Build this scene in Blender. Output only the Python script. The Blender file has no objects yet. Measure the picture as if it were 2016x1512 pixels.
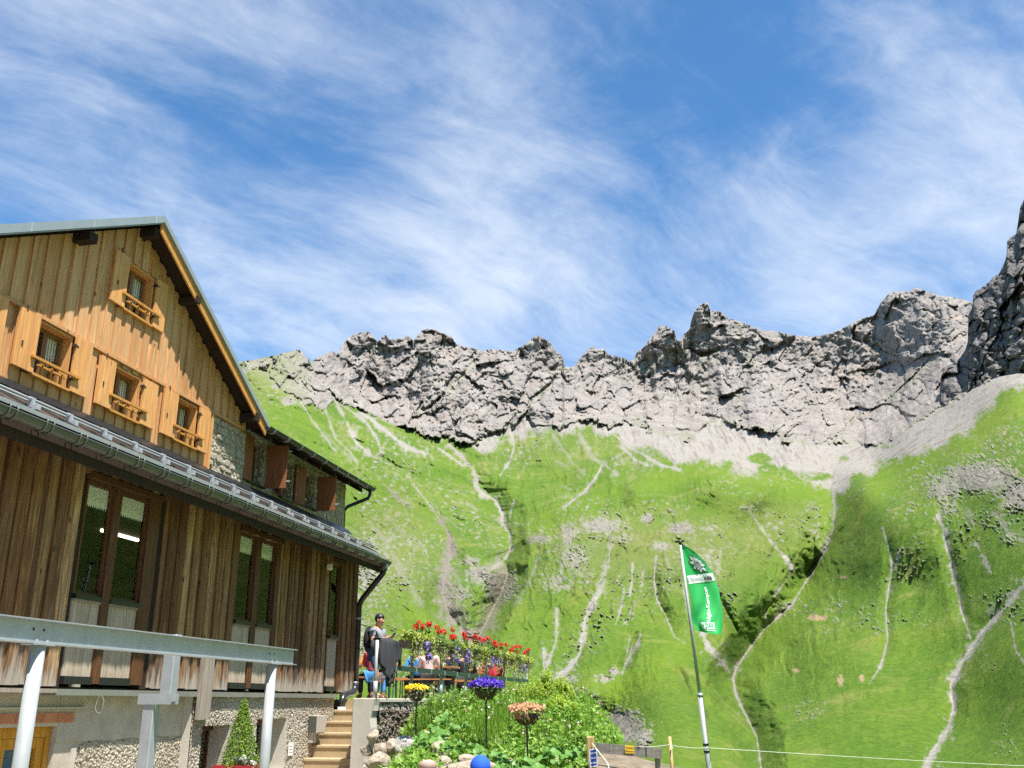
import bpy, bmesh, math, random
import numpy as np
from mathutils import Vector, Matrix

# ------------------------------------------------------------------ camera, sky, sun, exposure
scene = bpy.context.scene
COL = scene.collection
EYE, PITCH, YAW, FPX = 1.6, math.radians(18.2), math.radians(12.43), 1905.0
cam_data = bpy.data.cameras.new('camera')
cam_data.sensor_width = 36.0
cam_data.lens = 36.0 * FPX / 2016.0
cam_data.clip_start = 0.1
cam_data.clip_end = 20000.0
cam = bpy.data.objects.new('camera', cam_data)
cam.location = (0, 0, EYE)
cam.rotation_euler = (math.pi / 2 + PITCH, 0, YAW)
COL.objects.link(cam)
scene.camera = cam

SUN = Vector((1.0, -0.80, 3.12)).normalized()          # direction towards the sun
sun_data = bpy.data.lights.new('sun', 'SUN')
sun_data.energy = 5.0
sun_data.angle = math.radians(0.53)
sun_data.color = (1.0, 0.955, 0.88)
sun = bpy.data.objects.new('sun', sun_data)
sun.rotation_euler = SUN.to_track_quat('Z', 'Y').to_euler()
sun.location = (20, -20, 60)
COL.objects.link(sun)

scene.view_settings.view_transform = 'Standard'
scene.view_settings.look = 'None'
scene.view_settings.exposure = 1.1
scene.view_settings.gamma = 1.0
scene.view_settings.use_curve_mapping = False
scene.cycles.max_bounces = 6
scene.cycles.diffuse_bounces = 3
scene.cycles.glossy_bounces = 3
scene.cycles.transparent_max_bounces = 8
scene.cycles.use_denoising = False

def pray(x, y):
    """direction of the photograph's pixel (2016 x 1512) in world axes; works on arrays"""
    cx = (np.asarray(x, float) - 1008.0) / FPX
    cy = -(np.asarray(y, float) - 756.0) / FPX
    f = math.cos(PITCH) - cy * math.sin(PITCH)
    z = math.sin(PITCH) + cy * math.cos(PITCH)
    return cx * math.cos(YAW) - f * math.sin(YAW), cx * math.sin(YAW) + f * math.cos(YAW), z

def on_y(x, y, Y):
    X, Yd, z = pray(x, y); t = Y / Yd
    return Vector((float(t * X), float(Y), float(EYE + t * z)))

def on_x(x, y, X0):
    X, Yd, z = pray(x, y); t = X0 / X
    return Vector((float(X0), float(t * Yd), float(EYE + t * z)))

# ------------------------------------------------------------------ world: Nishita sky with thin cirrus
world = bpy.data.worlds.new('World')
scene.world = world
world.use_nodes = True
wt = world.node_tree
wt.nodes.clear()
def wn(kind, **kw):
    n = wt.nodes.new(kind)
    for k, v in kw.items(): setattr(n, k, v)
    return n
def wl(a, b): wt.links.new(a, b)
def wmath(op, a, b=None, c=None, clamp=False):
    n = wn('ShaderNodeMath', operation=op, use_clamp=clamp)
    for i, v in enumerate((a, b, c)):
        if v is None: continue
        if isinstance(v, (int, float)): n.inputs[i].default_value = v
        else: wl(v, n.inputs[i])
    return n.outputs[0]
w_out = wn('ShaderNodeOutputWorld')
w_bg = wn('ShaderNodeBackground')
w_sky = wn('ShaderNodeTexSky', sky_type='NISHITA')
w_sky.sun_disc = False
w_sky.sun_elevation = math.asin(SUN.z)
w_sky.sun_rotation = math.atan2(SUN.x, SUN.y)
w_sky.altitude = 1850
w_sky.air_density = 1.0
w_sky.dust_density = 0.7
w_sky.ozone_density = 2.2
w_geo = wn('ShaderNodeTexCoord')
w_sep = wn('ShaderNodeSeparateXYZ')
wl(w_geo.outputs['Generated'], w_sep.inputs[0])
zz = wmath('MAXIMUM', wmath('ADD', w_sep.outputs[2], 0.16), 0.05)
w_cmb = wn('ShaderNodeCombineXYZ')
wl(wmath('DIVIDE', w_sep.outputs[0], zz), w_cmb.inputs[0])
wl(wmath('DIVIDE', w_sep.outputs[1], zz), w_cmb.inputs[1])
def wnoise(vec, scale, detail, rough, distort=0.0):
    n = wn('ShaderNodeTexNoise')
    n.inputs['Scale'].default_value = scale
    n.inputs['Detail'].default_value = detail
    n.inputs['Roughness'].default_value = rough
    n.inputs['Distortion'].default_value = distort
    wl(vec, n.inputs['Vector'])
    return n
def wmap(vec, rot, scale, loc=(0, 0, 0)):
    m = wn('ShaderNodeMapping')
    m.inputs['Rotation'].default_value = (0, 0, rot)
    m.inputs['Scale'].default_value = scale
    m.inputs['Location'].default_value = loc
    wl(vec, m.inputs['Vector'])
    return m.outputs[0]
warp = wnoise(w_cmb.outputs[0], 1.1, 3, 0.5)
wv = wn('ShaderNodeVectorMath', operation='MULTIPLY_ADD')
wl(warp.outputs['Color'], wv.inputs[0]); wv.inputs[1].default_value = (0.5, 0.5, 0); wl(w_cmb.outputs[0], wv.inputs[2])
def wdir(vec, ang, sx, sy, loc):
    return wmap(wmap(vec, -math.radians(ang), (1, 1, 1)), 0, (sx, sy, 1), loc)
streak = wnoise(wdir(wv.outputs[0], 66, 0.75, 2.1, (3.1, 1.7, 0)), 1.3, 9, 0.60, 0.15).outputs['Fac']
fibre = wnoise(wdir(wv.outputs[0], 52, 1.2, 3.4, (1.3, 4.2, 0)), 2.2, 10, 0.70, 0.25).outputs['Fac']
puff = wnoise(wv.outputs[0], 2.6, 10, 0.68, 0.2).outputs['Fac']
# broad banks of cirrus and clear lanes, as directions in the sky
bias = None
SKY_LOBES = [  # photo pixel, half-width (deg), weight
    ((120, 90), 9, 0.17), ((500, 60), 7, 0.08), ((230, 250), 5, 0.06), ((620, 160), 4.5, 0.07), ((960, 180), 5.5, 0.15), ((1010, 420), 7, 0.16), ((830, 540), 7, 0.17),
    ((470, 560), 7, 0.16), ((1250, 330), 6, 0.06), ((1650, 460), 10, 0.19), ((1960, 250), 7, 0.12), ((1500, 600), 8, 0.12), ((1150, 620), 7, 0.10),
    ((430, 260), 6.0, -0.18), ((1430, 140), 8, -0.13), ((760, 330), 5, -0.10), ((60, 330), 5, -0.12), ((1150, 60), 5, -0.05), ((1290, 470), 4, -0.06), ((1800, 90), 6, -0.08), ((1440, 540), 3.5, -0.10)]
for (px_, py_), deg, wgt in SKY_LOBES:
    d = Vector([float(v) for v in pray(px_, py_)]).normalized()
    n = wn('ShaderNodeVectorMath', operation='DOT_PRODUCT')
    nrm = wn('ShaderNodeVectorMath', operation='NORMALIZE')
    wl(w_geo.outputs['Generated'], nrm.inputs[0]); wl(nrm.outputs[0], n.inputs[0]); n.inputs[1].default_value = d
    k = 1.0 / (1.0 - math.cos(math.radians(deg)))
    e = wmath('EXPONENT', wmath('MULTIPLY', wmath('SUBTRACT', n.outputs['Value'], 1.0), k))
    e = wmath('MULTIPLY', e, wgt*0.85)
    bias = e if bias is None else wmath('ADD', bias, e)
dens = wmath('ADD', wmath('MULTIPLY', streak, 0.62), wmath('MULTIPLY', fibre, 0.44))
dens = wmath('ADD', dens, wmath('MULTIPLY', puff, 0.55))
dens = wmath('ADD', dens, bias)
mr = wn('ShaderNodeMapRange', interpolation_type='SMOOTHSTEP')
wl(dens, mr.inputs['Value'])
mr.inputs['From Min'].default_value = 0.68
mr.inputs['From Max'].default_value = 1.30
mr.inputs['To Max'].default_value = 0.80
w_mix = wn('ShaderNodeMix', data_type='RGBA')
w_tint = wn('ShaderNodeMix', data_type='RGBA', blend_type='MULTIPLY')
w_tint.inputs[0].default_value = 1.0
wl(w_sky.outputs[0], w_tint.inputs[6]); w_tint.inputs[7].default_value = (0.58, 0.97, 1.14, 1)
wl(mr.outputs[0], w_mix.inputs[0])
wl(w_tint.outputs[2], w_mix.inputs[6])
w_mix.inputs[7].default_value = (5.0, 5.35, 5.8, 1)
wl(w_mix.outputs[2], w_bg.inputs[0])
w_bg.inputs[1].default_value = 0.095
wl(w_bg.outputs[0], w_out.inputs[0])

# ------------------------------------------------------------------ helpers
rng = random.Random(7)

def link(o, parent=None):
    COL.objects.link(o)
    if parent is not None: o.parent = parent
    return o

def tag(o, label=None, cat=None, group=None, kind=None):
    if label: o['label'] = label
    if cat: o['category'] = cat
    if group: o['group'] = group
    if kind: o['kind'] = kind
    return o

def thing(name, label, cat, loc=(0, 0, 0), group=None):
    o = bpy.data.objects.new(name, None)
    o.empty_display_size = 0.2
    o.location = loc
    link(o)
    return tag(o, label, cat, group)

def root_loc(o):
    v = Vector((0, 0, 0))
    while o is not None:
        v += Vector(o.location); o = o.parent
    return v

class MB:
    """collects world-space faces and links them as one mesh object"""
    def __init__(s): s.v = []; s.f = []; s.mi = []; s.m = 0
    def add(s, vs, fs):
        b = len(s.v); s.v += [tuple(p) for p in vs]
        for f in fs: s.f.append([b + i for i in f]); s.mi.append(s.m)
        return s
    def box(s, x0, x1, y0, y1, z0, z1):
        return s.add([(x0,y0,z0),(x1,y0,z0),(x1,y1,z0),(x0,y1,z0),(x0,y0,z1),(x1,y0,z1),(x1,y1,z1),(x0,y1,z1)],
                     [(3,2,1,0),(4,5,6,7),(0,1,5,4),(1,2,6,5),(2,3,7,6),(3,0,4,7)])
    def obox(s, c, ax, ay, az):
        """box from centre and three half-axis vectors"""
        c, ax, ay, az = Vector(c), Vector(ax), Vector(ay), Vector(az)
        vs = [c + ax*i + ay*j + az*k for k in (-1,1) for (i,j) in ((-1,-1),(1,-1),(1,1),(-1,1))]
        return s.add(vs, [(3,2,1,0),(4,5,6,7),(0,1,5,4),(1,2,6,5),(2,3,7,6),(3,0,4,7)])
    def prism(s, poly, axis, a0, a1):
        """polygon in the plane of the two other axes, extruded along axis"""
        def P(p, a):
            if axis == 'x': return (a, p[0], p[1])
            if axis == 'y': return (p[0], a, p[1])
            return (p[0], p[1], a)
        n = len(poly)
        vs = [P(p, a0) for p in poly] + [P(p, a1) for p in poly]
        return s.add(vs, [tuple(range(n))[::-1], tuple(range(n, 2*n))] + [(i, (i+1) % n, n + (i+1) % n, n + i) for i in range(n)])
    def tube(s, pts, r, n=10, cap=True, squash=None):
        pts = [Vector(p) for p in pts]
        rs = r if isinstance(r, (list, tuple)) else [r] * len(pts)
        rings = []
        prev = None
        for i, p in enumerate(pts):
            t = (pts[min(i+1, len(pts)-1)] - pts[max(i-1, 0)]).normalized()
            if prev is None:
                a = Vector((0,0,1)) if abs(t.z) < 0.9 else Vector((1,0,0))
                u = t.cross(a).normalized()
            else:
                u = (prev - t * prev.dot(t)).normalized()
            prev = u
            w = t.cross(u)
            rings.append([p + (u*math.cos(2*math.pi*k/n) + w*math.sin(2*math.pi*k/n)) * rs[i] for k in range(n)])
        vs = [v for rg in rings for v in rg]; fs = []
        for i in range(len(pts)-1):
            for k in range(n):
                fs.append((i*n+k, i*n+(k+1)%n, (i+1)*n+(k+1)%n, (i+1)*n+k))
        if cap:
            fs.append(tuple(range(n))[::-1]); fs.append(tuple(range((len(pts)-1)*n, len(pts)*n)))
        return s.add(vs, fs)
    def sphere(s, c, r, nu=10, nv=7, sc=(1,1,1), jit=0.0, rnd=None):
        c = Vector(c); vs = [c + Vector((0,0,r*sc[2]))]
        for j in range(1, nv):
            th = math.pi*j/nv
            for i in range(nu):
                ph = 2*math.pi*i/nu
                k = 1 + (rnd.uniform(-jit, jit) if rnd else 0)
                vs.append(c + Vector((r*sc[0]*math.sin(th)*math.cos(ph), r*sc[1]*math.sin(th)*math.sin(ph), r*sc[2]*math.cos(th)))*k)
        vs.append(c - Vector((0,0,r*sc[2])))
        fs = [(0, 1+i, 1+(i+1)%nu) for i in range(nu)]
        for j in range(nv-2):
            for i in range(nu):
                a = 1+j*nu
                fs.append((a+i, a+nu+i, a+nu+(i+1)%nu, a+(i+1)%nu))
        a = 1+(nv-2)*nu
        fs += [(a+i, len(vs)-1, a+(i+1)%nu) for i in range(nu)]
        return s.add(vs, fs)
    def build(s, name, mat, parent=None, smooth=False, bevel=0.0):
        L = root_loc(parent) if parent is not None else Vector((0,0,0))
        me = bpy.data.meshes.new(name)
        me.from_pydata([(x-L.x, y-L.y, z-L.z) for x, y, z in s.v], [], s.f)
        for m in (mat if isinstance(mat, (list, tuple)) else [mat]): me.materials.append(m)
        if any(s.mi): me.polygons.foreach_set('material_index', s.mi)
        if smooth: me.polygons.foreach_set('use_smooth', [True]*len(me.polygons))
        me.update()
        if bevel > 0:
            bm = bmesh.new(); bm.from_mesh(me)
            bmesh.ops.bevel(bm, geom=list(bm.edges), offset=bevel, segments=1, affect='EDGES', clamp_overlap=True)
            bm.to_mesh(me); bm.free()
        return link(bpy.data.objects.new(name, me), parent)

def box(name, mat, parent, x0, x1, y0, y1, z0, z1, bevel=0.0):
    return MB().box(x0, x1, y0, y1, z0, z1).build(name, mat, parent, bevel=bevel)

def np_mesh(name, verts, faces, mats, parent=None, smooth=True, mat_idx=None):
    """fast mesh from numpy arrays (faces n x 3 or n x 4)"""
    verts = np.asarray(verts, np.float32)
    if parent is not None:
        L = root_loc(parent); verts = verts - np.array([L.x, L.y, L.z], np.float32)
    faces = np.asarray(faces, np.int32)
    me = bpy.data.meshes.new(name)
    n, k = faces.shape
    me.vertices.add(len(verts)); me.vertices.foreach_set('co', verts.ravel())
    me.loops.add(n*k); me.loops.foreach_set('vertex_index', faces.ravel())
    me.polygons.add(n)
    me.polygons.foreach_set('loop_start', np.arange(0, n*k, k, dtype=np.int32))
    me.polygons.foreach_set('loop_total', np.full(n, k, np.int32))
    me.polygons.foreach_set('use_smooth', np.full(n, smooth))
    for m in (mats if isinstance(mats, (list, tuple)) else [mats]): me.materials.append(m)
    if mat_idx is not None: me.polygons.foreach_set('material_index', np.asarray(mat_idx, np.int32))
    me.update(calc_edges=True)
    return link(bpy.data.objects.new(name, me), parent)

# ------------------------------------------------------------------ materials
class NT:
    def __init__(s, name):
        s.mat = bpy.data.materials.new(name); s.mat.use_nodes = True
        s.t = s.mat.node_tree; s.t.nodes.clear()
        s.out = s.n('ShaderNodeOutputMaterial'); s.b = s.n('ShaderNodeBsdfPrincipled')
        s.l(s.b.outputs[0], s.out.inputs[0])
        s.pos = s.n('ShaderNodeNewGeometry').outputs['Position']
    def n(s, kind, **kw):
        x = s.t.nodes.new(kind)
        for k, v in kw.items(): setattr(x, k, v)
        return x
    def l(s, a, b): s.t.links.new(a, b)
    def set(s, sock, v):
        if isinstance(v, (int, float)): sock.default_value = v
        elif isinstance(v, (tuple, list)): sock.default_value = (*v, 1.0) if (len(v) == 3 and sock.type == 'RGBA') else v
        else: s.l(v, sock)
    def math(s, op, a, b=None, c=None, clamp=False):
        x = s.n('ShaderNodeMath', operation=op, use_clamp=clamp)
        for i, v in enumerate((a, b, c)):
            if v is not None: s.set(x.inputs[i], v)
        return x.outputs[0]
    def map(s, scale=(1,1,1), rot=(0,0,0), loc=(0,0,0), vec=None):
        m = s.n('ShaderNodeMapping')
        m.inputs['Scale'].default_value = scale; m.inputs['Rotation'].default_value = rot; m.inputs['Location'].default_value = loc
        s.l(vec or s.pos, m.inputs['Vector']); return m.outputs[0]
    def noise(s, scale=1, detail=5, rough=0.55, dist=0, vec=None, out='Fac'):
        x = s.n('ShaderNodeTexNoise')
        for k, v in (('Scale', scale), ('Detail', detail), ('Roughness', rough), ('Distortion', dist)): x.inputs[k].default_value = v
        s.l(vec or s.pos, x.inputs['Vector']); return x.outputs[out]
    def voro(s, scale=1, vec=None, feature='F1', out='Distance', rand=1.0):
        x = s.n('ShaderNodeTexVoronoi', feature=feature)
        x.inputs['Scale'].default_value = scale; x.inputs['Randomness'].default_value = rand
        s.l(vec or s.pos, x.inputs['Vector']); return x.outputs[out]
    def ramp(s, fac, stops, interp='LINEAR'):
        x = s.n('ShaderNodeValToRGB'); cr = x.color_ramp; cr.interpolation = interp
        while len(cr.elements) < len(stops): cr.elements.new(0.5)
        for e, (p, c) in zip(cr.elements, stops):
            e.position = p; e.color = (*c, 1) if len(c) == 3 else c
        s.set(x.inputs[0], fac); return x.outputs[0]
    def mix(s, fac, a, b, mode='MIX'):
        x = s.n('ShaderNodeMix', data_type='RGBA', blend_type=mode)
        s.set(x.inputs[0], fac); s.set(x.inputs[6], a); s.set(x.inputs[7], b); return x.outputs[2]
    def range(s, v, a, b, c=0.0, d=1.0, smooth=True):
        x = s.n('ShaderNodeMapRange', interpolation_type='SMOOTHSTEP' if smooth else 'LINEAR')
        s.set(x.inputs[0], v)
        for i, q in zip((1, 2, 3, 4), (a, b, c, d)): x.inputs[i].default_value = q
        return x.outputs[0]
    def rand(s): return s.n('ShaderNodeObjectInfo').outputs['Random']
    def bump(s, h, strength=0.5, dist=0.01):
        x = s.n('ShaderNodeBump'); x.inputs['Strength'].default_value = strength; x.inputs['Distance'].default_value = dist
        s.l(h, x.inputs['Height']); s.l(x.outputs[0], s.b.inputs['Normal']); return x
    def fin(s, col=None, rough=0.7, metal=0.0, spec=None):
        if col is not None: s.set(s.b.inputs['Base Color'], col)
        s.set(s.b.inputs['Roughness'], rough); s.set(s.b.inputs['Metallic'], metal)
        if spec is not None: s.b.inputs['Specular IOR Level'].default_value = spec
        return s.mat

def mat_plain(name, col, rough=0.6, metal=0.0, var=0.15, scale=6.0, bump=0.0, spec=None, objvar=0.0):
    t = NT(name)
    f = t.noise(scale, 6, 0.6)
    c = t.mix(f, tuple(x*(1-var) for x in col), tuple(min(1, x*(1+var)) for x in col))
    if objvar:
        c = t.mix(t.math('MULTIPLY', t.rand(), objvar), c, tuple(x*0.45 for x in col))
    if bump: t.bump(t.noise(scale*6, 5, 0.6), 0.5, bump)
    return t.fin(c, rough, metal, spec)
# ------------------------------------------------------------------ noise
def _hash(ix, iy, iz, seed):
    h = (ix.astype(np.uint32)*np.uint32(374761393) + iy.astype(np.uint32)*np.uint32(668265263)
         + iz.astype(np.uint32)*np.uint32(2147483647) + np.uint32((seed*974634777) & 0xffffffff))
    h = (h ^ (h >> np.uint32(13))) * np.uint32(1274126177)
    h = (h ^ (h >> np.uint32(16))) * np.uint32(2246822519)
    return h ^ (h >> np.uint32(15))
def perlin(x, y, z, seed=0):
    xi, yi, zi = np.floor(x).astype(np.int64), np.floor(y).astype(np.int64), np.floor(z).astype(np.int64)
    fx, fy, fz = (x-xi).astype(np.float32), (y-yi).astype(np.float32), (z-zi).astype(np.float32)
    u, v, w = [f*f*f*(f*(f*6-15)+10) for f in (fx, fy, fz)]
    def g(dx, dy, dz):
        h = _hash(xi+dx, yi+dy, zi+dz, seed)
        gx = (h & np.uint32(1023)).astype(np.float32)/511.5 - 1
        gy = ((h >> np.uint32(10)) & np.uint32(1023)).astype(np.float32)/511.5 - 1
        gz = ((h >> np.uint32(20)) & np.uint32(1023)).astype(np.float32)/511.5 - 1
        return gx*(fx-dx) + gy*(fy-dy) + gz*(fz-dz)
    def lp(a, b, t): return a + (b-a)*t
    return lp(lp(lp(g(0,0,0), g(1,0,0), u), lp(g(0,1,0), g(1,1,0), u), v),
              lp(lp(g(0,0,1), g(1,0,1), u), lp(g(0,1,1), g(1,1,1), u), v), w)
def fbm(x, y, z, oct=4, gain=0.5, seed=0, ridged=False):
    s = np.zeros(x.shape, np.float32); a = 1.0
    for i in range(oct):
        p = perlin(x, y, z, seed+i)
        s += a*((1-np.abs(p)*2) if ridged else p)
        x, y, z = x*2.03, y*2.03, z*2.03; a *= gain
    return s
def worley(x, y, z, seed=0, facet=None):
    xi, yi, zi = np.floor(x).astype(np.int64), np.floor(y).astype(np.int64), np.floor(z).astype(np.int64)
    f1 = np.full(x.shape, 9.0, np.float32); f2 = f1.copy(); cid = np.zeros(x.shape, np.float32)
    for dx in (-1,0,1):
        for dy in (-1,0,1):
            for dz in (-1,0,1):
                h = _hash(xi+dx, yi+dy, zi+dz, seed)
                px = xi+dx+(h & np.uint32(1023)).astype(np.float32)/1023
                py = yi+dy+((h >> np.uint32(10)) & np.uint32(1023)).astype(np.float32)/1023
                pz = zi+dz+((h >> np.uint32(20)) & np.uint32(1023)).astype(np.float32)/1023
                d = np.sqrt((px-x)**2+(py-y)**2+(pz-z)**2).astype(np.float32)
                near = d < f1
                f2 = np.where(near, f1, np.minimum(f2, d))
                cid = np.where(near, ((h >> np.uint32(7)) & np.uint32(4095)).astype(np.float32)/4095, cid)
                if facet is not None:
                    t1 = ((h >> np.uint32(3)) & np.uint32(255)).astype(np.float32)/127.5-1; t2 = ((h >> np.uint32(17)) & np.uint32(255)).astype(np.float32)/127.5-1
                    facet[:] = np.where(near, (x-px)*t1+(z-pz)*t2, facet)
                f1 = np.minimum(f1, d)
    return f1, f2, cid
def sstep(a, b, x):
    t = np.clip((x-a)/(b-a), 0, 1); return t*t*(3-2*t)

# ------------------------------------------------------------------ the mountainside, surveyed from the photograph
SKY_PTS = [(430,722),(470,712),(500,708),(540,700),(562,694),(590,688),(600,698),(612,714),(622,706),(640,698),(652,690),(664,697),(672,684),(686,662),(706,655),(726,652),(738,668),(744,673),(752,664),(760,657),(768,668),(778,666),(794,666),(800,659),(808,660),(814,672),(822,660),(832,649),(846,647),(858,648),(872,656),(888,662),(898,676),(914,682),(930,686),(948,691),(964,687),(985,688),(1008,692),(1030,680),(1046,668),(1058,659),(1068,664),(1082,672),(1094,692),(1107,700),(1112,722),(1126,722),(1134,716),(1146,700),(1155,690),(1166,681),(1176,688),(1188,687),(1200,700),(1222,702),(1240,712),(1248,708),(1254,692),(1270,680),(1284,662),(1300,639),(1316,644),(1328,652),(1332,668),(1338,672),(1348,656),(1358,646),(1361,630),(1368,612),(1380,598),(1394,597),(1398,612),(1418,613),(1432,626),(1460,634),(1500,650),(1530,652),(1560,660),(1600,663),(1620,660),(1650,650),(1690,630),(1722,619),(1732,598),(1750,577),(1768,573),(1784,575),(1802,567),(1820,572),(1850,582),(1880,586),(1905,592),(1925,600),(1960,640),(2000,690),(2050,705),(2110,690)]
BASE_PTS = [(430,722),(480,722),(530,745),(560,772),(600,792),(640,806),(660,782),(690,800),(740,822),(790,836),(830,856),(880,864),(930,872),(970,850),(1010,838),(1030,812),(1052,832),(1100,842),(1140,824),(1200,832),(1250,832),(1300,850),(1366,862),(1384,836),(1420,820),(1456,838),(1500,845),(1560,866),(1600,874),(1650,866),(1700,872),(1750,872),(1790,836),(1840,806),(1900,770),(1960,735),(2016,715),(2110,700)]
DEPTH = [  # photo pixel and horizontal distance in metres
 (430,1560,150),(430,1300,200),(430,1100,280),(430,900,420),(430,722,740),
 (560,1560,150),(560,1200,230),(560,1000,340),(560,850,500),(560,760,690),(560,694,800),
 (700,1560,140),(700,1400,190),(700,1200,250),(700,1050,350),(700,900,520),(700,800,820),(720,655,950),
 (800,1500,160),(800,1200,290),(800,1050,430),(800,950,560),(800,850,790),(840,648,960),(900,880,790),(935,930,690),(890,780,870),(950,690,990),
 (850,1150,330),(885,1050,450),(880,1150,345),(930,1260,285),(940,1050,470),(985,1010,560),(1000,960,640),(1000,840,880),
 (1050,1046,405),(1040,1026,490),(1130,994,450),(1122,970,570),(1100,860,820),(1060,660,1020),(1250,954,450),(1245,934,590),(1250,880,780),(1250,832,930),(1300,640,1070),(1170,682,1060),
 (1020,1130,335),(950,1258,275),(1100,1150,310),(1100,1300,255),(1200,1350,232),(1300,1200,302),(1250,1080,362),(1200,1420,225),(1100,1420,215),(1100,1560,140),
 (1400,924,490),(1400,900,700),(1400,1000,428),(1500,1010,456),(1450,1160,338),(1300,1000,418),(1500,1150,372),(1350,1160,325),(1250,1010,408),(1400,1080,385),(1500,938,510),(1500,915,700),(1600,966,530),(1560,1080,430),(1500,830,900),(1400,605,1100),(1600,660,1150),(1640,935,640),(1640,870,850),
 (1175,1366,222),(1290,1292,240),(1345,1250,272),(1300,1400,195),(1400,1300,255),(1250,1490,165),(1400,1480,165),(1440,1400,215),(1300,1560,130),
 (1640,985,520),(1590,1140,405),(1510,1235,335),(1450,1320,285),(1500,1512,165),
 (1700,1100,325),(1700,1300,235),(1700,960,430),(1600,1400,208),(1600,1250,285),(1800,1150,285),(1800,930,410),(1880,880,400),(1650,1500,170),(1700,1560,150),
 (1900,1400,195),(1900,1200,245),(1900,1000,300),(2016,1560,140),(2016,1300,185),(2016,1100,232),(2016,950,285),(2016,850,345),(1960,790,480),(1780,885,575),(1720,915,630),
 (1750,850,800),(1850,800,720),(1900,770,680),(2016,730,620),(1800,570,1090),(1910,595,1060),(2016,690,1100),(2110,700,1000),(2110,1560,135),(2110,1200,200),(2110,900,310)]
Pc = np.array([(a, b) for a, b, _ in DEPTH], float)/500.0
Lc = np.log(np.array([c for _, _, c in DEPTH], float))
def _phi(d2): return 0.5*d2*np.log(d2+1e-9)
_n = len(Pc)
_K = _phi(((Pc[:,None]-Pc[None])**2).sum(-1)) + np.eye(_n)*0.0015
_Q = np.hstack([np.ones((_n,1)), Pc])
_A = np.block([[_K, _Q], [_Q.T, np.zeros((3,3))]])
_W = np.linalg.solve(_A, np.concatenate([Lc, np.zeros(3)]))
def depth(px, py):
    x, y = px.ravel()/500.0, py.ravel()/500.0
    s = _W[_n] + _W[_n+1]*x + _W[_n+2]*y
    for i in range(_n):
        s = s + _W[i]*_phi((x-Pc[i,0])**2+(y-Pc[i,1])**2)
    return np.exp(s).reshape(px.shape)

def seg_dist(px, py, pts, reach):
    """distance in photo pixels to a polyline and position 0..1 along it; inf beyond reach"""
    D = np.full(px.shape, 1e6, np.float32); T = np.zeros(px.shape, np.float32)
    n = len(pts)-1
    for i in range(n):
        (x0,y0),(x1,y1) = pts[i], pts[i+1]
        m = (px > min(x0,x1)-reach) & (px < max(x0,x1)+reach) & (py > min(y0,y1)-reach) & (py < max(y0,y1)+reach)
        if not m.any(): continue
        X, Y = px[m], py[m]
        L2 = (x1-x0)**2+(y1-y0)**2+1e-6
        t = np.clip(((X-x0)*(x1-x0)+(Y-y0)*(y1-y0))/L2, 0, 1)
        d = np.hypot(X-x0-t*(x1-x0), Y-y0-t*(y1-y0))
        old = D[m]; tt = T[m]
        c = d < old
        old[c] = d[c]; tt[c] = (i+t[c])/n
        D[m] = old; T[m] = tt
    return D, T

# ravines: points, half-width px, depth m
RAVINES = [
 ([(1640,965),(1645,1000),(1640,1045),(1625,1080),(1590,1140),(1560,1190),(1510,1232),(1480,1270),(1450,1312),(1443,1335),(1450,1370),(1470,1410),(1490,1450),(1500,1520),(1504,1570)], 55, 20),
 ([(880,872),(925,920),(945,955),(975,985),(990,1010),(990,1030),(1003,1050),(1005,1080),(995,1105),(1000,1130),(990,1160),(965,1210),(938,1265),(930,1320)], 42, 26),
 ([(800,930),(830,975),(850,1000),(870,1030),(888,1060),(885,1100),(875,1140),(870,1170),(885,1210),(920,1250),(936,1268)], 44, 9),
 ([(1475,1005),(1520,1070),(1545,1095),(1562,1122),(1520,1180),(1506,1200),(1515,1230)], 14, 0.5),
 ([(1290,1090),(1288,1140),(1293,1180),(1310,1210),(1322,1240),(1332,1256)], 22, 6),
 ([(1175,1180),(1152,1210),(1150,1250),(1140,1290),(1100,1330)], 26, 2.2),
 ([(1255,1240),(1240,1290),(1222,1325)], 18, 5),
 ([(1740,1040),(1757,1110),(1745,1200),(1748,1260),(1730,1320)], 20, 2),
 ([(1850,1020),(1870,1100),(1890,1190),(1905,1240)], 24, 2.5),
 ([(2030,1130),(1930,1250),(1872,1350),(1878,1400),(1820,1512)], 32, 3),
 ([(650,780),(690,860),(780,930),(860,985)], 30, 6),
 ([(1190,900),(1180,930),(1150,970),(1105,1003)], 20, 8),
 ([(1400,1150),(1440,1220),(1470,1280)], 16, 5),
 ([(1330,1300),(1360,1370),(1400,1430)], 14, 3),
 ([(1148,1372),(1160,1400),(1175,1440),(1180,1490)], 20, 7),
]
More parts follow.
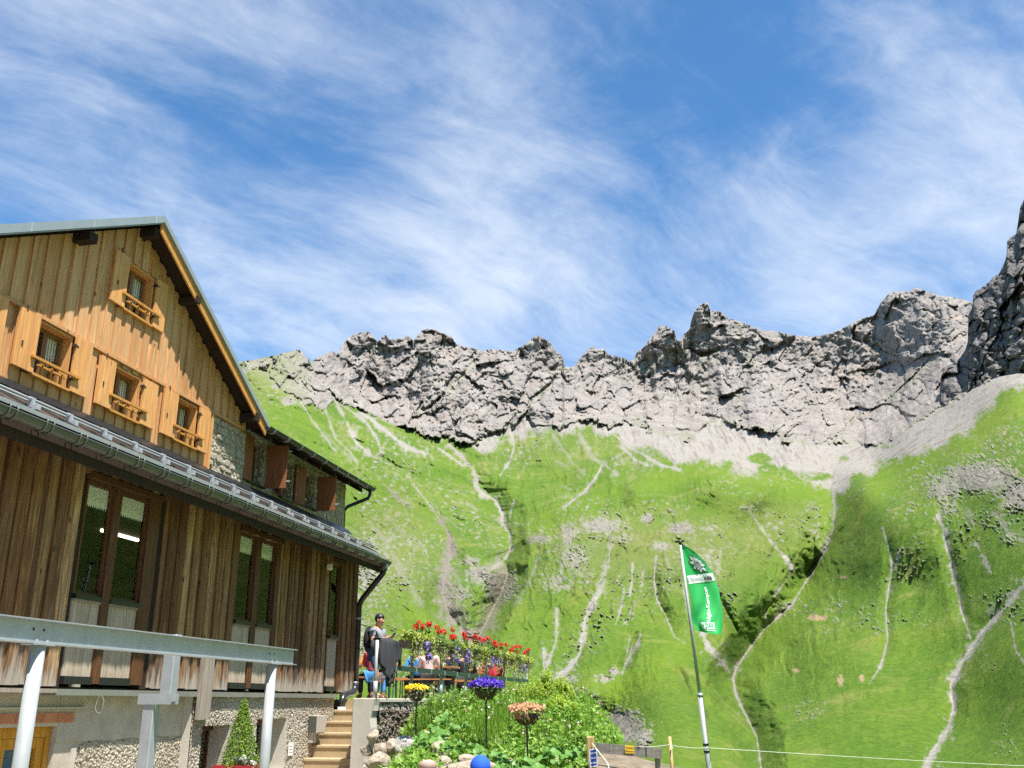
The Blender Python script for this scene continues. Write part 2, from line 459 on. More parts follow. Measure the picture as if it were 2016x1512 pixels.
# pale gravel runs: points, half-width px, tone (0 pale .. 1 dark), strength
GRAVEL = [
 ([(1640,965),(1645,1000),(1640,1045),(1625,1080),(1590,1140),(1560,1190),(1510,1232),(1480,1270),(1450,1312),(1443,1335),(1450,1370),(1470,1410),(1490,1450),(1500,1520)], 5.5, 0.35, 1),
 ([(1475,1005),(1520,1070),(1545,1095)], 3.2, 0.1, 0.8), ([(1545,1095),(1562,1122)], 6.5, 0.0, 1), ([(1560,1125),(1520,1180),(1506,1200),(1508,1220),(1515,1230)], 2.6, 0.1, 0.9),
 ([(1292,1095),(1288,1140),(1293,1180),(1310,1210),(1322,1240),(1330,1255)], 3.6, 0.1, 1), ([(1330,1255),(1348,1266)], 2.8, 0.0, 1),
 ([(1246,1110),(1244,1150),(1240,1172)], 4, 0.1, 0.9), ([(1228,1158),(1225,1190),(1212,1230)], 4, 0.1, 0.9), ([(1266,1125),(1263,1155)], 3, 0.1, 0.7), ([(1243,1195),(1240,1215),(1225,1232)], 5, 0.1, 0.7),
 ([(1182,1165),(1160,1200),(1150,1225),(1150,1250),(1143,1285),(1120,1315),(1090,1340)], 9, 0.05, 1), ([(1096,1200),(1096,1260),(1078,1305),(1066,1330)], 5.5, 0.08, 0.9), ([(1070,1280),(1074,1310)], 8, 0.05, 0.9),
 ([(1262,1250),(1245,1285),(1235,1305),(1225,1325)], 7, 0.1, 0.85), ([(1240,1255),(1233,1290)], 4, 0.1, 0.7),
 ([(1384,1248),(1392,1270),(1405,1285),(1420,1303)], 13, 0.0, 1), ([(1420,1303),(1437,1324)], 4, 0.0, 1),
 ([(1738,1040),(1750,1080),(1757,1110),(1750,1160),(1744,1200),(1748,1260),(1735,1310),(1712,1345)], 3.4, 0.1, 0.95), ([(1772,1080),(1766,1105),(1757,1122)], 3.5, 0.15, 0.9),
 ([(1846,1015),(1862,1050),(1868,1090),(1880,1130),(1886,1170)], 9.5, 0.08, 1), ([(1886,1165),(1892,1200),(1905,1240),(1912,1258)], 6, 0.1, 1),
 ([(2050,1110),(2010,1160),(1975,1200),(1930,1250),(1890,1310),(1872,1352),(1880,1400),(1862,1440),(1838,1480),(1820,1515)], 12, 0.0, 1),
 ([(1922,1070),(1940,1105),(1952,1130)], 6, 0.05, 0.9), ([(1990,1225),(2000,1280),(2020,1312)], 4.5, 0.1, 0.9), ([(1960,1190),(1940,1215)], 8, 0.1, 0.5),
 ([(800,935),(830,975),(850,1000)], 2.6, 0.1, 0.9), ([(850,1000),(870,1030)], 4, 0.5, 0.7),
 ([(870,1030),(888,1060),(885,1100),(876,1140)], 12, 0.8, 1), ([(880,1110),(874,1140),(872,1170),(885,1210),(918,1248),(936,1266)], 27, 0.62, 0.95), ([(985,1110),(990,1160),(968,1205),(940,1262)], 22, 0.55, 0.8),
 ([(885,875),(925,915),(940,940),(935,955)], 8, 0.25, 1), ([(935,955),(950,972),(975,985),(990,1010)], 8, 0.1, 1), ([(988,1008),(992,1032)], 10, 0.05, 1), ([(992,1030),(1003,1050),(1008,1080),(995,1100),(970,1120)], 6, 0.25, 1), ([(1012,985),(1003,1020)], 4, 0.15, 0.8),
 ([(1008,842),(1012,880),(1005,905),(985,935)], 3.5, 0.05, 0.9), ([(1005,840),(1008,866)], 9, 0.1, 0.8),
 ([(1185,917),(1172,943),(1150,968),(1110,1000)], 4.2, 0.05, 1), ([(1185,917),(1165,900),(1150,880)], 3, 0.1, 0.8),
 ([(1085,850),(1120,900),(1150,935)], 6, 0.35, 0.6), ([(1140,855),(1170,900),(1215,935)], 7, 0.2, 0.7), ([(1190,840),(1240,880),(1300,915),(1340,925)], 7, 0.05, 0.9), ([(1225,880),(1250,905),(1275,915)], 6, 0.05, 0.9),
 ([(655,780),(682,830),(700,870),(728,895)], 8, 0.05, 1), ([(672,795),(720,830),(740,860),(752,890)], 5.5, 0.08, 0.9), ([(712,810),(760,850),(800,880),(838,893)], 8.5, 0.03, 1), ([(640,805),(650,835),(662,865),(690,890),(705,915)], 3, 0.1, 0.9), ([(592,790),(615,828),(640,860),(660,888)], 3.4, 0.1, 0.9), ([(640,855),(690,905)], 9, 0.35, 0.5),
 ([(690,880),(705,885),(750,905)], 4, 0.1, 0.6), ([(860,880),(880,895),(910,915)], 4, 0.08, 0.9), ([(500,712),(520,730)], 6, 0.05, 0.6), ([(470,735),(500,718),(560,702)], 9, 0.15, 0.7),
 ([(765,960),(790,985),(812,1000)], 5, 0.6, 0.8), ([(915,985),(945,1010)], 4, 0.3, 0.5), ([(880,965),(925,968)], 4, 0.1, 0.4),
 ([(1120,970),(1090,985),(1060,995)], 3, 0.3, 0.3), ([(1165,960),(1130,930),(1095,905)], 5, 0.4, 0.5),
 ([(1345,1150),(1352,1190),(1362,1225)], 4, 0.15, 0.7), ([(1120,1060),(1112,1110),(1096,1150)], 9, 0.2, 0.6), ([(1205,1060),(1196,1110),(1180,1160)], 9, 0.15, 0.7), ([(1060,1100),(1040,1150),(1020,1185)], 6, 0.3, 0.5), ([(700,1180),(712,1240),(706,1300)], 14, 0.12, 0.6), ([(735,1040),(775,1090),(800,1140),(830,1190)], 9, 0.3, 0.55), ([(760,1010),(790,1050),(840,1080)], 6, 0.5, 0.5), ([(1960,1010),(1985,1050),(2030,1075)], 9, 0.1, 0.7), ([(1905,1000),(1918,1040)], 7, 0.15, 0.6), ([(1420,1080),(1412,1130)], 5, 0.15, 0.6), ([(1310,1090),(1322,1130)], 4, 0.2, 0.5),
 # scree lanes inside the rock wall
 ([(950,693),(915,735),(880,770),(850,800),(822,815)], 8, 0.12, 0.95), ([(1105,726),(1080,760),(1045,785),(1036,815)], 6, 0.1, 0.9), ([(612,714),(606,745),(600,770)], 6, 0.1, 0.8), ([(1338,680),(1345,720)], 6, 0.08, 0.6), ([(1350,668),(1400,690),(1370,740)], 10, 0.1, 0.5),
 ([(845,690),(850,725),(870,750)], 3, 0.1, 0.7), ([(1455,640),(1480,720),(1450,800)], 6, 0.15, 0.5), ([(1250,740),(1280,720),(1345,690)], 7, 0.1, 0.6), ([(1690,815),(1660,845),(1640,866)], 5, 0.1, 0.9), ([(1720,630),(1716,740)], 4, 0.9, 0.9), ([(1850,690),(1800,740),(1745,790)], 8, 0.1, 0.8),
]
# rocky outcrops in the grass: centre, radii px, strength, darkness
OUTCROPS = [(725,1120,70,120,0.62,0.15),(715,1260,40,60,0.6,0.1),(780,1010,45,26,0.35,0.4),(820,1070,55,35,0.45,0.3),(760,1060,40,30,0.5,0.2),(800,1130,40,40,0.45,0.2),
 (985,1150,42,40,0.95,0.75),(945,1130,45,28,0.8,0.35),(900,1170,40,24,0.7,0.4),(960,1200,36,30,0.45,0.2),(925,1105,30,16,0.7,0.5),(930,1245,26,14,0.8,0.3),
 (1185,1035,62,26,0.8,0.3),(1120,1050,30,28,0.75,0.3),(1130,1100,44,46,0.66,0.2),(1100,1150,46,26,0.6,0.2),(1060,1060,36,14,0.7,0.65),(1150,1140,28,40,0.5,0.15),(1230,1060,26,20,0.6,0.3),
 (1275,1020,18,16,0.8,0.6),(1340,1040,40,16,0.8,0.5),(1300,1075,36,12,0.75,0.3),(1320,1010,30,10,0.5,0.2),(1400,1040,50,24,0.5,0.2),(1360,1000,40,10,0.4,0.2),(1470,1000,34,12,0.5,0.1),(1395,1100,34,40,0.55,0.15),(1450,1080,36,26,0.4,0.1),(1510,1010,22,14,0.45,0.1),(1530,1040,16,14,0.5,0.1),(1600,1000,26,22,0.5,0.35),(1605,1050,20,36,0.45,0.2),(1550,1190,14,10,0.6,0.2),(1540,1198,24,8,0.6,0.3),
 (1930,940,105,42,0.9,0.42),(1860,960,56,40,0.8,0.4),(2000,970,50,46,0.85,0.42),(1870,1000,34,26,0.6,0.25),(1960,1030,50,20,0.45,0.15),(1990,1060,40,26,0.5,0.15),(1920,900,60,14,0.5,0.3),(1900,1100,34,14,0.3,0.1),(2090,960,60,60,0.8,0.4),
 (1215,1430,66,44,1.0,0.75),(1165,1405,36,44,1.0,0.9),(1130,1375,60,24,0.9,0.25),(1105,1335,44,16,0.8,0.05),(1190,1335,30,12,0.7,0.05),(1210,1322,14,12,0.9,0.1),(1265,1450,26,26,0.9,0.25),  # gorge cliffs: their shade is painted in through the darkness value
 (570,790,22,12,0.9,0.2),(545,760,16,10,0.7,0.2),(530,860,26,12,0.6,0.15),(540,720,60,14,0.5,0.1),(720,920,60,20,0.25,0.2),(740,940,26,8,0.4,0.3),
 (1460,925,26,6,0.6,0.4),(1590,935,40,14,0.6,0.2),(1500,925,30,6,0.5,0.2),(1215,905,34,20,0.5,0.05),(1010,870,20,26,0.5,0.1),(1060,850,34,16,0.6,0.2)]
# bare earth: centre, radii
EARTH = [(1608,1216,20,6),(1655,1340,6,12),(1696,1336,5,7),(1568,1320,7,4),(1662,1136,7,3)]

NCOL, NROW, NBACK = 1040, 590, 6
cx_ = np.linspace(430, 2110, NCOL)
sky_y = np.interp(cx_, [p[0] for p in SKY_PTS], [p[1] for p in SKY_PTS])
base_y = np.interp(cx_, [p[0] for p in BASE_PTS], [p[1] for p in BASE_PTS])
jag = perlin(cx_/9.0, cx_*0+3.3, cx_*0+1.1, 5)*3.4 + perlin(cx_/3.6, cx_*0+8.3, cx_*0, 6)*1.8
jag_amp = np.interp(cx_, [430, 580, 660, 1420, 1480, 1640, 1730, 1760, 2110], [0.5, 0.7, 1.0, 1.0, 0.3, 0.2, 0.5, 0.8, 0.8])
sky_y = sky_y + jag*jag_amp
tt_ = np.linspace(0, 1, NROW)[:, None]
PX = np.repeat(cx_[None], NROW, 0)
PY = 1575 + (sky_y[None]-1575)*tt_
R = depth(PX, PY)
R = np.maximum.accumulate(R*(1+0.00002*np.arange(NROW))[:, None], 0)
for _ in range(25): R[1:-1] = 0.25*R[:-2]+0.5*R[1:-1]+0.25*R[2:]
dx_, dy_, dz_ = pray(PX, PY)
hl = np.hypot(dx_, dy_); dx_, dy_, dz_ = dx_/hl, dy_/hl, dz_/hl
X, Y, Z = dx_*R, dy_*R, EYE+dz_*R
# wobble for ragged outlines
wob1 = fbm(PX/38, PY/38, PX*0, 3, 0.55, 11); wob2 = fbm(PX/9, PY/9, PX*0, 4, 0.6, 21)
fine = fbm(PX/3.2, PY/3.2, PX*0, 2, 0.6, 31)
# --- cover masks
rock = sstep(-7, 5, (base_y[None]-PY) + wob1*16 + wob2*9)
left_green = sstep(640, 520, PX + wob1*40)          # the grassy shoulder on the left
rock *= 1 - left_green*0.8*sstep(-0.35, 0.35, wob1 + wob2*0.7 + 0.25)
dark = np.zeros_like(R, dtype=np.float32); pale = dark.copy()
wall = rock.copy()
for (x, y, a, b, s, dk) in OUTCROPS:
    m = (np.abs(PX-x) < 2.2*a) & (np.abs(PY-y) < 2.2*b)
    if not m.any(): continue
    q = np.exp(-(((PX[m]-x)/a)**2+((PY[m]-y)/b)**2)*1.1)
    # outcrops break up along tilted strata
    st = fbm((PX[m]+PY[m]*0.6)/14, (PY[m]-PX[m]*0.45)/5, PX[m]*0, 3, 0.6, 41)
    k = sstep(0.36, 0.66, q*s*0.95 + st*0.40 + wob2[m]*0.26 + fine[m]*0.16)
    lt = sstep(-0.05, 0.22, st + 0.5*wob2[m])*(1-dk)            # paler, rubbly beds between darker ribs
    rock[m] = np.maximum(rock[m], k*(1-0.7*lt)); dark[m] = np.maximum(dark[m], k*dk); pale[m] = np.maximum(pale[m], k*lt*0.85)
scree_low = np.interp(cx_, [430,640,700,800,870,940,1020,1100,1160,1210,1260,1330,1400,1480,1560,1610,1640,1720,1800,1860,1960,2016,2110], [700,690,690,785,855,888,852,858,848,862,890,908,918,924,932,950,968,926,897,876,792,752,735])[None]
strk = fbm((PX-0.5*PY)/7, (PY+0.5*PX)/34, PX*0+5, 3, 0.6, 261)
right_ = sstep(1600, 1700, PX)
strk = strk*(1-right_) + right_*fbm((PY+0.62*PX)/6, (PX-0.62*PY)/70, PX*0+5, 3, 0.6, 262)
grav = sstep(-9, 9, (scree_low-PY) + wob1*30 + wob2*13 + strk*13 + 26*perlin(PX/42, PY/140, PX*0+3, 271))*(1-rock)
grav *= sstep(560, 700, PX)
# grassy islands in the scree basin
isl = np.exp(-((PX-1495)/26)**2-((PY-902)/12)**2) + np.exp(-((PX-1610)/34)**2-((PY-938)/10)**2)*0.9 + np.exp(-((PX-1230)/50)**2-((PY-885)/12)**2)*0.5 + np.exp(-((PX-1660)/20)**2-((PY-903)/8)**2)*0.6 + np.exp(-((PX-1740)/40)**2-((PY-880)/6)**2)*0.5
grav *= 1-sstep(0.3, 0.6, isl + wob2*0.25)
grav = np.maximum(grav, pale)
gtone = np.clip(0.06 + 0.55*sstep(0.0, 0.5, strk+0.4*wob2), 0, 1).astype(np.float32)*(grav > 0.3)
carve = np.zeros_like(R)
for pts, hw, dep in RAVINES:
    D, T = seg_dist(PX, PY, pts, hw*1.6)
    prof = np.clip(1-D/hw*(1+0.25*wob1), 0, 1)
    ends = np.minimum(1, np.minimum(T, 1-T)*5+0.12)
    carve = np.maximum(carve, dep*(prof**1.3)*ends)
wvar = fbm(PX/24, PY/24, PX*0+6, 3, 0.6, 281)
for pts, hw, tone, s in GRAVEL:
    D, T = seg_dist(PX, PY, pts, hw*3+8)
    w_ = hw*0.74*(1+0.75*wob1+0.8*wob2)
    w_ = w_*np.clip(0.85+1.5*wvar, 0.12, 2.0)*(0.85+0.35*np.sin(T*23.0+hw*5.1)*np.sin(T*9.0+hw))
    k = s*sstep(1.45, 0.35, D/np.maximum(w_, 0.5) + fine*0.8 + wob2*0.5) * sstep(-0.75, 0.15, wob2 + fine*0.4 + (s-0.55))
    k = np.maximum(k, 0.55*s*sstep(3.2, 0.6, D/np.maximum(w_, 0.8))*sstep(0.05, 0.45, wob2 + fine*0.7))
    gtone = np.where(k > 0.15, tone, gtone)
    grav = np.maximum(grav, k)
    rock = rock*(1-k*(0.9 if tone < 0.6 else 0.4))
earth = np.zeros_like(R, dtype=np.float32)
for x, y, a, b in EARTH:
    m = (np.abs(PX-x) < 2.5*a) & (np.abs(PY-y) < 2.5*b)
    q = ((PX[m]-x)/a)**2+((PY[m]-y)/b)**2
    earth[m] = np.maximum(earth[m], sstep(1.5, 0.5, q + wob2[m]*1.6 + fine[m]*0.8))
# small scattered stones and worn turf high on the slopes
worn = sstep(0.34, 0.62, wob2*0.8 + fbm(PX/80, PY/60, PX*0, 3, 0.5, 51)*0.9 + np.clip((1050-PY)/600, -0.25, 0.25))
# crumbling outcrops and stony ground that break through the turf
zone = sstep(-0.14, 0.30, fbm(PX/120, PY/90, PX*0, 3, 0.5, 221) + 0.35*np.exp(-((PX-1240)/330)**2-((PY-1090)/110)**2) + 0.40*np.exp(-((PX-760)/130)**2-((PY-1110)/170)**2) + 0.25*np.exp(-((PX-1930)/160)**2-((PY-960)/110)**2) - 0.30*sstep(1180, 1330, PY)*(PX > 1200) - 0.12)
stn = fbm((PX+PY*0.5)/11, (PY-PX*0.4)/5.5, PX*0, 4, 0.62, 231)
stony = zone*sstep(0.10, 0.48, stn)*(1-grav)
rock = np.maximum(rock, 0.75*zone*sstep(0.24, 0.5, stn)*(1-grav))
grav = np.maximum(grav, 0.62*stony)
gtone = np.where((stony > 0.25) & (grav < 0.6), 0.12, gtone)
speck = sstep(0.52, 0.68, fbm(PX/4.2, PY/2.6, PX*0+9, 2, 0.6, 241))*sstep(-0.15, 0.25, fbm(PX/60, PY/50, PX*0+2, 3, 0.5, 251))
grav = np.maximum(grav, speck*0.8*(PY < 1330))
# --- relief, pushed along the line of sight so that nothing slides off its place
relief = carve*1.9
sl = fbm(X/46, Y/46, Z/46, 3, 0.5, 61)
relief += sl*9*(1-0.6*np.exp(-((PX-1450)/130)**2-((PY-1000)/55)**2))*np.clip(R/400, 0.35, 1.5)*(1-rock)
# rills and ribs running down the slopes
wl_a = sstep(960, 860, PX+0.25*(PY-1100)); wr_a = sstep(1600, 1720, PX-0.35*(PY-1100)); wc_a = np.clip(1-wl_a-wr_a, 0, 1)
def rills(u, v, seed, su, sv): return fbm(u/su, v/sv, u*0, 4, 0.55, seed, ridged=True)
rl = wl_a*rills(PX-0.75*PY+wob1*18, PX*0.75+PY, 201, 30, 150) + wc_a*rills(PX-0.05*PY+wob1*20, PY, 202, 34, 120) + wr_a*rills(PX+0.32*PY+wob1*18, PY, 203, 40, 150)
rl2 = wl_a*rills(PX-0.75*PY+wob1*10, PX*0.75+PY, 211, 11, 70) + wc_a*rills(PX-0.05*PY+wob1*12, PY, 212, 12, 60) + wr_a*rills(PX+0.32*PY+wob1*10, PY, 213, 13, 70)
relief += -((rl-1.2)*6.0*np.clip((R-170)/250, 0.08, 1.4) + (rl2-1.2)*1.2*np.clip((R-200)/250, 0.05, 1.4))*(1-rock)*(1-0.6*wr_a)*(1-0.9*np.exp(-((PX-1450)/130)**2-((PY-1000)/55)**2))
relief += fbm(X/9, Y/9, Z/9, 3, 0.55, 71)*1.5*np.clip(R/400, 0.5, 1.6)*(1-rock*0.5)
relief += fbm(X/2.6, Y/2.6, Z/2.6, 2, 0.6, 75)*0.16*np.clip(R/250, 0.6, 2.0)
# steps of the cliffs: tilted beds, joints and blocks
rm = rock > 0.02
Rr = R[rm]
xr = (PX[rm]-1200)*0.50                                # metres across and up the wall, as it faces the valley
zr = (900-PY[rm])*0.50
yr = xr*0+0.37
big = np.clip((Rr-420)/400, 0.16, 1.0)
tilt = zr*1.4 - 0.45*xr
wx = fbm(xr/70, yr/70, zr/70, 3, 0.5, 81)
bed = tilt/17.0 + wx*1.1
bedf = bed-np.floor(bed)
bed2 = tilt/5.2 + wx*3.0
bed2f = bed2-np.floor(bed2)
w2_ = fbm(xr/22, yr/22, zr/22, 3, 0.55, 83)
xs_ = xr + zr*0.35 + w2_*7; zs_ = zr - xr*0.22 + w2_*5
fa = np.zeros_like(xr, dtype=np.float32); fb = fa.copy(); fc = fa.copy()
f1, f2, c1 = worley(xs_/42, yr/42, zs_/36, 3, fa)
g1, g2, c2 = worley(xs_/16, yr/16, zs_/13, 4, fb)
h1, h2, c3 = worley(xs_/6.2, yr/6.2, zs_/4.6, 5, fc)
rr = -(fbm(xr/85, yr/85, zr/120, 4, 0.55, 91, ridged=True)-0.9)*22
rr += (c1-0.5)*14 + 2.5*np.exp(-(f2-f1)*14) + fa*24
rr += (c2-0.5)*8 + 2.0*np.exp(-(g2-g1)*11) + fb*15
rr += (c3-0.5)*3.2 + 1.2*np.exp(-(h2-h1)*9) + fc*6.5
rr += -(fbm((xr+wx*10)/26, yr, zr/85, 3, 0.5, 97, ridged=True)-0.8)*17
rr += fbm(xr/11, yr/11, zr/11, 3, 0.6, 99, ridged=True)*-1.6

rr += fbm(xr/5.0, yr/5.0, zr/3.2, 4, 0.75, 95)*3.6
edge = sstep(0.02, 0.6, rock[rm])
relief[rm] += rr*np.where(wall[rm] > 0.3, big*0.72, 0.055)*edge
# keep the crest where the photograph has it
R2 = np.maximum(R + relief, R*0.82)
fx = dx_*R2; fy = dy_*R2; fz = EYE + dz_*R2
# back of the ridge
bk = [(dx_[-1]*(R2[-1]+25*k**1.5), dy_[-1]*(R2[-1]+25*k**1.5), EYE+dz_[-1]*R2[-1]-22*k**1.4) for k in range(1, NBACK+1)]
VX = np.vstack([fx]+[b[0][None] for b in bk]); VY = np.vstack([fy]+[b[1][None] for b in bk]); VZ = np.vstack([fz]+[b[2][None] for b in bk])
def padr(a): return np.vstack([a]+[a[-1:]]*NBACK)
masks = np.stack([padr(np.clip(rock,0,1)), padr(np.clip(grav,0,1)), padr(np.clip(earth,0,1)), padr(np.clip(dark,0,1))], -1)
def band(pts, hw):
    D, T = seg_dist(PX, PY, pts, hw*2.2); return np.exp(-(D/hw)**2)*(D < 1e5)
lush = np.clip(band([(1010,1062),(1130,996),(1250,958),(1380,930),(1500,945),(1640,985)], 24) + band([(1640,1020),(1700,975),(1790,925),(1900,880),(2010,790)], 30)
    + band([(1180,1362),(1260,1330),(1340,1275)], 34) + band([(1640,1080),(1560,1220),(1500,1300)], 40)*0.7 + band([(950,1245),(1000,1160),(1040,1090)], 16)*0.8 + band([(560,790),(640,880),(740,960)], 40)*0.5 + band([(730,1120),(800,1200),(900,1280)], 26)*0.7 + 0.5*wob1, 0, 1)
olive = np.clip(np.exp(-((PX-1290)/230)**2-((PY-1085)/75)**2) + np.exp(-((PX-770)/100)**2-((PY-1100)/110)**2)*0.9 + np.exp(-((PX-520)/110)**2-((PY-740)/60)**2) + np.exp(-((PX-1100)/160)**2-((PY-880)/40)**2)*0.6 + np.exp(-((PX-1560)/120)**2-((PY-1020)/60)**2)*0.5 - 0.5*lush + 0.4*wob1, 0, 1)
masks2 = np.stack([padr(gtone), padr(worn), padr(lush), padr(olive)], -1)
def grid_faces(nr, nc):
    i = np.arange(nr*nc).reshape(nr, nc)
    return np.stack([i[:-1,:-1], i[:-1,1:], i[1:,1:], i[1:,:-1]], -1).reshape(-1, 4)
def set_cols(o, name, arr):
    a = o.data.attributes.new(name, 'FLOAT_COLOR', 'POINT'); a.data.foreach_set('color', np.ascontiguousarray(arr, np.float32).ravel())

def terrain_material(name, rock_tint=(1, 1, 1), rs=1.0):
    t = NT(name)
    a = t.n('ShaderNodeAttribute', attribute_name='cover'); s1 = t.n('ShaderNodeSeparateColor'); t.l(a.outputs['Color'], s1.inputs[0])
    b = t.n('ShaderNodeAttribute', attribute_name='tone'); s2 = t.n('ShaderNodeSeparateColor'); t.l(b.outputs['Color'], s2.inputs[0])
    g1 = t.noise(0.022, 5, 0.6); g2 = t.noise(0.16, 6, 0.65); g3 = t.noise(0.9, 5, 0.7)
    grass = t.ramp(g1, [(0.25, (0.054, 0.115, 0.012)), (0.45, (0.086, 0.152, 0.013)), (0.62, (0.122, 0.180, 0.018)), (0.8, (0.175, 0.198, 0.034))])
    grass = t.mix(t.range(g2, 0.35, 0.7), t.mix(0.4, grass, (0.05, 0.125, 0.010)), grass)
    grass = t.mix(t.range(g3, 0.38, 0.66), t.mix(0.36, grass, (0.03, 0.075, 0.010)), t.mix(0.12, grass, (0.24, 0.30, 0.05)))
    grass = t.mix(t.math('MULTIPLY', s2.outputs[1], t.range(t.noise(0.35, 5, 0.7), 0.40, 0.62, 0.1, 0.8)), grass, (0.225, 0.205, 0.10))
    grass = t.mix(t.range(t.noise(0.06, 6, 0.7, vec=t.map((1, 1, 1), (0, 0, 0), (40, 9, 3))), 0.52, 0.72, 0, 0.55), grass, (0.215, 0.205, 0.06))
    grass = t.mix(t.math('MULTIPLY', s2.outputs[2], 0.42), grass, (0.135, 0.205, 0.013))          # lush pasture on the spur crests
    grass = t.mix(t.math('MULTIPLY', b.outputs['Alpha'], 0.50), grass, (0.165, 0.165, 0.062))      # thin dry turf on the stony faces
    # tufts and herb patches
    v = t.voro(0.42, None, 'F1')
    grass = t.mix(t.range(v, 0.15, 0.55, 0.18, 0.0), grass, (0.035, 0.095, 0.015))
    r1 = t.noise(0.05*rs, 6, 0.65); r2 = t.noise(0.45*rs, 7, 0.72); r3 = t.noise(2.2*rs, 4, 0.7, vec=t.map((0.5, 0.5, 1.6), (0.35, 0.2, 0)))
    rc = t.ramp(r1, [(0.28, (0.170, 0.147, 0.133)), (0.5, (0.268, 0.238, 0.212)), (0.72, (0.37, 0.335, 0.29))])
    rc = t.mix(t.range(r2, 0.38, 0.60), t.mix(0.7, rc, (0.10, 0.092, 0.098)), rc)
    rc = t.mix(t.range(r3, 0.4, 0.7, 0, 0.4), rc, (0.42, 0.39, 0.35))
    rc = t.mix(t.range(t.noise(0.028, 4, 0.6, vec=t.map((1,1,1), (0,0,0), (300, 50, 20))), 0.56, 0.74, 0, 0.4), rc, (0.36, 0.27, 0.20))
    rc = t.mix(t.math('MULTIPLY', a.outputs['Alpha'], 0.85), rc, t.mix(t.range(r2, 0.4, 0.6), (0.07, 0.06, 0.055), (0.20, 0.175, 0.155)))
    rc = t.mix(1.0, rc, (*rock_tint, 1), 'MULTIPLY')
    gv = t.ramp(t.noise(0.7, 6, 0.7), [(0.3, (0.175, 0.160, 0.142)), (0.5, (0.27, 0.252, 0.226)), (0.7, (0.36, 0.338, 0.302))])
    gv = t.mix(t.range(t.noise(0.12, 6, 0.7), 0.45, 0.68, 0, 0.5), gv, (0.21, 0.195, 0.17))
    gv = t.mix(t.range(t.voro(0.22, None, 'F1'), 0.05, 0.30, 0.6, 0.0), gv, (0.13, 0.12, 0.11))
    gv = t.mix(s2.outputs[0], gv, t.ramp(t.noise(0.6, 6, 0.7), [(0.3, (0.075, 0.060, 0.05)), (0.7, (0.21, 0.165, 0.135))]))
    er = t.mix(t.noise(0.8, 4, 0.6), (0.23, 0.165, 0.09), (0.34, 0.25, 0.15))
    c = t.mix(s1.outputs[2], grass, er)
    c = t.mix(s1.outputs[0], c, rc)
    c = t.mix(s1.outputs[1], c, gv)
    h = t.math('ADD', t.math('MULTIPLY', t.noise(0.5, 8, 0.75), 2.2), t.math('MULTIPLY', g3, 0.6))
    h = t.math('ADD', h, t.math('MULTIPLY', t.math('MULTIPLY', r2, s1.outputs[0]), 2.2))
    t.bump(h, 0.55, 0.9)
    return t.fin(c, 0.95, 0, 0.15)
M_TERRAIN = terrain_material('alpine_slope')
# whole valley: the surveyed sector, closed round the back by turning its edge columns
def rot_col(col, ang):
    c, s = math.cos(ang), math.sin(ang)
    return col[0]*c - col[1]*s, col[0]*s + col[1]*c, col[2]
rightc = (VX[:,-1], VY[:,-1], VZ[:,-1]); leftc = (VX[:,0], VY[:,0], VZ[:,0])
az_r = math.atan2(rightc[1][0], rightc[0][0]); az_l = math.atan2(leftc[1][0], leftc[0][0])
NB = 70
extra = []
span = 2*math.pi-(az_l-az_r)
for k in range(1, NB):
    f = k/NB
    a_r = rot_col(rightc, -span*f); a_l = rot_col(leftc, span*(1-f))
    w = f*f*(3-2*f)
    j = 1+0.10*math.sin(k*0.9)+0.06*math.sin(k*2.3)
    extra.append([(a_r[i]*(1-w)+a_l[i]*w)*(j if i == 2 else 1.0) for i in range(3)])
EX = np.stack([e[0] for e in extra], 1); EY = np.stack([e[1] for e in extra], 1); EZ = np.stack([e[2] for e in extra], 1)
st = slice(0, VX.shape[0], 5)
o = np_mesh('mountain_slope', np.stack([VX, VY, VZ], -1).reshape(-1, 3), grid_faces(*VX.shape), M_TERRAIN)
set_cols(o, 'cover', masks.reshape(-1, 4)); set_cols(o, 'tone', masks2.reshape(-1, 4)); tag(o, 'steep green alpine slopes under a jagged grey limestone ridge', kind='structure')
BXX = np.hstack([VX[st][:, -1:], EX[st], VX[st][:, :1]]); BYY = np.hstack([VY[st][:, -1:], EY[st], VY[st][:, :1]]); BZZ = np.hstack([VZ[st][:, -1:], EZ[st], VZ[st][:, :1]])
bm_ = np.zeros((*BXX.shape, 4)); bm_[..., 0] = sstep(120, 260, BZZ + fbm(BXX/80, BYY/80, BZZ/80, 3, 0.5, 7)*60)
o = np_mesh('valley_side', np.stack([BXX, BYY, BZZ], -1).reshape(-1, 3), grid_faces(*BXX.shape), M_TERRAIN)
set_cols(o, 'cover', bm_.reshape(-1, 4)); b2 = np.zeros((*BXX.shape, 4)); b2[..., 1] = 0.3; set_cols(o, 'tone', b2.reshape(-1, 4)); tag(o, 'green valley side behind the hut', kind='structure')

# ------------------------------------------------------------------ dark near buttress at the right edge
BUT_SKY = [(1812,885),(1826,872),(1842,858),(1850,838),(1849,800),(1850,770),(1852,742),(1860,722),(1884,712),(1900,690),(1906,670),(1902,640),(1906,622),(1914,606),(1916,580),(1922,572),(1940,562),(1956,545),(1966,540),(1978,516),(1982,502),(1981,478),(1990,466),(2000,462),(2004,440),(2008,410),(2014,396),(2022,380),(2040,372),(2075,300),(2110,290),(2150,330),(2200,300),(2260,360)]
BUT_BASE = [(1812,886),(1830,872),(1850,858),(1880,822),(1910,806),(1950,770),(1980,752),(2016,735),(2060,712),(2110,690),(2260,640)]
nbx, nby = 330, 330
bx_ = np.linspace(1814, 2255, nbx)
bs = np.interp(bx_, [p[0] for p in BUT_SKY], [p[1] for p in BUT_SKY]) + perlin(bx_/7, bx_*0, bx_*0, 15)*3
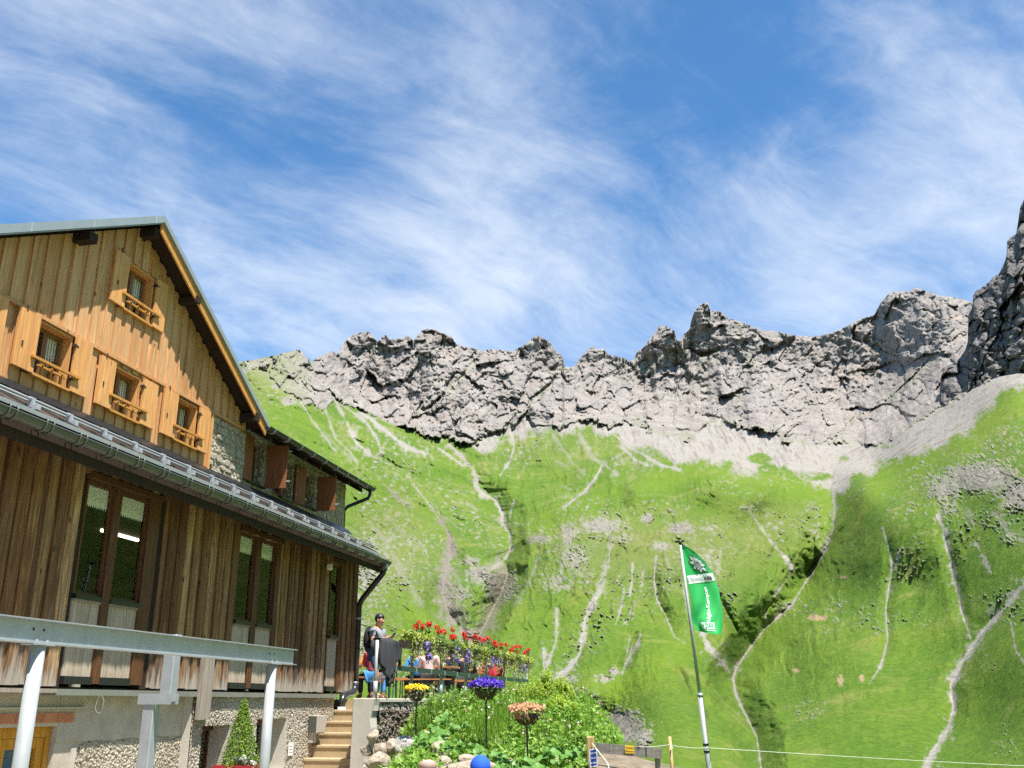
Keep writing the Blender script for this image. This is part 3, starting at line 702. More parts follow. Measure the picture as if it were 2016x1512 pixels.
bb = np.interp(bx_, [p[0] for p in BUT_BASE], [p[1] for p in BUT_BASE]) + 14
bs = np.minimum(bs, bb-6)
v_ = np.linspace(0, 1, nby)[:, None]
BPX = np.repeat(bx_[None], nby, 0); BPY = bb[None]+(bs-bb)[None]*v_
BR = np.interp(BPX, [1810, 1900, 2016, 2260], [690, 650, 610, 540]) + 120*v_**1.3
ddx, ddy, ddz = pray(BPX, BPY); hh = np.hypot(ddx, ddy); ddx, ddy, ddz = ddx/hh, ddy/hh, ddz/hh
xr, yr, zr = (BPX-1950)*0.36, BPX*0+0.4, (900-BPY)*0.36
wx = fbm(xr/60, yr/60, zr/60, 3, 0.5, 181)
ba = np.zeros(xr.shape, np.float32); bb2 = ba.copy()
w3_ = fbm(xr/18, yr, zr/18, 3, 0.55, 183)
f1, f2, c1 = worley((xr+w3_*9)/26, yr/34, (zr+w3_*9-0.4*xr)/34, 13, ba); g1, g2, c2 = worley((xr+w3_*6)/11, yr/13, (zr+w3_*6-0.4*xr)/9, 14, bb2); h1, h2, c3 = worley(xr/5, yr/5, zr/4.4, 15)
bd = (zr+0.35*xr)/9+wx*2; bd = bd-np.floor(bd)
rr = -(fbm(xr/70, yr/70, zr/110, 4, 0.55, 191, ridged=True)-0.9)*22 + (c1-0.5)*26 + 8*np.exp(-(f2-f1)*10) + ba*30 + (c2-0.5)*10 + 4*np.exp(-(g2-g1)*9) + bb2*15 + (c3-0.5)*3.4 + 1.2*np.exp(-(h2-h1)*8) - (fbm((xr+wx*8)/20, yr, zr/70, 3, 0.5, 197, ridged=True)-0.8)*16 + bd**2*3 + fbm(xr/3.4, yr/3.4, zr/2.6, 4, 0.72, 195)*3.0
fadeb = np.minimum(1, v_*9)
BR2 = BR + rr*0.8*fadeb
qx, qy, qz = ddx*BR2, ddy*BR2, EYE+ddz*BR2
bk = [(ddx[-1]*(BR2[-1]+22*k), ddy[-1]*(BR2[-1]+22*k), EYE+ddz[-1]*BR2[-1]-26*k) for k in range(1, 6)]
qx = np.vstack([qx]+[b[0][None] for b in bk]); qy = np.vstack([qy]+[b[1][None] for b in bk]); qz = np.vstack([qz]+[b[2][None] for b in bk])
M_BUTTRESS = terrain_material('buttress_rock', (0.66, 0.68, 0.72), 1.3)
o = np_mesh('rock_buttress', np.stack([qx, qy, qz], -1).reshape(-1, 3), grid_faces(*qx.shape), M_BUTTRESS)
m4 = np.zeros((*qx.shape, 4)); m4[..., 0] = 1; set_cols(o, 'cover', m4.reshape(-1, 4)); set_cols(o, 'tone', np.zeros(m4.shape).reshape(-1, 4)); tag(o, 'dark rock buttress at the right edge', kind='structure')
# ------------------------------------------------------------------ materials of the hut and the terrace
def mat_wood(name, cols, grain=1.0, knots=0.6, rough=0.75, weather=None, streak=(9, 9, 0.45), objvar=0.35, objtone=(0.5, 0.42, 0.36), bump=0.006, lightvar=0.25, boardvar=0.0):
    """boards with vertical grain; every board gets its own shade"""
    t = NT(name)
    r = t.rand()
    off = t.n('ShaderNodeCombineXYZ'); t.l(t.math('MULTIPLY', r, 37.0), off.inputs[0]); t.l(t.math('MULTIPLY', r, 91.0), off.inputs[2])
    v = t.n('ShaderNodeVectorMath', operation='ADD'); t.l(t.pos, v.inputs[0]); t.l(off.outputs[0], v.inputs[1])
    P = v.outputs[0]
    g = t.noise(4.0*grain, 7, 0.65, 0.6, vec=t.map(streak, vec=P))
    gf = t.noise(9.0*grain, 5, 0.6, 0.2, vec=t.map((6, 6, 0.35), vec=P))
    c = t.ramp(t.math('ADD', g, t.math('MULTIPLY', t.math('SUBTRACT', t.math('FRACT', t.math('MULTIPLY', r, 29.3)), 0.5), boardvar)), [(0.28, cols[0]), (0.5, cols[1]), (0.72, cols[2])])
    c = t.mix(t.range(gf, 0.42, 0.62, 0.45, 0.0), c, tuple(x*0.55 for x in cols[0]))
    c = t.mix(t.math('MULTIPLY', t.range(t.math('FRACT', t.math('MULTIPLY', r, 7.31)), 0.0, 1.0, 0, 1, False), objvar), c, tuple(x*y for x, y in zip(cols[1], objtone)))
    c = t.mix(t.math('MULTIPLY', t.range(t.math('FRACT', t.math('MULTIPLY', r, 13.7)), 0.0, 1.0, 0, 1, False), lightvar), c, cols[2])
    if knots:
        k = t.voro(1.0, t.map((5.2, 5.2, 2.4), vec=P))
        c = t.mix(t.range(k, 0.06, 0.13, knots, 0.0), c, tuple(x*0.22 for x in cols[0]))
    if weather:
        c = weather(t, c, P)
    t.bump(t.math('ADD', g, t.math('MULTIPLY', gf, 0.7)), 0.5, bump)
    return t.fin(c, rough, 0, 0.25)

def weather_dark(t, c, P):
    z = t.n('ShaderNodeSeparateXYZ'); t.l(t.pos, z.inputs[0]); Z = z.outputs[2]
    n = t.noise(2.2, 6, 0.65, vec=t.map((5, 5, 0.55), vec=P))
    grey = t.range(t.math('ADD', t.math('SUBTRACT', 2.45, Z), t.math('MULTIPLY', t.math('SUBTRACT', n, 0.5), 3.4)), -0.1, 0.9)
    c = t.mix(t.math('MULTIPLY', grey, 0.6), c, t.ramp(n, [(0.3, (0.05, 0.045, 0.042)), (0.5, (0.20, 0.18, 0.155)), (0.7, (0.36, 0.325, 0.28))]))
    black = t.range(t.math('ADD', t.math('SUBTRACT', 2.4, Z), t.math('MULTIPLY', t.math('SUBTRACT', t.noise(1.5, 5, 0.65, vec=t.map((4, 4, 0.8), vec=P)), 0.5), 3.0)), 0.2, 1.0)
    c = t.mix(t.math('MULTIPLY', black, 0.6), c, (0.03, 0.027, 0.025))
    pale_foot = t.range(t.math('ADD', t.math('SUBTRACT', 2.05, Z), t.math('MULTIPLY', t.math('SUBTRACT', n, 0.5), 1.1)), 0.0, 0.22)  # paler below a ragged edge near the board feet
    return t.mix(t.math('MULTIPLY', pale_foot, 0.7), c, (0.42, 0.38, 0.32))

M_DARKBOARD = mat_wood('weathered_brown_boards', [(0.065, 0.027, 0.011), (0.33, 0.160, 0.062), (0.68, 0.45, 0.225)], 1.0, 0.8, 0.7, weather_dark, objvar=0.7, objtone=(0.30, 0.24, 0.20), lightvar=0.10, boardvar=0.42)
M_LARCH = mat_wood('golden_larch_boards', [(0.43, 0.205, 0.078), (0.67, 0.365, 0.165), (0.78, 0.50, 0.275)], 0.8, 0.75, 0.7, objvar=0.5, objtone=(0.68, 0.6, 0.52), boardvar=0.22)
M_SHUTTER = mat_wood('oiled_larch_shutters', [(0.58, 0.265, 0.085), (0.72, 0.365, 0.13), (0.80, 0.46, 0.19)], 0.7, 0.5, 0.55, objvar=0.25, objtone=(0.8, 0.7, 0.6))
M_BARGE = mat_wood('orange_barge_board', [(0.46, 0.21, 0.045), (0.58, 0.28, 0.07), (0.66, 0.35, 0.10)], 0.6, 0.3, 0.55, objvar=0.1)
M_REDSHUT = mat_wood('red_brown_shutters', [(0.15, 0.055, 0.022), (0.24, 0.085, 0.035), (0.34, 0.14, 0.06)], 1.0, 0.5, 0.6, objvar=0.3)
M_DARKFRAME = mat_wood('dark_stained_timber', [(0.07, 0.03, 0.014), (0.13, 0.058, 0.026), (0.19, 0.09, 0.042)], 1.0, 0.2, 0.55, objvar=0.3)
M_BROWNFRAME = mat_wood('brown_window_frame', [(0.15, 0.07, 0.03), (0.24, 0.12, 0.055), (0.33, 0.18, 0.09)], 1.0, 0.2, 0.5, objvar=0.2)
M_NEARBLACK = mat_wood('near_black_timber', [(0.018, 0.012, 0.009), (0.035, 0.022, 0.015), (0.055, 0.035, 0.022)], 1.0, 0.0, 0.8, objvar=0.2)  # very dark brown timber for eaves, purlin ends and backing walls
M_PALEPANEL = mat_wood('bleached_larch_panels', [(0.33, 0.26, 0.19), (0.47, 0.385, 0.29), (0.58, 0.49, 0.38)], 0.6, 0.5, 0.75, objvar=0.3, objtone=(0.75, 0.72, 0.7))
M_GREYBOARD = mat_wood('silver_grey_boards', [(0.19, 0.155, 0.125), (0.32, 0.275, 0.23), (0.45, 0.40, 0.34)], 1.0, 0.5, 0.8, objvar=0.3)
M_GREYPLANK = mat_wood('grey_fence_plank', [(0.16, 0.14, 0.125), (0.27, 0.245, 0.22), (0.38, 0.35, 0.31)], 0.8, 0.7, 0.85, streak=(0.7, 9, 9), objvar=0.1)
M_YELLOWDOOR = mat_wood('yellow_varnished_door', [(0.46, 0.20, 0.022), (0.58, 0.27, 0.035), (0.68, 0.34, 0.06)], 0.6, 0.15, 0.3, objvar=0.1)
M_BEERWOOD = mat_wood('orange_beer_bench_wood', [(0.46, 0.20, 0.06), (0.58, 0.26, 0.09), (0.66, 0.34, 0.14)], 0.6, 0.2, 0.4, streak=(3, 0.5, 9), objvar=0.2)
M_STAKE = mat_wood('new_fence_stake', [(0.42, 0.26, 0.11), (0.55, 0.36, 0.17), (0.64, 0.45, 0.24)], 1.0, 0.2, 0.7)
M_STEEL = mat_plain('galvanised_steel', (0.36, 0.39, 0.42), 0.45, 0.3, 0.22, 7.0, spec=0.5)
M_STEELP = mat_plain('galvanised_post', (0.36, 0.38, 0.385), 0.5, 0.15, 0.22, 5.0, spec=0.5)
M_GUTTER = mat_plain('grey_green_zinc_gutter', (0.115, 0.122, 0.105), 0.42, 0.45, 0.25, 5.0, spec=0.5)
M_DARKMETAL = mat_plain('dark_painted_metal', (0.022, 0.023, 0.026), 0.35, 0.2, 0.25, 6.0, spec=0.5)
M_BLACKPLASTIC = mat_plain('black_drain_pipe', (0.022, 0.024, 0.030), 0.28, 0.0, 0.2, 6.0, spec=0.6)
M_WHITEMETAL = mat_plain('pale_sheet_metal', (0.44, 0.46, 0.50), 0.4, 0.35, 0.15, 8.0, spec=0.5)
M_ROOFMETAL = mat_plain('brown_grey_standing_seam_roof', (0.16, 0.135, 0.12), 0.3, 0.6, 0.25, 1.2, spec=0.5)
M_VERGE = mat_plain('grey_verge_flashing', (0.34, 0.385, 0.40), 0.45, 0.35, 0.15, 4.0, spec=0.5)
M_FLASH = mat_plain('sheet_flashing', (0.30, 0.30, 0.27), 0.5, 0.5, 0.3, 3.0)
M_WHITE = mat_plain('white_plastic', (0.74, 0.73, 0.70), 0.45, 0, 0.06)
M_LAMP = mat_plain('cream_lamp_shell', (0.70, 0.64, 0.52), 0.4, 0, 0.06)
M_BOXGREY = mat_plain('beige_meter_box', (0.42, 0.385, 0.33), 0.5, 0, 0.08)
M_BLACK = mat_plain('dark_interior', (0.012, 0.011, 0.010), 0.9)
M_INTERIOR = mat_plain('dim_room_wall', (0.045, 0.036, 0.028), 0.9)
M_CURTAIN = mat_plain('white_lace_curtain', (0.84, 0.82, 0.77), 0.9, 0, 0.12, 30)
M_YCURTAIN = mat_plain('ochre_curtain', (0.45, 0.30, 0.10), 0.9, 0, 0.15, 20)
M_BRICK = mat_plain('terracotta_lintel_brick', (0.56, 0.235, 0.11), 0.85, 0, 0.16, 14, 0.004, objvar=0.3)
M_MORTAR = mat_plain('lime_mortar', (0.46, 0.41, 0.31), 0.95, 0, 0.2, 12, 0.006)
M_IRON = mat_plain('rusty_iron', (0.07, 0.045, 0.032), 0.7, 0.4, 0.3, 20)

def mat_glass():
    t = NT('window_glass')
    gl = t.n('ShaderNodeBsdfGlossy'); gl.inputs['Roughness'].default_value = 0.02; gl.inputs['Color'].default_value = (0.85, 0.9, 0.88, 1)
    tr = t.n('ShaderNodeBsdfTransparent'); tr.inputs['Color'].default_value = (0.93, 0.95, 0.94, 1)
    fr = t.n('ShaderNodeFresnel'); fr.inputs['IOR'].default_value = 1.55
    w = t.bump(t.noise(1.3, 2, 0.4), 0.25, 0.01); t.l(w.outputs[0], gl.inputs['Normal'])
    m = t.n('ShaderNodeMixShader'); front = t.math('SUBTRACT', 1.0, t.n('ShaderNodeNewGeometry').outputs['Backfacing']); t.l(t.math('MULTIPLY', t.math('MULTIPLY', fr.outputs[0], 0.6), front, None, True), m.inputs[0]); t.l(tr.outputs[0], m.inputs[1]); t.l(gl.outputs[0], m.inputs[2])
    t.l(m.outputs[0], t.out.inputs[0]); return t.mat
M_GLASS = mat_glass()

def mat_roughcast(name, c0, c1, scale, depth, patch=None):
    t = NT(name)
    v = t.voro(scale, None, 'F1'); n = t.noise(1.2, 6, 0.65); n2 = t.noise(scale*1.7, 4, 0.6)
    c = t.mix(t.range(n, 0.35, 0.68), c0, c1)
    c = t.mix(t.range(n2, 0.38, 0.62, 0.5, 0.0), c, tuple(x*0.42 for x in c0))
    c = t.mix(t.range(v, 0.30, 0.62, 0, 0.55), c, tuple(x*0.30 for x in c0))
    if patch: c = t.mix(t.range(t.noise(0.9, 5, 0.6, vec=t.map((1,1,1), (0,0,0), (9,4,2))), 0.5, 0.66, 0, 0.6), c, patch)
    h = t.math('SUBTRACT', t.math('MULTIPLY', n2, 0.8), t.math('MULTIPLY', v, 1.4))
    t.bump(h, 1.0, depth)
    return t.fin(c, 0.95, 0, 0.1)
M_PEBBLE = mat_roughcast('pebbledash', (0.54, 0.475, 0.37), (0.70, 0.635, 0.52), 30, 0.02)
M_PLASTER = mat_plain('grey_cement_render', (0.42, 0.375, 0.30), 0.95, 0, 0.42, 3.2, 0.006)
M_RUBBLE = mat_roughcast('rubble_wall_mortar', (0.50, 0.435, 0.33), (0.62, 0.55, 0.43), 13, 0.03)
M_CONCRETE = mat_plain('pale_concrete', (0.47, 0.435, 0.37), 0.92, 0, 0.24, 5.0, 0.004)
M_STEP = mat_plain('sandy_concrete_step', (0.40, 0.305, 0.185), 0.95, 0, 0.25, 8.0, 0.006)
M_EXPOSED = mat_roughcast('exposed_aggregate', (0.25, 0.205, 0.155), (0.38, 0.33, 0.26), 22, 0.04)
def mat_stone(name, a, b, c, scale=3.0, objvar=0.5):
    t = NT(name)
    r = t.rand()
    off = t.n('ShaderNodeCombineXYZ'); t.l(t.math('MULTIPLY', r, 50.0), off.inputs[0])
    v = t.n('ShaderNodeVectorMath', operation='ADD'); t.l(t.pos, v.inputs[0]); t.l(off.outputs[0], v.inputs[1])
    n = t.noise(scale, 8, 0.7, 0.6, vec=v.outputs[0]); n2 = t.noise(scale*6, 6, 0.7, vec=v.outputs[0])
    col = t.ramp(n, [(0.3, a), (0.5, b), (0.72, c)])
    col = t.mix(t.range(n2, 0.36, 0.58, 0.6, 0), col, tuple(x*0.45 for x in a))
    col = t.mix(t.math('MULTIPLY', r, objvar), col, tuple(x*0.62 for x in b))
    t.bump(t.math('ADD', n, t.math('MULTIPLY', n2, 0.5)), 0.8, 0.03)
    return t.fin(col, 0.9, 0, 0.2)
M_WALLSTONE = mat_stone('wall_stone', (0.33, 0.285, 0.22), (0.48, 0.425, 0.335), (0.60, 0.54, 0.43), 5.0)
M_BOULDER = mat_stone('garden_boulder', (0.27, 0.215, 0.15), (0.41, 0.345, 0.265), (0.53, 0.475, 0.39), 3.0, 0.35)
M_WHITEROCK = mat_stone('white_limestone', (0.38, 0.355, 0.32), (0.52, 0.50, 0.46), (0.62, 0.60, 0.56), 2.5, 0.1)
# ------------------------------------------------------------------ the mountain hut
# world axes: Y runs along the facade away from the camera, X points out of the facade, Z up
XF, XG = -7.6, -8.7                      # lean-to facade and gable wall
hut = thing('mountain_hut', 'large timber and stone mountain hut with steep gable and a boarded lean-to front', 'mountain hut', (XG, 12.0, 0.5))
R_ = random.Random(11)

def sub_rect(y0, y1, z0, z1, holes):
    """split the board strip y0..y1 at holes (ya, yb, za, zb); returns z spans left over"""
    spans = [(z0, z1)]
    for (a, b, c, d) in holes:
        if y1 <= a+0.01 or y0 >= b-0.01: continue
        out = []
        for (s, e) in spans:
            if d <= s or c >= e: out.append((s, e)); continue
            if c-s > 0.03: out.append((s, c))
            if e-d > 0.03: out.append((d, e))
        spans = out
    return spans

# ---- main walls (behind the boards)
RY, RZ, RS = 12.22, 8.83, 0.557           # ridge position, height at the verge plane, slope
def roof_z(y): return RZ - abs(y-RY)*RS
WY0, WY1 = 4.2, 15.75
# gable wall core, with openings boxed in by reveals
GAB_WIN = [(11.93, 12.68, 7.27, 8.06), (10.26, 10.99, 5.67, 6.42), (11.94, 12.66, 5.67, 6.36), (13.66, 14.35, 5.68, 6.40)]
EXTRA_WIN = [(8.55, 9.28, 5.67, 6.42)]
core = MB()
def wall_cells(mb, x0, x1, ys, zs, holes, keep):
    for i in range(len(ys)-1):
        for j in range(len(zs)-1):
            a, b, c, d = ys[i], ys[i+1], zs[j], zs[j+1]
            if any(a >= h[0]-1e-4 and b <= h[1]+1e-4 and c >= h[2]-1e-4 and d <= h[3]+1e-4 for h in holes): continue
            if keep(0.5*(a+b), 0.5*(c+d)): mb.box(x0, x1, a, b, c, d)
holes = GAB_WIN + EXTRA_WIN
ys = sorted({WY0, WY1} | {h[0] for h in holes} | {h[1] for h in holes})
# core built as column prisms so that it can follow the roof slope
for i in range(len(ys)-1):
    a, b = ys[i], ys[i+1]
    cuts = [h for h in holes if a >= h[0]-1e-4 and b <= h[1]+1e-4]
    zs = [4.3] + [v for h in sorted(cuts, key=lambda q: q[2]) for v in (h[2], h[3])] + [None]
    for k in range(0, len(zs), 2):
        lo, hi = zs[k], zs[k+1]
        if hi is None:
            mids = [a, RY, b] if a < RY < b else [a, b]
            poly = [(a, lo)] + [(b, lo)] + [(y, max(lo, roof_z(y)-0.06)) for y in reversed(mids)]
            core.prism(poly, 'x', XG-0.35, XG-0.03)
        else:
            core.box(XG-0.35, XG-0.03, a, b, lo, hi)
core.build('wall', M_INTERIOR, hut)

# ---- upper gable boards: broad boards lapped over narrower ones
holes_u = [(h[0]-0.02, h[1]+0.02, h[2]-0.03, h[3]+0.02) for h in GAB_WIN[:1]]
def board(name, mat, parent, x0, x1, y0, y1, z0, z1, top=None):
    mb = MB()
    if top is None: mb.box(x0, x1, y0, y1, z0, z1)
    else: mb.prism([(y0, z0), (y1, z0), (y1, top(y1)), (y0, top(y0))], 'x', x0, x1)
    return mb.build(name, mat, parent)
y = 7.9; k = 0
while y < 16.1:
    w = 0.155 + R_.uniform(-0.015, 0.02) if k % 2 == 0 else 0.105 + R_.uniform(-0.01, 0.015)
    x1 = XG + (0.028 if k % 2 == 0 else 0.0) + R_.uniform(-0.003, 0.004)
    ya, yb = y + (0.0 if k % 2 == 0 else 0.004), min(y+w-(0.0 if k % 2 == 0 else 0.004), 16.12)
    if ya < RY < yb: yb = RY
    for (s, e) in sub_rect(ya, yb, 6.49, 99, holes_u):
        if e > 90:
            if roof_z(0.5*(ya+yb))-0.08 > s+0.05:
                board('gable_board', M_LARCH, hut, XG-0.028, x1, ya, yb, s+0.0, None, lambda q: roof_z(q)-0.09)
        else:
            board('gable_board', M_LARCH, hut, XG-0.028, x1, ya, yb, s, e)
    y = yb; k += 1
# drip board between the two rows
box('drip_rail', M_LARCH, hut, XG-0.02, XG+0.05, 7.9, 16.0, 6.435, 6.485)
# ---- lower gable boards
holes_l = [(h[0]-0.02, h[1]+0.02, h[2]-0.03, h[3]+0.02) for h in GAB_WIN[1:]+EXTRA_WIN]
y = 7.9; k = 0
while y < 14.8:
    w = 0.15 + R_.uniform(-0.015, 0.02) if k % 2 == 0 else 0.10 + R_.uniform(-0.01, 0.015)
    x1 = XG + (0.015 if k % 2 == 0 else -0.012)
    ya, yb = y + 0.003, min(y+w-0.003, 14.80)
    for (s, e) in sub_rect(ya, yb, 5.30, 6.43, holes_l):
        board('gable_board', M_LARCH, hut, XG-0.029, x1, ya, yb, s, e)
    y = yb+0.003; k += 1
box('corner_board', M_SHUTTER, hut, XG-0.03, XG+0.045, 14.81, 14.88, 5.25, 6.43)

# ---- small gable windows with shutters and flower rails
def gable_window(y0, y1, z0, z1, left_sh, right_sh, rail=True, dz=0.0):
    w = thing('window', None, None); w.location = (0, 0, 0)
    w.parent = hut; w.location = Vector((XG, 0.5*(y0+y1), z0)) - root_loc(hut)
    xi = XG-0.13
    mb = MB()                                                     # reveal lining
    mb.box(xi, XG+0.02, y0, y0+0.022, z0, z1); mb.box(xi, XG+0.02, y1-0.022, y1, z0, z1)
    mb.box(xi, XG+0.02, y0+0.022, y1-0.022, z1-0.022, z1)
    mb.build('reveal', M_SHUTTER, w)
    box('sill', M_BARGE, w, xi, XG+0.075, y0-0.03, y1+0.03, z0-0.035, z0)
    f = MB()
    a, b, c, d = y0+0.024, y1-0.024, z0+0.002, z1-0.024
    m = 0.5*(a+b)
    for (p, q) in ((a, m), (m, b)):
        f.box(xi-0.05, xi+0.012, p+0.001, p+0.045, c, d); f.box(xi-0.05, xi+0.012, q-0.045, q-0.001, c, d)
        f.box(xi-0.05, xi+0.010, p+0.045, q-0.045, c, c+0.05); f.box(xi-0.05, xi+0.010, p+0.045, q-0.045, d-0.05, d)
    f.build('frame', M_BROWNFRAME, w)
    for (p, q) in ((a, m), (m, b)):
        box('pane', M_GLASS, w, xi-0.022, xi-0.016, p+0.045, q-0.045, c+0.05, d-0.05)
    # curtains behind the right casement
    n = 9; cv = MB(); cy0, cy1 = m+0.046, b-0.046
    for i in range(n):
        ya, yb = cy0+(cy1-cy0)*i/n, cy0+(cy1-cy0)*(i+1)/n
        xo = xi-0.045-(0.012 if i % 2 else 0.0)
        bot = c+0.36*(d-c) + 0.20*(d-c)*abs(math.sin(i*1.3))
        cv.box(xo-0.004, xo, ya, yb, bot, d-0.04)
    cv.build('curtain', M_CURTAIN, w)
    box('side_curtain', M_YCURTAIN, w, xi-0.12, xi-0.11, b-0.17, b-0.05, c+0.04, d-0.3)
    box('dark_room', M_BLACK, w, xi-0.45, xi-0.44, y0-0.2, y1+0.2, z0-0.2, z1+0.2)
    for (p, q) in (left_sh, right_sh):
        mbs = MB(); nb = 3
        for i in range(nb):
            mbs.box(XG+0.045, XG+0.085, p+(q-p)*i/nb+0.002, p+(q-p)*(i+1)/nb-0.002, z0-0.02+dz, z1+0.01+dz)
        mbs.box(XG+0.03, XG+0.0449, p+0.02, q-0.02, z0+0.08, z0+0.16); mbs.box(XG+0.03, XG+0.0449, p+0.02, q-0.02, z1-0.17, z1-0.09)
        mbs.build('shutter', M_SHUTTER, w)
    for zz_ in (z0+0.14, z1-0.12):
        hb = MB(); hb.box(XG+0.03, XG+0.095, right_sh[0]-0.028, right_sh[0]+0.0, zz_-0.02, zz_+0.02); hb.box(XG+0.0851, XG+0.092, right_sh[0]+0.0, right_sh[0]+0.05, zz_-0.008, zz_+0.008)
        hb.build('hinge', M_IRON, w)
        box('shutter_hook', M_IRON, w, XG+0.086, XG+0.094, left_sh[0]+0.10, left_sh[0]+0.125, zz_+0.12, zz_+0.19)
    if rail:
        rb = MB()
        zr_ = z0+0.17
        rb.box(XG+0.088, XG+0.125, y0-0.10, y1+0.14, zr_, zr_+0.035)
        for f_ in (0.24, 0.5, 0.78): rb.box(XG+0.03, XG+0.06, y0+(y1-y0)*f_-0.016, y0+(y1-y0)*f_+0.016, z0, zr_+0.0)
        rb.box(XG+0.03, XG+0.06, y0+0.1, y1-0.06, zr_-0.05, zr_-0.022)
        rb.build('flower_rail', M_BARGE, w)
    return w
gable_window(11.93, 12.68, 7.27, 8.06, (11.58, 11.93), (12.69, 13.0))
gable_window(10.26, 10.99, 5.67, 6.42, (9.86, 10.25), (11.0, 11.36))
gable_window(11.94, 12.66, 5.67, 6.36, (11.57, 11.93), (12.67, 13.05))
gable_window(13.66, 14.35, 5.68, 6.40, (13.25, 13.65), (14.36, 14.70))
gable_window(8.55, 9.28, 5.67, 6.42, (8.18, 8.54), (9.29, 9.64))

# ---- gable roof with verge boards, soffit and purlins
XV = -8.35
def slope_slab(mb, x0, x1, ya, yb, top_off, thick):
    mb.prism([(ya, roof_z(ya)+top_off), (yb, roof_z(yb)+top_off), (yb, roof_z(yb)+top_off-thick), (ya, roof_z(ya)+top_off-thick)], 'x', x0, x1)
r1 = MB(); slope_slab(r1, -17.0, XV-0.002, 7.6, RY, 0.05, 0.045); slope_slab(r1, -17.0, XV-0.002, RY, 16.28, 0.05, 0.045)
r1.build('roof', M_ROOFMETAL, hut)
for (a, b) in ((7.65, RY-0.004), (RY+0.004, 16.26)):
    s_ = MB(); slope_slab(s_, -9.2, XV-0.03, a, b, -0.005, 0.05); s_.build('soffit', M_NEARBLACK, hut)
b1 = MB(); slope_slab(b1, XV-0.028, XV, RY+0.0, 16.26, -0.02, 0.175); b1.build('barge_board', M_BARGE, hut)
b2 = MB(); slope_slab(b2, XV-0.028, XV, 7.6, RY-0.002, 0.045, 0.10); b2.build('barge_board', M_VERGE, hut)
v1 = MB(); slope_slab(v1, XV-0.10, XV+0.035, RY, 16.30, 0.085, 0.10); v1.build('verge_flashing', M_VERGE, hut)
v2 = MB(); slope_slab(v2, XV-0.10, XV+0.035, 7.6, RY-0.002, 0.090, 0.022); slope_slab(v2, XV+0.001, XV+0.035, 7.6, RY-0.002, 0.068, 0.10); v2.build('verge_flashing', M_VERGE, hut)
for yy in (7.9, 9.45, 10.6, 12.0):                                     # seams of the left flashing
    sm = MB(); slope_slab(sm, XV-0.11, XV+0.039, yy, yy+0.025, 0.095, 0.13); sm.build('seam_clip', M_WHITEMETAL, hut)
for (yp, w, h) in ((10.75, 0.17, 0.14), (12.22, 0.15, 0.15), (13.45, 0.12, 0.11), (15.85, 0.13, 0.15)):
    zt = roof_z(yp)-0.07-(0.06 if yp == 12.22 else 0.055*w/0.2)
    p = MB(); p.box(XG-0.3, XV-0.05 if yp < 13 else XV+0.03, yp-w/2, yp+w/2, zt-h, zt); p.build('purlin_end', M_NEARBLACK, hut)

# ---- rubble stone gable corner and wing
YW = 21.42
XW = XG-0.10
WING_WIN = [(16.57, 17.15, 5.60, 6.42), (17.95, 18.50, 5.58, 6.34), (19.0, 19.66, 5.62, 6.34)]
wm = MB()
wys = sorted({16.17, YW} | {v for h in WING_WIN for v in h[:2]})
for i in range(len(wys)-1):
    a, b = wys[i], wys[i+1]
    hh = [h for h in WING_WIN if abs(h[0]-a) < 1e-4]
    if hh:
        wm.box(XW-0.45, XW, a, b, 4.7, hh[0][2]); wm.box(XW-0.45, XW, a, b, hh[0][3], 6.70)
    else: wm.box(XW-0.45, XW, a, b, 4.7, 6.70)
wm.box(-14.5, XW-0.451, YW-0.4, YW, 4.7, 6.70)
wm.box(XG-0.45, XG-0.01, 14.885, 16.169, 4.7, 6.43)
wm.box(XG-0.45, XG-0.06, 15.751, 16.169, 6.431, 6.8)
stone_wall = wm.build('stone_wall', M_RUBBLE, hut)
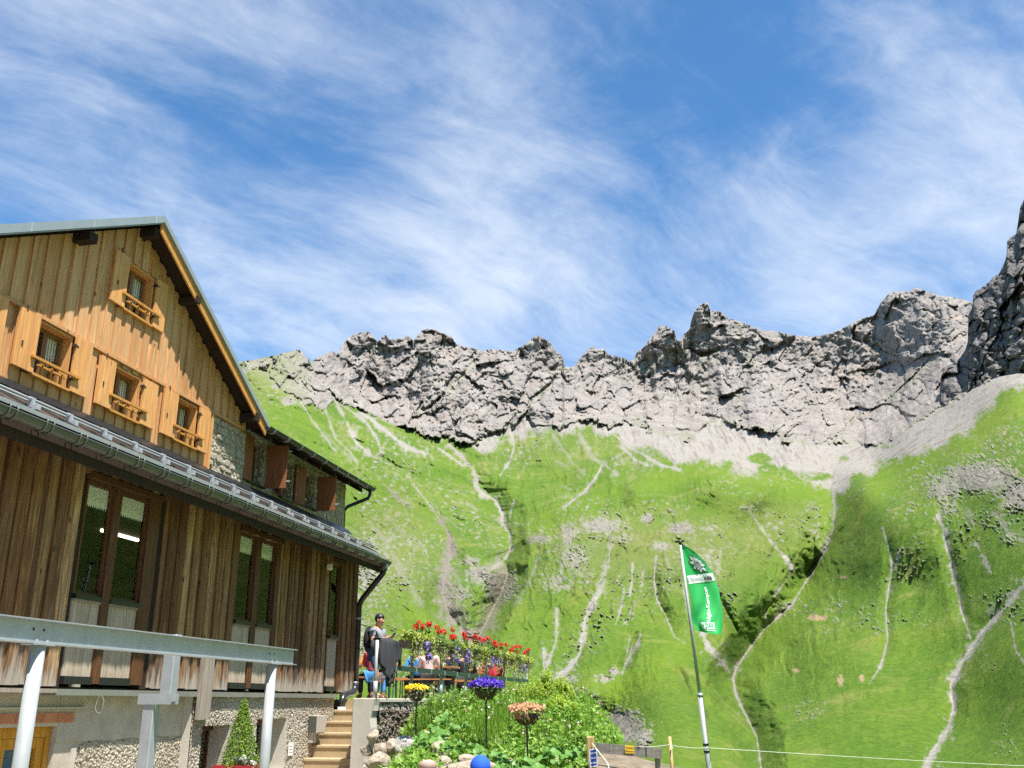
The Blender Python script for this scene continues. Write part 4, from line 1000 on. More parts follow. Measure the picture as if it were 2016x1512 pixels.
# single stones: Poisson-like rows of irregular polygons, pushed out by different amounts
def rubble(parent, mat, x, y0, y1, z0, z1, holes, size, rnd, limit=300, skip=0.0, proud=(0.006, 0.022)):
    n = 0; z = z0
    while z < z1-0.04 and n < limit:
        hgt = size*rnd.uniform(0.62, 1.05)
        y = y0 - rnd.uniform(0, size)
        while y < y1-0.03 and n < limit:
            w = size*rnd.uniform(0.7, 1.9)
            ya, yb = max(y, y0)+0.008, min(y+w, y1)-0.008
            za = z+rnd.uniform(-0.1, 0.12)*hgt; zb = min(z+hgt*rnd.uniform(0.75, 1.05), z1)
            za = max(za, z0)
            y += w
            if yb-ya < 0.05 or zb-za < 0.04 or rnd.random() < skip: continue
            if any(yb > h[0]-0.01 and ya < h[1]+0.01 and zb > h[2]-0.02 and za < h[3]+0.01 for h in holes): continue
            cy, cz = 0.5*(ya+yb), 0.5*(za+zb); ry, rz = 0.5*(yb-ya), 0.5*(zb-za)
            m = 8; d = rnd.uniform(*proud)
            ring = []
            for i in range(m):
                an = 2*math.pi*(i+rnd.uniform(-0.25, 0.25))/m
                c_, s_ = math.cos(an), math.sin(an)
                q = 1/max(abs(c_), abs(s_))**0.75
                ring.append((cy+ry*min(1, c_*q*rnd.uniform(0.86, 1.0)) if c_ > 0 else cy+ry*max(-1, c_*q*rnd.uniform(0.86, 1.0)), cz+rz*max(-1, min(1, s_*q*rnd.uniform(0.86, 1.0)))))
            tl, tt2 = rnd.uniform(-0.5, 0.5)*d, rnd.uniform(-0.5, 0.5)*d
            vs = [(x-0.03, p[0], p[1]) for p in ring] + [(x+d*0.75+tl*(p[0]-cy)/ry, p[0]*0.97+cy*0.03, p[1]*0.96+cz*0.04) for p in ring] + [(x+d+tl*0.6*(p[0]-cy)/ry+tt2*0.6*(p[1]-cz)/rz, cy+(p[0]-cy)*0.62, cz+(p[1]-cz)*0.6) for p in ring]
            fs = [(i, (i+1) % m, m+(i+1) % m, m+i) for i in range(m)] + [(m+i, m+(i+1) % m, 2*m+(i+1) % m, 2*m+i) for i in range(m)] + [tuple(range(2*m, 3*m))]
            MB().add(vs, fs).build('stone', mat, parent); n += 1
        z += hgt
    return n
rubble(stone_wall, M_WALLSTONE, XW, 16.2, YW, 5.42, 6.62, [(h[0]-0.45, h[1]+0.02, h[2]-0.03, h[3]+0.02) if i != 1 else (h[0]-0.02, h[1]+0.12, h[2]-0.03, h[3]+0.02) for i, h in enumerate(WING_WIN)], 0.15, random.Random(5), 230)
rubble(stone_wall, M_WALLSTONE, XG-0.01, 14.9, 16.16, 5.36, 6.42, [], 0.17, random.Random(6), 70, 0.22, (0.012, 0.04))

# wing windows and their red-brown shutters
def leaf(parent, name, mat, hinge_y, z0, z1, width, ang, side):
    """shutter leaf hinged at hinge_y; ang 0 = flat on the wall, 90 = square to it"""
    a = math.radians(ang); u = Vector((math.sin(a), side*math.cos(a), 0)); nrm = Vector((math.cos(a), -side*math.sin(a), 0))
    c = Vector((XW+0.05, hinge_y, 0.5*(z0+z1))) + u*width/2
    mb = MB()
    for i in range(3):
        mb.obox(c + u*(i-1)*width/3, u*(width/6-0.002), nrm*0.018, Vector((0, 0, (z1-z0)/2)))
    for zz_ in (z0+0.15, z1-0.15): mb.obox(c - nrm*0.028 + Vector((0, 0, zz_-0.5*(z0+z1))), u*(width/2-0.03), nrm*0.0095, Vector((0, 0, 0.045)))
    o = mb.build(name, mat, parent)
    st = MB()
    for zz_ in (z0+0.14, z1-0.12): st.obox(c + u*(width/2+0.02) + Vector((0, 0, zz_-0.5*(z0+z1))), u*0.05, nrm*0.008, Vector((0, 0, 0.012)))
    st.build('shutter_catch', M_WHITEMETAL, o)
    return o
for i, (a, b, c, d) in enumerate(WING_WIN):
    w = bpy.data.objects.new('window', None); link(w, hut); w.location = Vector((XW, 0.5*(a+b), c)) - root_loc(hut)
    xi = XW-0.20
    f = MB(); m = 0.5*(a+b)
    for (p, q) in ((a, m), (m, b)):
        f.box(xi-0.05, xi, p+0.001, p+0.055, c, d); f.box(xi-0.05, xi, q-0.055, q-0.001, c, d); f.box(xi-0.05, xi-0.002, p+0.055, q-0.055, c, c+0.06); f.box(xi-0.05, xi-0.002, p+0.055, q-0.055, d-0.06, d)
    f.build('frame', M_DARKFRAME, w)
    for (p, q) in ((a, m), (m, b)): box('pane', M_GLASS, w, xi-0.03, xi-0.024, p+0.055, q-0.055, c+0.06, d-0.06)
    box('curtain', M_CURTAIN, w, xi-0.09, xi-0.08, m+0.07, b-0.09, c+0.25*(d-c), d-0.06)
    box('dark_room', M_BLACK, w, xi-0.30, xi-0.29, a-0.1, b+0.1, c-0.1, d+0.1)
    box('sill', M_DARKMETAL, w, xi, XW+0.06, a-0.05, b+0.05, c-0.035, c)
    leaf(w, 'shutter', M_REDSHUT, a-0.005, c-0.02, d+0.02, 0.40, 3 if i != 1 else 20, -1)
    leaf(w, 'shutter', M_REDSHUT, b+0.02, c-0.02, d+0.02, 0.42 if i != 1 else 0.36, (80, 12, 84)[i], 1)
    if i == 2:
        rl = MB()
        for zz_ in (c+0.14, c+0.26): rl.tube([(XW+0.02, a, zz_), (XW+0.02, b, zz_)], 0.008, 6)
        rl.build('window_guard', M_IRON, w)

# wing roof, its gutter and downpipe
XE2, ZE2 = -8.30, 6.50
def wroof(x): return ZE2 + (XE2-x)*RS
wr = MB(); wr.prism([(XE2-0.0, wroof(XE2)+0.0), (-14.0, wroof(-14.0)), (-14.0, wroof(-14.0)+0.06), (XE2, ZE2+0.06)], 'y', 16.31, 21.75); wr.build('roof', M_ROOFMETAL, hut)
wf = MB(); wf.prism([(XE2-0.01, ZE2-0.002), (-9.3, wroof(-9.3)-0.002), (-9.3, wroof(-9.3)-0.05), (XE2-0.01, ZE2-0.09)], 'y', 16.27, 21.7); wf.build('soffit', M_NEARBLACK, hut)
for k in range(7):
    yy = 16.5+k*0.8
    rf = MB(); rf.prism([(XE2-0.05, ZE2-0.07), (-8.95, wroof(-8.95)-0.06), (-8.95, wroof(-8.95)-0.20), (XE2-0.05, ZE2-0.18)], 'y', yy-0.05, yy+0.05); rf.build('rafter', M_NEARBLACK, hut)
def half_gutter(name, mat, x, z, r, y0, y1, n=9):
    mb = MB(); vs = []; fs = []
    pr = [(x+r*math.cos(math.pi+math.pi*i/n), z+r*math.sin(math.pi+math.pi*i/n)) for i in range(n+1)]
    pr2 = [(x+(r-0.006)*math.cos(math.pi+math.pi*i/n), z+(r-0.006)*math.sin(math.pi+math.pi*i/n)) for i in range(n+1)]
    loop = pr + pr2[::-1]
    mb.prism(loop, 'y', y0, y1)
    mb.tube([(x+r, y0, z+0.004), (x+r, y1, z+0.004)], 0.011, 6)
    return mb.build(name, mat, hut, smooth=False)
g2 = half_gutter('gutter', M_DARKMETAL, XE2+0.055, ZE2+0.0, 0.066, 16.1, 21.78)
for k in range(9):
    yy = 16.3+k*0.62
    b = MB()
    for d_ in (-0.02, 0.02): b.tube([(XE2+0.05+0.074*math.cos(a_), yy+d_, ZE2+0.074*math.sin(a_)) for a_ in [math.pi*(1.0+0.125*i) for i in range(9)]] + [(XE2+0.128, yy+d_, ZE2+0.02)], 0.008, 5)
    b.build('gutter_bracket', M_STEEL, hut)
dp = MB(); dp.tube([(XE2+0.05, 21.60, ZE2-0.05), (XE2+0.05, 21.60, ZE2-0.17), (XE2+0.01, 21.60, ZE2-0.26), (XW+0.02, 21.55, ZE2-0.45), (XW-0.05, 21.50, ZE2-0.56), (XW-0.05, 21.50, 4.4)], 0.042, 10); dp.build('downpipe', M_DARKMETAL, hut, smooth=True)
# ------------------------------------------------------------------ lean-to front: roof, gutter, boards, tall windows
XE, ZE = -7.05, 4.525                      # roof edge
YL0, YL1 = 3.5, 19.45
def lroof(x): return ZE + (XE-x)*0.512
lr = MB(); lr.prism([(XE, ZE), (XG+0.0, lroof(XG)), (XG, lroof(XG)-0.03), (XE, ZE-0.03)], 'y', YL0, YL1)
lr.build('lean_to_roof', M_ROOFMETAL, hut)
for k in range(27):                                                  # standing seams
    yy = 4.0+k*0.58
    if yy > YL1-0.1: break
    sm = MB(); sm.prism([(XE+0.0, ZE+0.001), (XG+0.03, lroof(XG+0.03)+0.001), (XG+0.03, lroof(XG+0.03)+0.028), (XE, ZE+0.028)], 'y', yy-0.008, yy+0.008); sm.build('roof_seam', M_ROOFMETAL, hut)
e = MB(); e.prism([(XE+0.02, ZE-0.04), (XE+0.024, ZE+0.006), (XE-0.03, ZE+0.0285), (XE-0.03, ZE+0.023), (XE+0.0201, ZE+0.0), (XE+0.016, ZE-0.04)], 'y', YL0, YL1+0.02); e.build('drip_edge', M_WHITEMETAL, hut)
ap = MB(); ap.prism([(XG+0.005, lroof(XG)+0.10), (XG+0.012, lroof(XG)+0.10), (XG+0.16, lroof(XG+0.16)+0.034), (XG+0.16, lroof(XG+0.16)+0.03)], 'y', YL0, 21.4); ap.build('wall_flashing', M_DARKMETAL, hut)
sg = MB(); sg.tube([(XE-0.17, YL0, lroof(XE-0.17)+0.10), (XE-0.17, YL1-0.15, lroof(XE-0.17)+0.10)], 0.014, 8); sg.build('snow_guard_pipe', M_STEEL, hut, smooth=True)
sg = MB(); sg.tube([(XE-0.22, YL0, lroof(XE-0.22)+0.06), (XE-0.22, YL1-0.15, lroof(XE-0.22)+0.06)], 0.013, 8); sg.build('snow_guard_pipe', M_STEEL, hut, smooth=True)
for k in range(18):
    yy = 7.99+k*0.643-0.643
    g = MB(); zb = lroof(XE-0.17)
    g.box(XE-0.20, XE-0.13, yy-0.02, yy+0.02, zb+0.0, zb+0.11); g.box(XE-0.13, XE-0.06, yy-0.03, yy+0.03, zb-0.03, zb+0.025); g.tube([(XE-0.165, yy-0.045, zb+0.10), (XE-0.165, yy+0.045, zb+0.10)], 0.022, 8)
    g.build('snow_guard_bracket', M_WHITEMETAL, hut)
# eaves: soffit boards, fascia, rafters
so = MB(); so.prism([(XE-0.01, ZE-0.06), (XF+0.0, lroof(XF)-0.05), (XF+0.0, lroof(XF)-0.075), (XE-0.01, ZE-0.085)], 'y', YL0, YL1-0.02); so.build('soffit', M_NEARBLACK, hut)
box('fascia', M_NEARBLACK, hut, XE-0.04, XE-0.012, YL0, YL1-0.02, ZE-0.36, ZE-0.086)  # depth added to block sun slipping between roof edge and gutter
for k in range(20):
    yy = 4.6+k*0.78
    if yy > YL1: break
    rf = MB(); rf.prism([(XE-0.045, ZE-0.10), (XF-0.02, lroof(XF)-0.09), (XF-0.02, lroof(XF)-0.30), (XE-0.045, ZE-0.22)], 'y', yy-0.07, yy+0.07); rf.build('rafter', M_NEARBLACK, hut)
# half-round zinc gutter with double brackets
GX, GZ = XE+0.10, 4.385
def gutter_shell(name, x, z, r, y0, y1, mat):
    return half_gutter(name, mat, x, z, r, y0, y1, 12)
gutter_shell('gutter', GX, GZ, 0.078, YL0, YL1-0.02, M_GUTTER)
for k in range(22):
    yy = 7.99-0.56+k*0.56
    if yy > YL1-0.1: break
    for d_ in (-0.055, 0.055):
        b = MB(); b.tube([(GX+0.087*math.cos(a_), yy+d_, GZ+0.087*math.sin(a_)) for a_ in [math.pi*(1.0+0.1*i) for i in range(11)]] + [(GX+0.088, yy+d_, GZ+0.03), (GX+0.07, yy+d_, GZ+0.045)], 0.011, 6)
        b.build('gutter_bracket', M_GUTTER, hut, smooth=True)
# downpipe at the far corner
d = MB(); d.tube([(GX, YL1-0.25, GZ-0.06), (GX, YL1-0.25, GZ-0.20)], 0.075, 12); d.build('outlet', M_GUTTER, hut, smooth=True)
d = MB(); d.tube([(GX, YL1-0.25, GZ-0.18), (GX-0.02, YL1-0.25, GZ-0.26), (GX-0.12, YL1-0.22, GZ-0.36), (XF+0.16, 19.34, GZ-0.74), (XF+0.07, 19.40, GZ-0.86), (XF+0.06, 19.42, GZ-1.0), (XF+0.06, 19.42, 2.0)], 0.058, 12)
d.build('downpipe', M_DARKMETAL, hut, smooth=True)
for zz_ in (3.23, 2.62, 1.96):
    d = MB(); d.tube([(XF+0.06, 19.42, zz_), (XF+0.06, 19.42, zz_+0.035)], 0.066, 12); d.build('pipe_clip', M_STEEL if zz_ > 3 or zz_ < 2 else M_DARKMETAL, hut, smooth=True)
d = MB(); d.tube([(XF+0.06, 19.42, 2.0), (XF+0.06, 19.42, 1.90), (XF+0.06, 19.36, 1.82), (XF+0.06, 19.22, 1.77), (XF+0.06, 18.95, 1.74), (XF+0.06, 18.80, 1.70), (XF+0.06, 18.74, 1.62), (XF+0.06, 18.74, 1.50)], 0.066, 14)
d.build('drain_bend', M_BLACKPLASTIC, hut, smooth=True)
d = MB(); d.tube([(XF+0.06, 18.74, 1.51), (XF+0.06, 18.74, 1.32)], 0.075, 14); d.build('drain_socket', M_WHITE, hut, smooth=True)

# ---- lean-to walls and boards
ZB = 1.775
WINS = [(10.30, 11.90, 1.80, 4.28), (14.24, 15.72, 1.80, 4.22), (18.03, 18.62, 1.80, 4.20)]
def lean_top(y): return lroof(XF)-0.10
wl_ = MB()
lys = sorted({YL0+0.3, 19.32} | {v for h in WINS for v in h[:2]})
for i in range(len(lys)-1):
    a, b = lys[i], lys[i+1]
    if any(abs(a-h[0]) < 1e-4 for h in WINS):
        hh = [h for h in WINS if abs(a-h[0]) < 1e-4][0]
        wl_.box(XF-0.16, XF-0.03, a, b, hh[3], lean_top(0)); continue
    wl_.box(XF-0.16, XF-0.03, a, b, 1.76, lean_top(0))
wl_.box(XG-3, XF-0.161, 19.18, 19.32, 1.76, 4.9)
wl_.build('lean_to_wall', M_NEARBLACK, hut)
y = 7.2; k = 0
while y < 19.30:
    cover = k % 2 == 0
    w = (0.150 if cover else 0.085) + R_.uniform(-0.022, 0.022)
    x1 = XF + (0.026 if cover else -0.004) + R_.uniform(-0.004, 0.006)
    ya, yb = y+0.003, min(y+w-0.003, 19.32)
    if yb-ya > 0.03:
        for (s, e) in sub_rect(ya, yb, ZB+R_.uniform(-0.006, 0.01), lean_top(0), WINS):
            board('facade_board', M_DARKBOARD, hut, XF-0.029, x1, ya, yb, s, e)
    y = yb+0.003; k += 1
box('corner_board', M_DARKBOARD, hut, XF-0.03, XF+0.035, 19.325, 19.37, ZB, lean_top(0))
box('end_boards', M_NEARBLACK, hut, XG-3, XF-0.031, 19.325, 19.36, ZB, 4.85)

# room behind the tall windows, with a lit strip lamp
rm_ = MB(); rm_.box(-11.8, -11.7, 8.0, 19.1, 1.8, 4.2); rm_.box(-11.7, XF-0.5, 8.0, 19.1, 1.78, 1.81); rm_.box(-11.7, XF-0.3, 8.0, 19.1, 4.20, 4.23); rm_.box(-11.7, XF-0.3, 19.0, 19.1, 1.82, 4.19); rm_.box(-11.7, XF-0.3, 7.9, 8.0, 1.82, 4.19)
rm_.build('dining_room', M_INTERIOR, hut)
t = NT('strip_lamp_glow'); em = t.n('ShaderNodeEmission'); em.inputs[0].default_value = (1.0, 0.86, 0.62, 1); em.inputs[1].default_value = 2.2; t.l(em.outputs[0], t.out.inputs[0]); M_STRIP = t.mat
pa, pb = on_x(200, 1044, -9.6), on_x(272, 1056, -9.6)
st_ = MB(); st_.tube([(-9.6, pa.y, pa.z), (-9.6, pb.y, pa.z)], 0.028, 8); st_.build('strip_lamp', M_STRIP, hut)

def tall_window(y0, y1, casements, z_sill=2.83, z_top=4.20, panels=True, valance=True):
    w = bpy.data.objects.new('window', None); link(w, hut); w.location = Vector((XF, 0.5*(y0+y1), 1.8)) - root_loc(hut)
    xi = XF-0.012
    fr = MB()
    edges_ = [y0] + [v for c in casements for v in c] + [y1]
    for i in range(0, len(edges_), 2):
        a, b = edges_[i], edges_[i+1]
        if b-a > 0.02: fr.box(xi-0.08, XF+0.012, a+0.001, b-0.001, 1.81, z_top+0.03)
    fr.box(xi-0.08, XF+0.045, y0-0.03, y1+0.03, z_top+0.031, z_top+0.105)
    fr.build('frame', M_DARKFRAME, w)
    for (a, b) in casements:
        cs = MB(); t_ = 0.035
        cs.box(xi-0.06, xi-0.012, a+0.002, a+t_, z_sill, z_top); cs.box(xi-0.06, xi-0.012, b-t_, b-0.002, z_sill, z_top)
        cs.box(xi-0.06, xi-0.014, a+t_, b-t_, z_sill, z_sill+t_); cs.box(xi-0.06, xi-0.014, a+t_, b-t_, z_top-t_, z_top+0.03)
        cs.build('casement', M_DARKFRAME, w)
        box('pane', M_GLASS, w, xi-0.040, xi-0.034, a+t_, b-t_, z_sill+t_, z_top-t_)
        box('sill', M_DARKMETAL, w, xi-0.05, XF+0.03, a+0.002, b-0.002, z_sill-0.055, z_sill-0.001)
        if valance:
            n = 12; v = MB(); zt, zb = z_top-t_-0.004, z_top-0.27
            for i in range(n):
                ya, yb = a+t_+(b-a-2*t_)*i/n, a+t_+(b-a-2*t_)*(i+1)/n
                v.add([(xi-0.055, ya, zt), (xi-0.055, yb, zt), (xi-0.055, yb, zb), (xi-0.055, 0.5*(ya+yb), zb-0.035), (xi-0.055, ya, zb)], [(0, 1, 2, 3, 4)])
            v.build('lace_valance', M_CURTAIN, w)
        if panels:
            n = max(2, round((b-a)/0.20))
            for i in range(n):
                ya, yb = a+(b-a)*i/n, a+(b-a)*(i+1)/n
                box('panel_board', M_PALEPANEL, w, xi-0.06, xi-0.004-(0.004 if i % 2 else 0), ya+0.003, yb-0.0025, 1.89, z_sill-0.085)
            box('panel_cap', M_GREYBOARD, w, xi-0.06, xi+0.02, a+0.002, b-0.002, z_sill-0.084, z_sill-0.056)
            box('panel_flashing', M_DARKMETAL, w, xi-0.06, XF+0.02, a+0.002, b-0.002, 1.80, 1.886)
    return w
tall_window(10.30, 11.90, [(10.31, 10.84), (11.0, 11.64)])
tall_window(14.24, 15.72, [(14.25, 14.80), (14.97, 15.56)])
tall_window(18.03, 18.62, [(18.04, 18.50)], valance=False)
for (yy, z0, z1) in ((10.915, 1.80, 4.23), (11.76, 1.80, 4.23)):
    pass
box('wall_lamp', M_LAMP, hut, XF+0.03, XF+0.15, 17.62, 17.74, 4.02, 4.16, bevel=0.03)

# ---- base of the hut: flashing, render, pebbledash, cellar openings, door
box('base_flashing', M_FLASH, hut, XF-0.14, XF+0.035, 10.2, 18.55, 1.675, 1.745)
box('base_flashing', M_GREYBOARD, hut, XF-0.14, XF+0.03, 7.0, 10.199, 1.70, 1.745)
bs_ = MB()
XL, XR_ = -7.76, -7.63
bs_.box(XL-0.4, XL, 3.5, 8.0, -0.3, 1.72); bs_.box(XL-0.4, XL, 7.9, 10.55, 1.546, 1.72); 
bs_.box(XL-0.4, XL-0.012, 10.56, 13.3, -0.3, 1.15); bs_.box(XL-0.4, XL, 10.56, 13.3, 1.15, 1.69)
bs_.build('rendered_wall', M_PLASTER, hut)
def pebble_sheet(name, x, y0, y1, z0, z1, holes, step=0.022, amp=0.016, seed=1, edge=None):
    """roughcast: a displaced sheet, real relief"""
    ny, nz = int((y1-y0)/step), int((z1-z0)/step)
    Yg, Zg = np.meshgrid(np.linspace(y0, y1, ny), np.linspace(z0, z1, nz))
    f1, f2, cid = worley(Yg/0.045, Zg/0.040, Yg*0+0.5, seed)
    X_ = x + amp*(1.15-f1*1.5)*(0.6+0.8*cid) + 0.006*fbm(Yg/0.2, Zg/0.2, Yg*0, 2, 0.5, seed+3)
    F = grid_faces(nz, ny)
    cy = Yg.ravel()[F].mean(1); cz = Zg.ravel()[F].mean(1)
    keep = np.ones(len(F), bool)
    for (a, b, c, d) in holes: keep &= ~((cy > a) & (cy < b) & (cz > c) & (cz < d))
    if edge is not None: keep &= edge(cy, cz)
    return np_mesh(name, np.stack([X_, Yg, Zg], -1).reshape(-1, 3), F[keep][:, ::-1], M_PEBBLE, hut, smooth=False)
CELL = [(13.62, 14.50, 0.45, 1.28), (15.36, 16.46, 0.52, 1.33)]
cw = MB()
for (a, b) in ((13.3, 13.62), (14.50, 15.36), (16.46, 18.52)): cw.box(XR_-0.5, XR_-0.01, a, b, -0.3, 1.72)
for (a, b, c, d_) in CELL: cw.box(XR_-0.5, XR_-0.01, a, b, -0.3, c); cw.box(XR_-0.5, XR_-0.01, a, b, d_, 1.72)
cw.box(-11.0, XR_-0.501, 18.40, 18.52, -0.3, 1.72)
cw.build('base_wall', M_CONCRETE, hut)
pebble_sheet('pebbledash_coat', XR_, 13.32, 18.53, 0.1, 1.675, CELL, seed=21)
pebble_sheet('pebbledash_coat', XL-0.004, 10.95, 13.30, 0.1, 1.17, [], seed=22, edge=lambda y, z: (y > 10.95+0.30*(z-0.85)) & (z < 1.13+0.02*np.sin(y*9)))
box('edge_strip', M_CONCRETE, hut, XL-0.01, XL+0.012, 10.86, 10.95, 0.1, 1.08)
for i, (a, b, c, d_) in enumerate(CELL):
    w = bpy.data.objects.new('cellar_window', None); link(w, hut); w.location = Vector((XR_, 0.5*(a+b), c)) - root_loc(hut)
    xi = XR_-0.34
    f = MB(); m = 0.5*(a+b)
    f.box(xi-0.05, xi, a, a+0.06, c, d_-0.06); f.box(xi-0.05, xi, b-0.06, b, c, d_-0.06); f.box(xi-0.05, xi+0.002, a, b, d_-0.06, d_); f.box(xi-0.05, xi+0.002, m-0.03, m+0.03, c, d_-0.061); f.box(xi-0.05, xi-0.002, a+0.06, b-0.06, c, c+0.05)
    f.build('frame', M_DARKFRAME, w)
    for (p, q) in ((a+0.06, m-0.03), (m+0.03, b-0.06)): box('pane', M_GLASS, w, xi-0.03, xi-0.024, p, q, c+0.05, d_-0.061)
    box('dark_room', M_BLACK, w, xi-0.16, xi-0.15, a, b, c, d_)
    box('lintel_trim', M_DARKFRAME, w, xi+0.0025, xi+0.05, a+0.002, b-0.002, d_-0.09, d_-0.002)
    cv = MB(); cv.prism([(xi-0.09, c+0.06), (xi-0.09, d_-0.12), (xi-0.085, d_-0.12), (xi-0.085, c+0.06)], 'y', m-0.28, m-0.12); cv.build('curtain', M_CURTAIN, w)
    rv = MB(); rv.prism([(xi, b-0.02), (XR_+0.008, b-0.002), (XR_+0.008, b+0.05), (xi, b+0.0)], 'z', c, d_); rv.build('reveal', M_CONCRETE, w)
    box('sill', M_CONCRETE, w, xi, XR_+0.03, a-0.02, b+0.02, c-0.06, c-0.001)
# brick lintel over the yellow door
y = 7.7
box('lintel_mortar', M_MORTAR, hut, XL-0.05, XL-0.004, 7.5, 10.98, 1.335, 1.525)
box('lintel_ledge', M_MORTAR, hut, XL-0.03, XL+0.035, 7.5, 11.0, 1.525, 1.545)
while y < 10.8:
    w_ = 0.235
    mb = MB(); mb.box(XL-0.04, XL+0.012, y+0.006, min(y+w_, 10.84)-0.006, 1.375, 1.482)
    for q in range(9): mb.box(XL+0.0121, XL+0.0155, y+0.014+q*0.0238, y+0.026+q*0.0238, 1.377, 1.480) if y+0.03+q*0.0238 < 10.84 else None
    mb.build('brick', M_BRICK, hut); y += w_
d_ = bpy.data.objects.new('door', None); link(d_, hut); d_.location = Vector((XL, 9.6, 0.1)) - root_loc(hut)
df = MB(); xi = XL-0.10
df.box(xi-0.05, xi+0.03, 8.3, 10.55, 1.22, 1.335); df.box(xi-0.05, xi+0.03, 10.47, 10.55, 0.1, 1.219); df.build('frame', M_YELLOWDOOR, d_)
for (a, b) in ((9.70, 10.46), (8.75, 9.46)):
    lf = MB(); lf.box(xi-0.04, xi+0.015, a, a+0.13, 0.12, 1.215); lf.box(xi-0.04, xi+0.015, b-0.11, b, 0.12, 1.215); lf.box(xi-0.04, xi+0.013, a+0.13, b-0.11, 1.10, 1.215); lf.box(xi-0.04, xi+0.013, a+0.13, b-0.11, 0.12, 0.28)
    lf.build('door_leaf', M_YELLOWDOOR, d_)
    box('pane', M_GLASS, d_, xi-0.02, xi-0.014, a+0.13, b-0.11, 0.28, 1.10)
ps = MB(); ps.box(xi-0.05, xi+0.02, 9.465, 9.695, 0.12, 1.214); ps.build('door_post', M_YELLOWDOOR, d_)
hd = MB(); hd.tube([(xi+0.05, 9.74, 0.62), (xi+0.05, 9.74, 0.92)], 0.014, 8); hd.box(xi+0.015, xi+0.05, 9.73, 9.75, 0.64, 0.66); hd.box(xi+0.015, xi+0.05, 9.73, 9.75, 0.88, 0.90); hd.build('handle', M_IRON, d_)
box('passage', M_INTERIOR, d_, xi-0.9, xi-0.89, 8.0, 10.9, 0.0, 1.4)
# old board hanging over the pipe chase
for i in range(2):
    box('chase_board', M_GREYBOARD, hut, XF+0.03, XF+0.10-0.012*i, 13.30+0.16*i, 13.455+0.16*i, 1.36+0.008*i, 2.28)
# coil of white cable
cb = MB(); cc = on_x(196, 1386, XL+0.02)
cb.tube([(XL+0.02+0.006*math.sin(a_*3), cc.y+0.075*math.cos(a_), cc.z+0.105*math.sin(a_)) for a_ in [i*0.3 for i in range(43)]], 0.008, 6)
cb.tube([(XL+0.02, cc.y-0.05, cc.z+0.08), (XL+0.02, cc.y-0.075, cc.z+0.17), (XL+0.02, cc.y-0.07, 1.70)], 0.006, 6)
tag(cb.build('cable_coil', M_WHITE), 'coil of white cable hanging on the grey rendered wall', 'cable')
# meter box and notice
mbx = thing('meter_box', 'beige electric meter box on the pebbledash beside the stairs', 'meter box', (XR_, 17.6, 1.04))
box('case', M_BOXGREY, mbx, XR_, XR_+0.17, 17.40, 17.82, 1.06, 1.37, bevel=0.008); box('door', M_BOXGREY, mbx, XR_+0.171, XR_+0.178, 17.43, 17.79, 1.08, 1.35); box('end_plate', M_GUTTER, mbx, XR_+0.01, XR_+0.165, 17.388, 17.399, 1.07, 1.36); box('cable_duct', M_BOXGREY, mbx, XR_, XR_+0.10, 17.42, 17.56, 0.90, 1.059)
nt = thing('wall_notice', 'small white notice sheet fixed to the pebbledash left of the meter box', 'notice', (XR_+0.02, 16.68, 0.74))
box('sheet', M_WHITE, nt, XR_+0.02, XR_+0.026, 16.58, 16.78, 0.72, 0.94)
for q in range(3): box('text_line', M_DARKMETAL, nt, XR_+0.0262, XR_+0.0272, 16.61, 16.75-0.03*(q == 2), 0.77+q*0.05, 0.777+q*0.05)
wv_ = MB(); wv_.tube([(XR_+0.03, 16.72, 0.95), (XR_+0.03, 16.74, 1.42)], 0.008, 6); tag(wv_.build('conduit', M_BOXGREY), 'thin grey conduit running up from the white notice', 'conduit')

# ---- galvanised steel frame in front of the hut
bx = thing('steel_beam', 'galvanised steel I-beam spanning three posts before the boarded front', 'steel beam', (-5.2, 8.0, 2.02))
XB = -5.2
ib = MB(); zt, zb, hw = 2.205, 2.025, 0.05
ib.box(XB-hw, XB+hw, 2.5, 11.30, zt-0.009, zt); ib.box(XB-hw, XB+hw, 2.5, 11.30, zb, zb+0.009); ib.box(XB-0.003, XB+0.003, 2.5, 11.30, zb+0.009, zt-0.009); ib.build('beam', M_STEEL, bx)
for yy in (6.71, 10.73):
    for d_ in (-0.06, 0.06):
        bt = MB(); bt.tube([(XB+0.030, yy+d_, zb+0.0095), (XB+0.030, yy+d_, zb+0.03)], 0.012, 6); bt.build('bolt', M_STEELP, bx)
        bt = MB(); bt.tube([(XB+0.003, yy+d_-0.02, 2.13), (XB+0.0055, yy+d_-0.02, 2.13)], 0.012, 10); bt.build('bolt_hole', M_DARKMETAL, bx)
for i, yy in enumerate((2.75, 6.71, 10.73)):
    pp = thing('steel_post', ['white round steel post out of frame at the beam start', 'thick round steel post before the yellow door', 'round steel post beside the potted spruce'][i], 'steel post', (XB, yy, 0.1), 'posts under the steel beam')
    b_ = MB(); b_.tube([(XB, yy, -0.1), (XB, yy, 2.012)], 0.0575, 20); b_.build('pipe', M_STEELP, pp, smooth=True)
    box('head_plate', M_STEEL, pp, XB-0.07, XB+0.07, yy-0.11, yy+0.11, 2.013, 2.0245)
sp = thing('square_steel_post', 'square galvanised post in two offset lengths behind the beam', 'steel post', (-6.4, 10.4, 0.1))
box('upper_tube', M_STEEL, sp, -6.37, -6.23, 10.36, 10.50, 1.60, 2.34, bevel=0.008); box('lower_tube', M_STEEL, sp, -6.56, -6.42, 10.36, 10.50, 0.0, 1.655, bevel=0.008)
box('joint_plate', M_STEEL, sp, -6.62, -6.21, 10.345, 10.3595, 1.575, 1.69); box('joint_plate', M_STEEL, sp, -6.62, -6.21, 10.5005, 10.515, 1.575, 1.69)
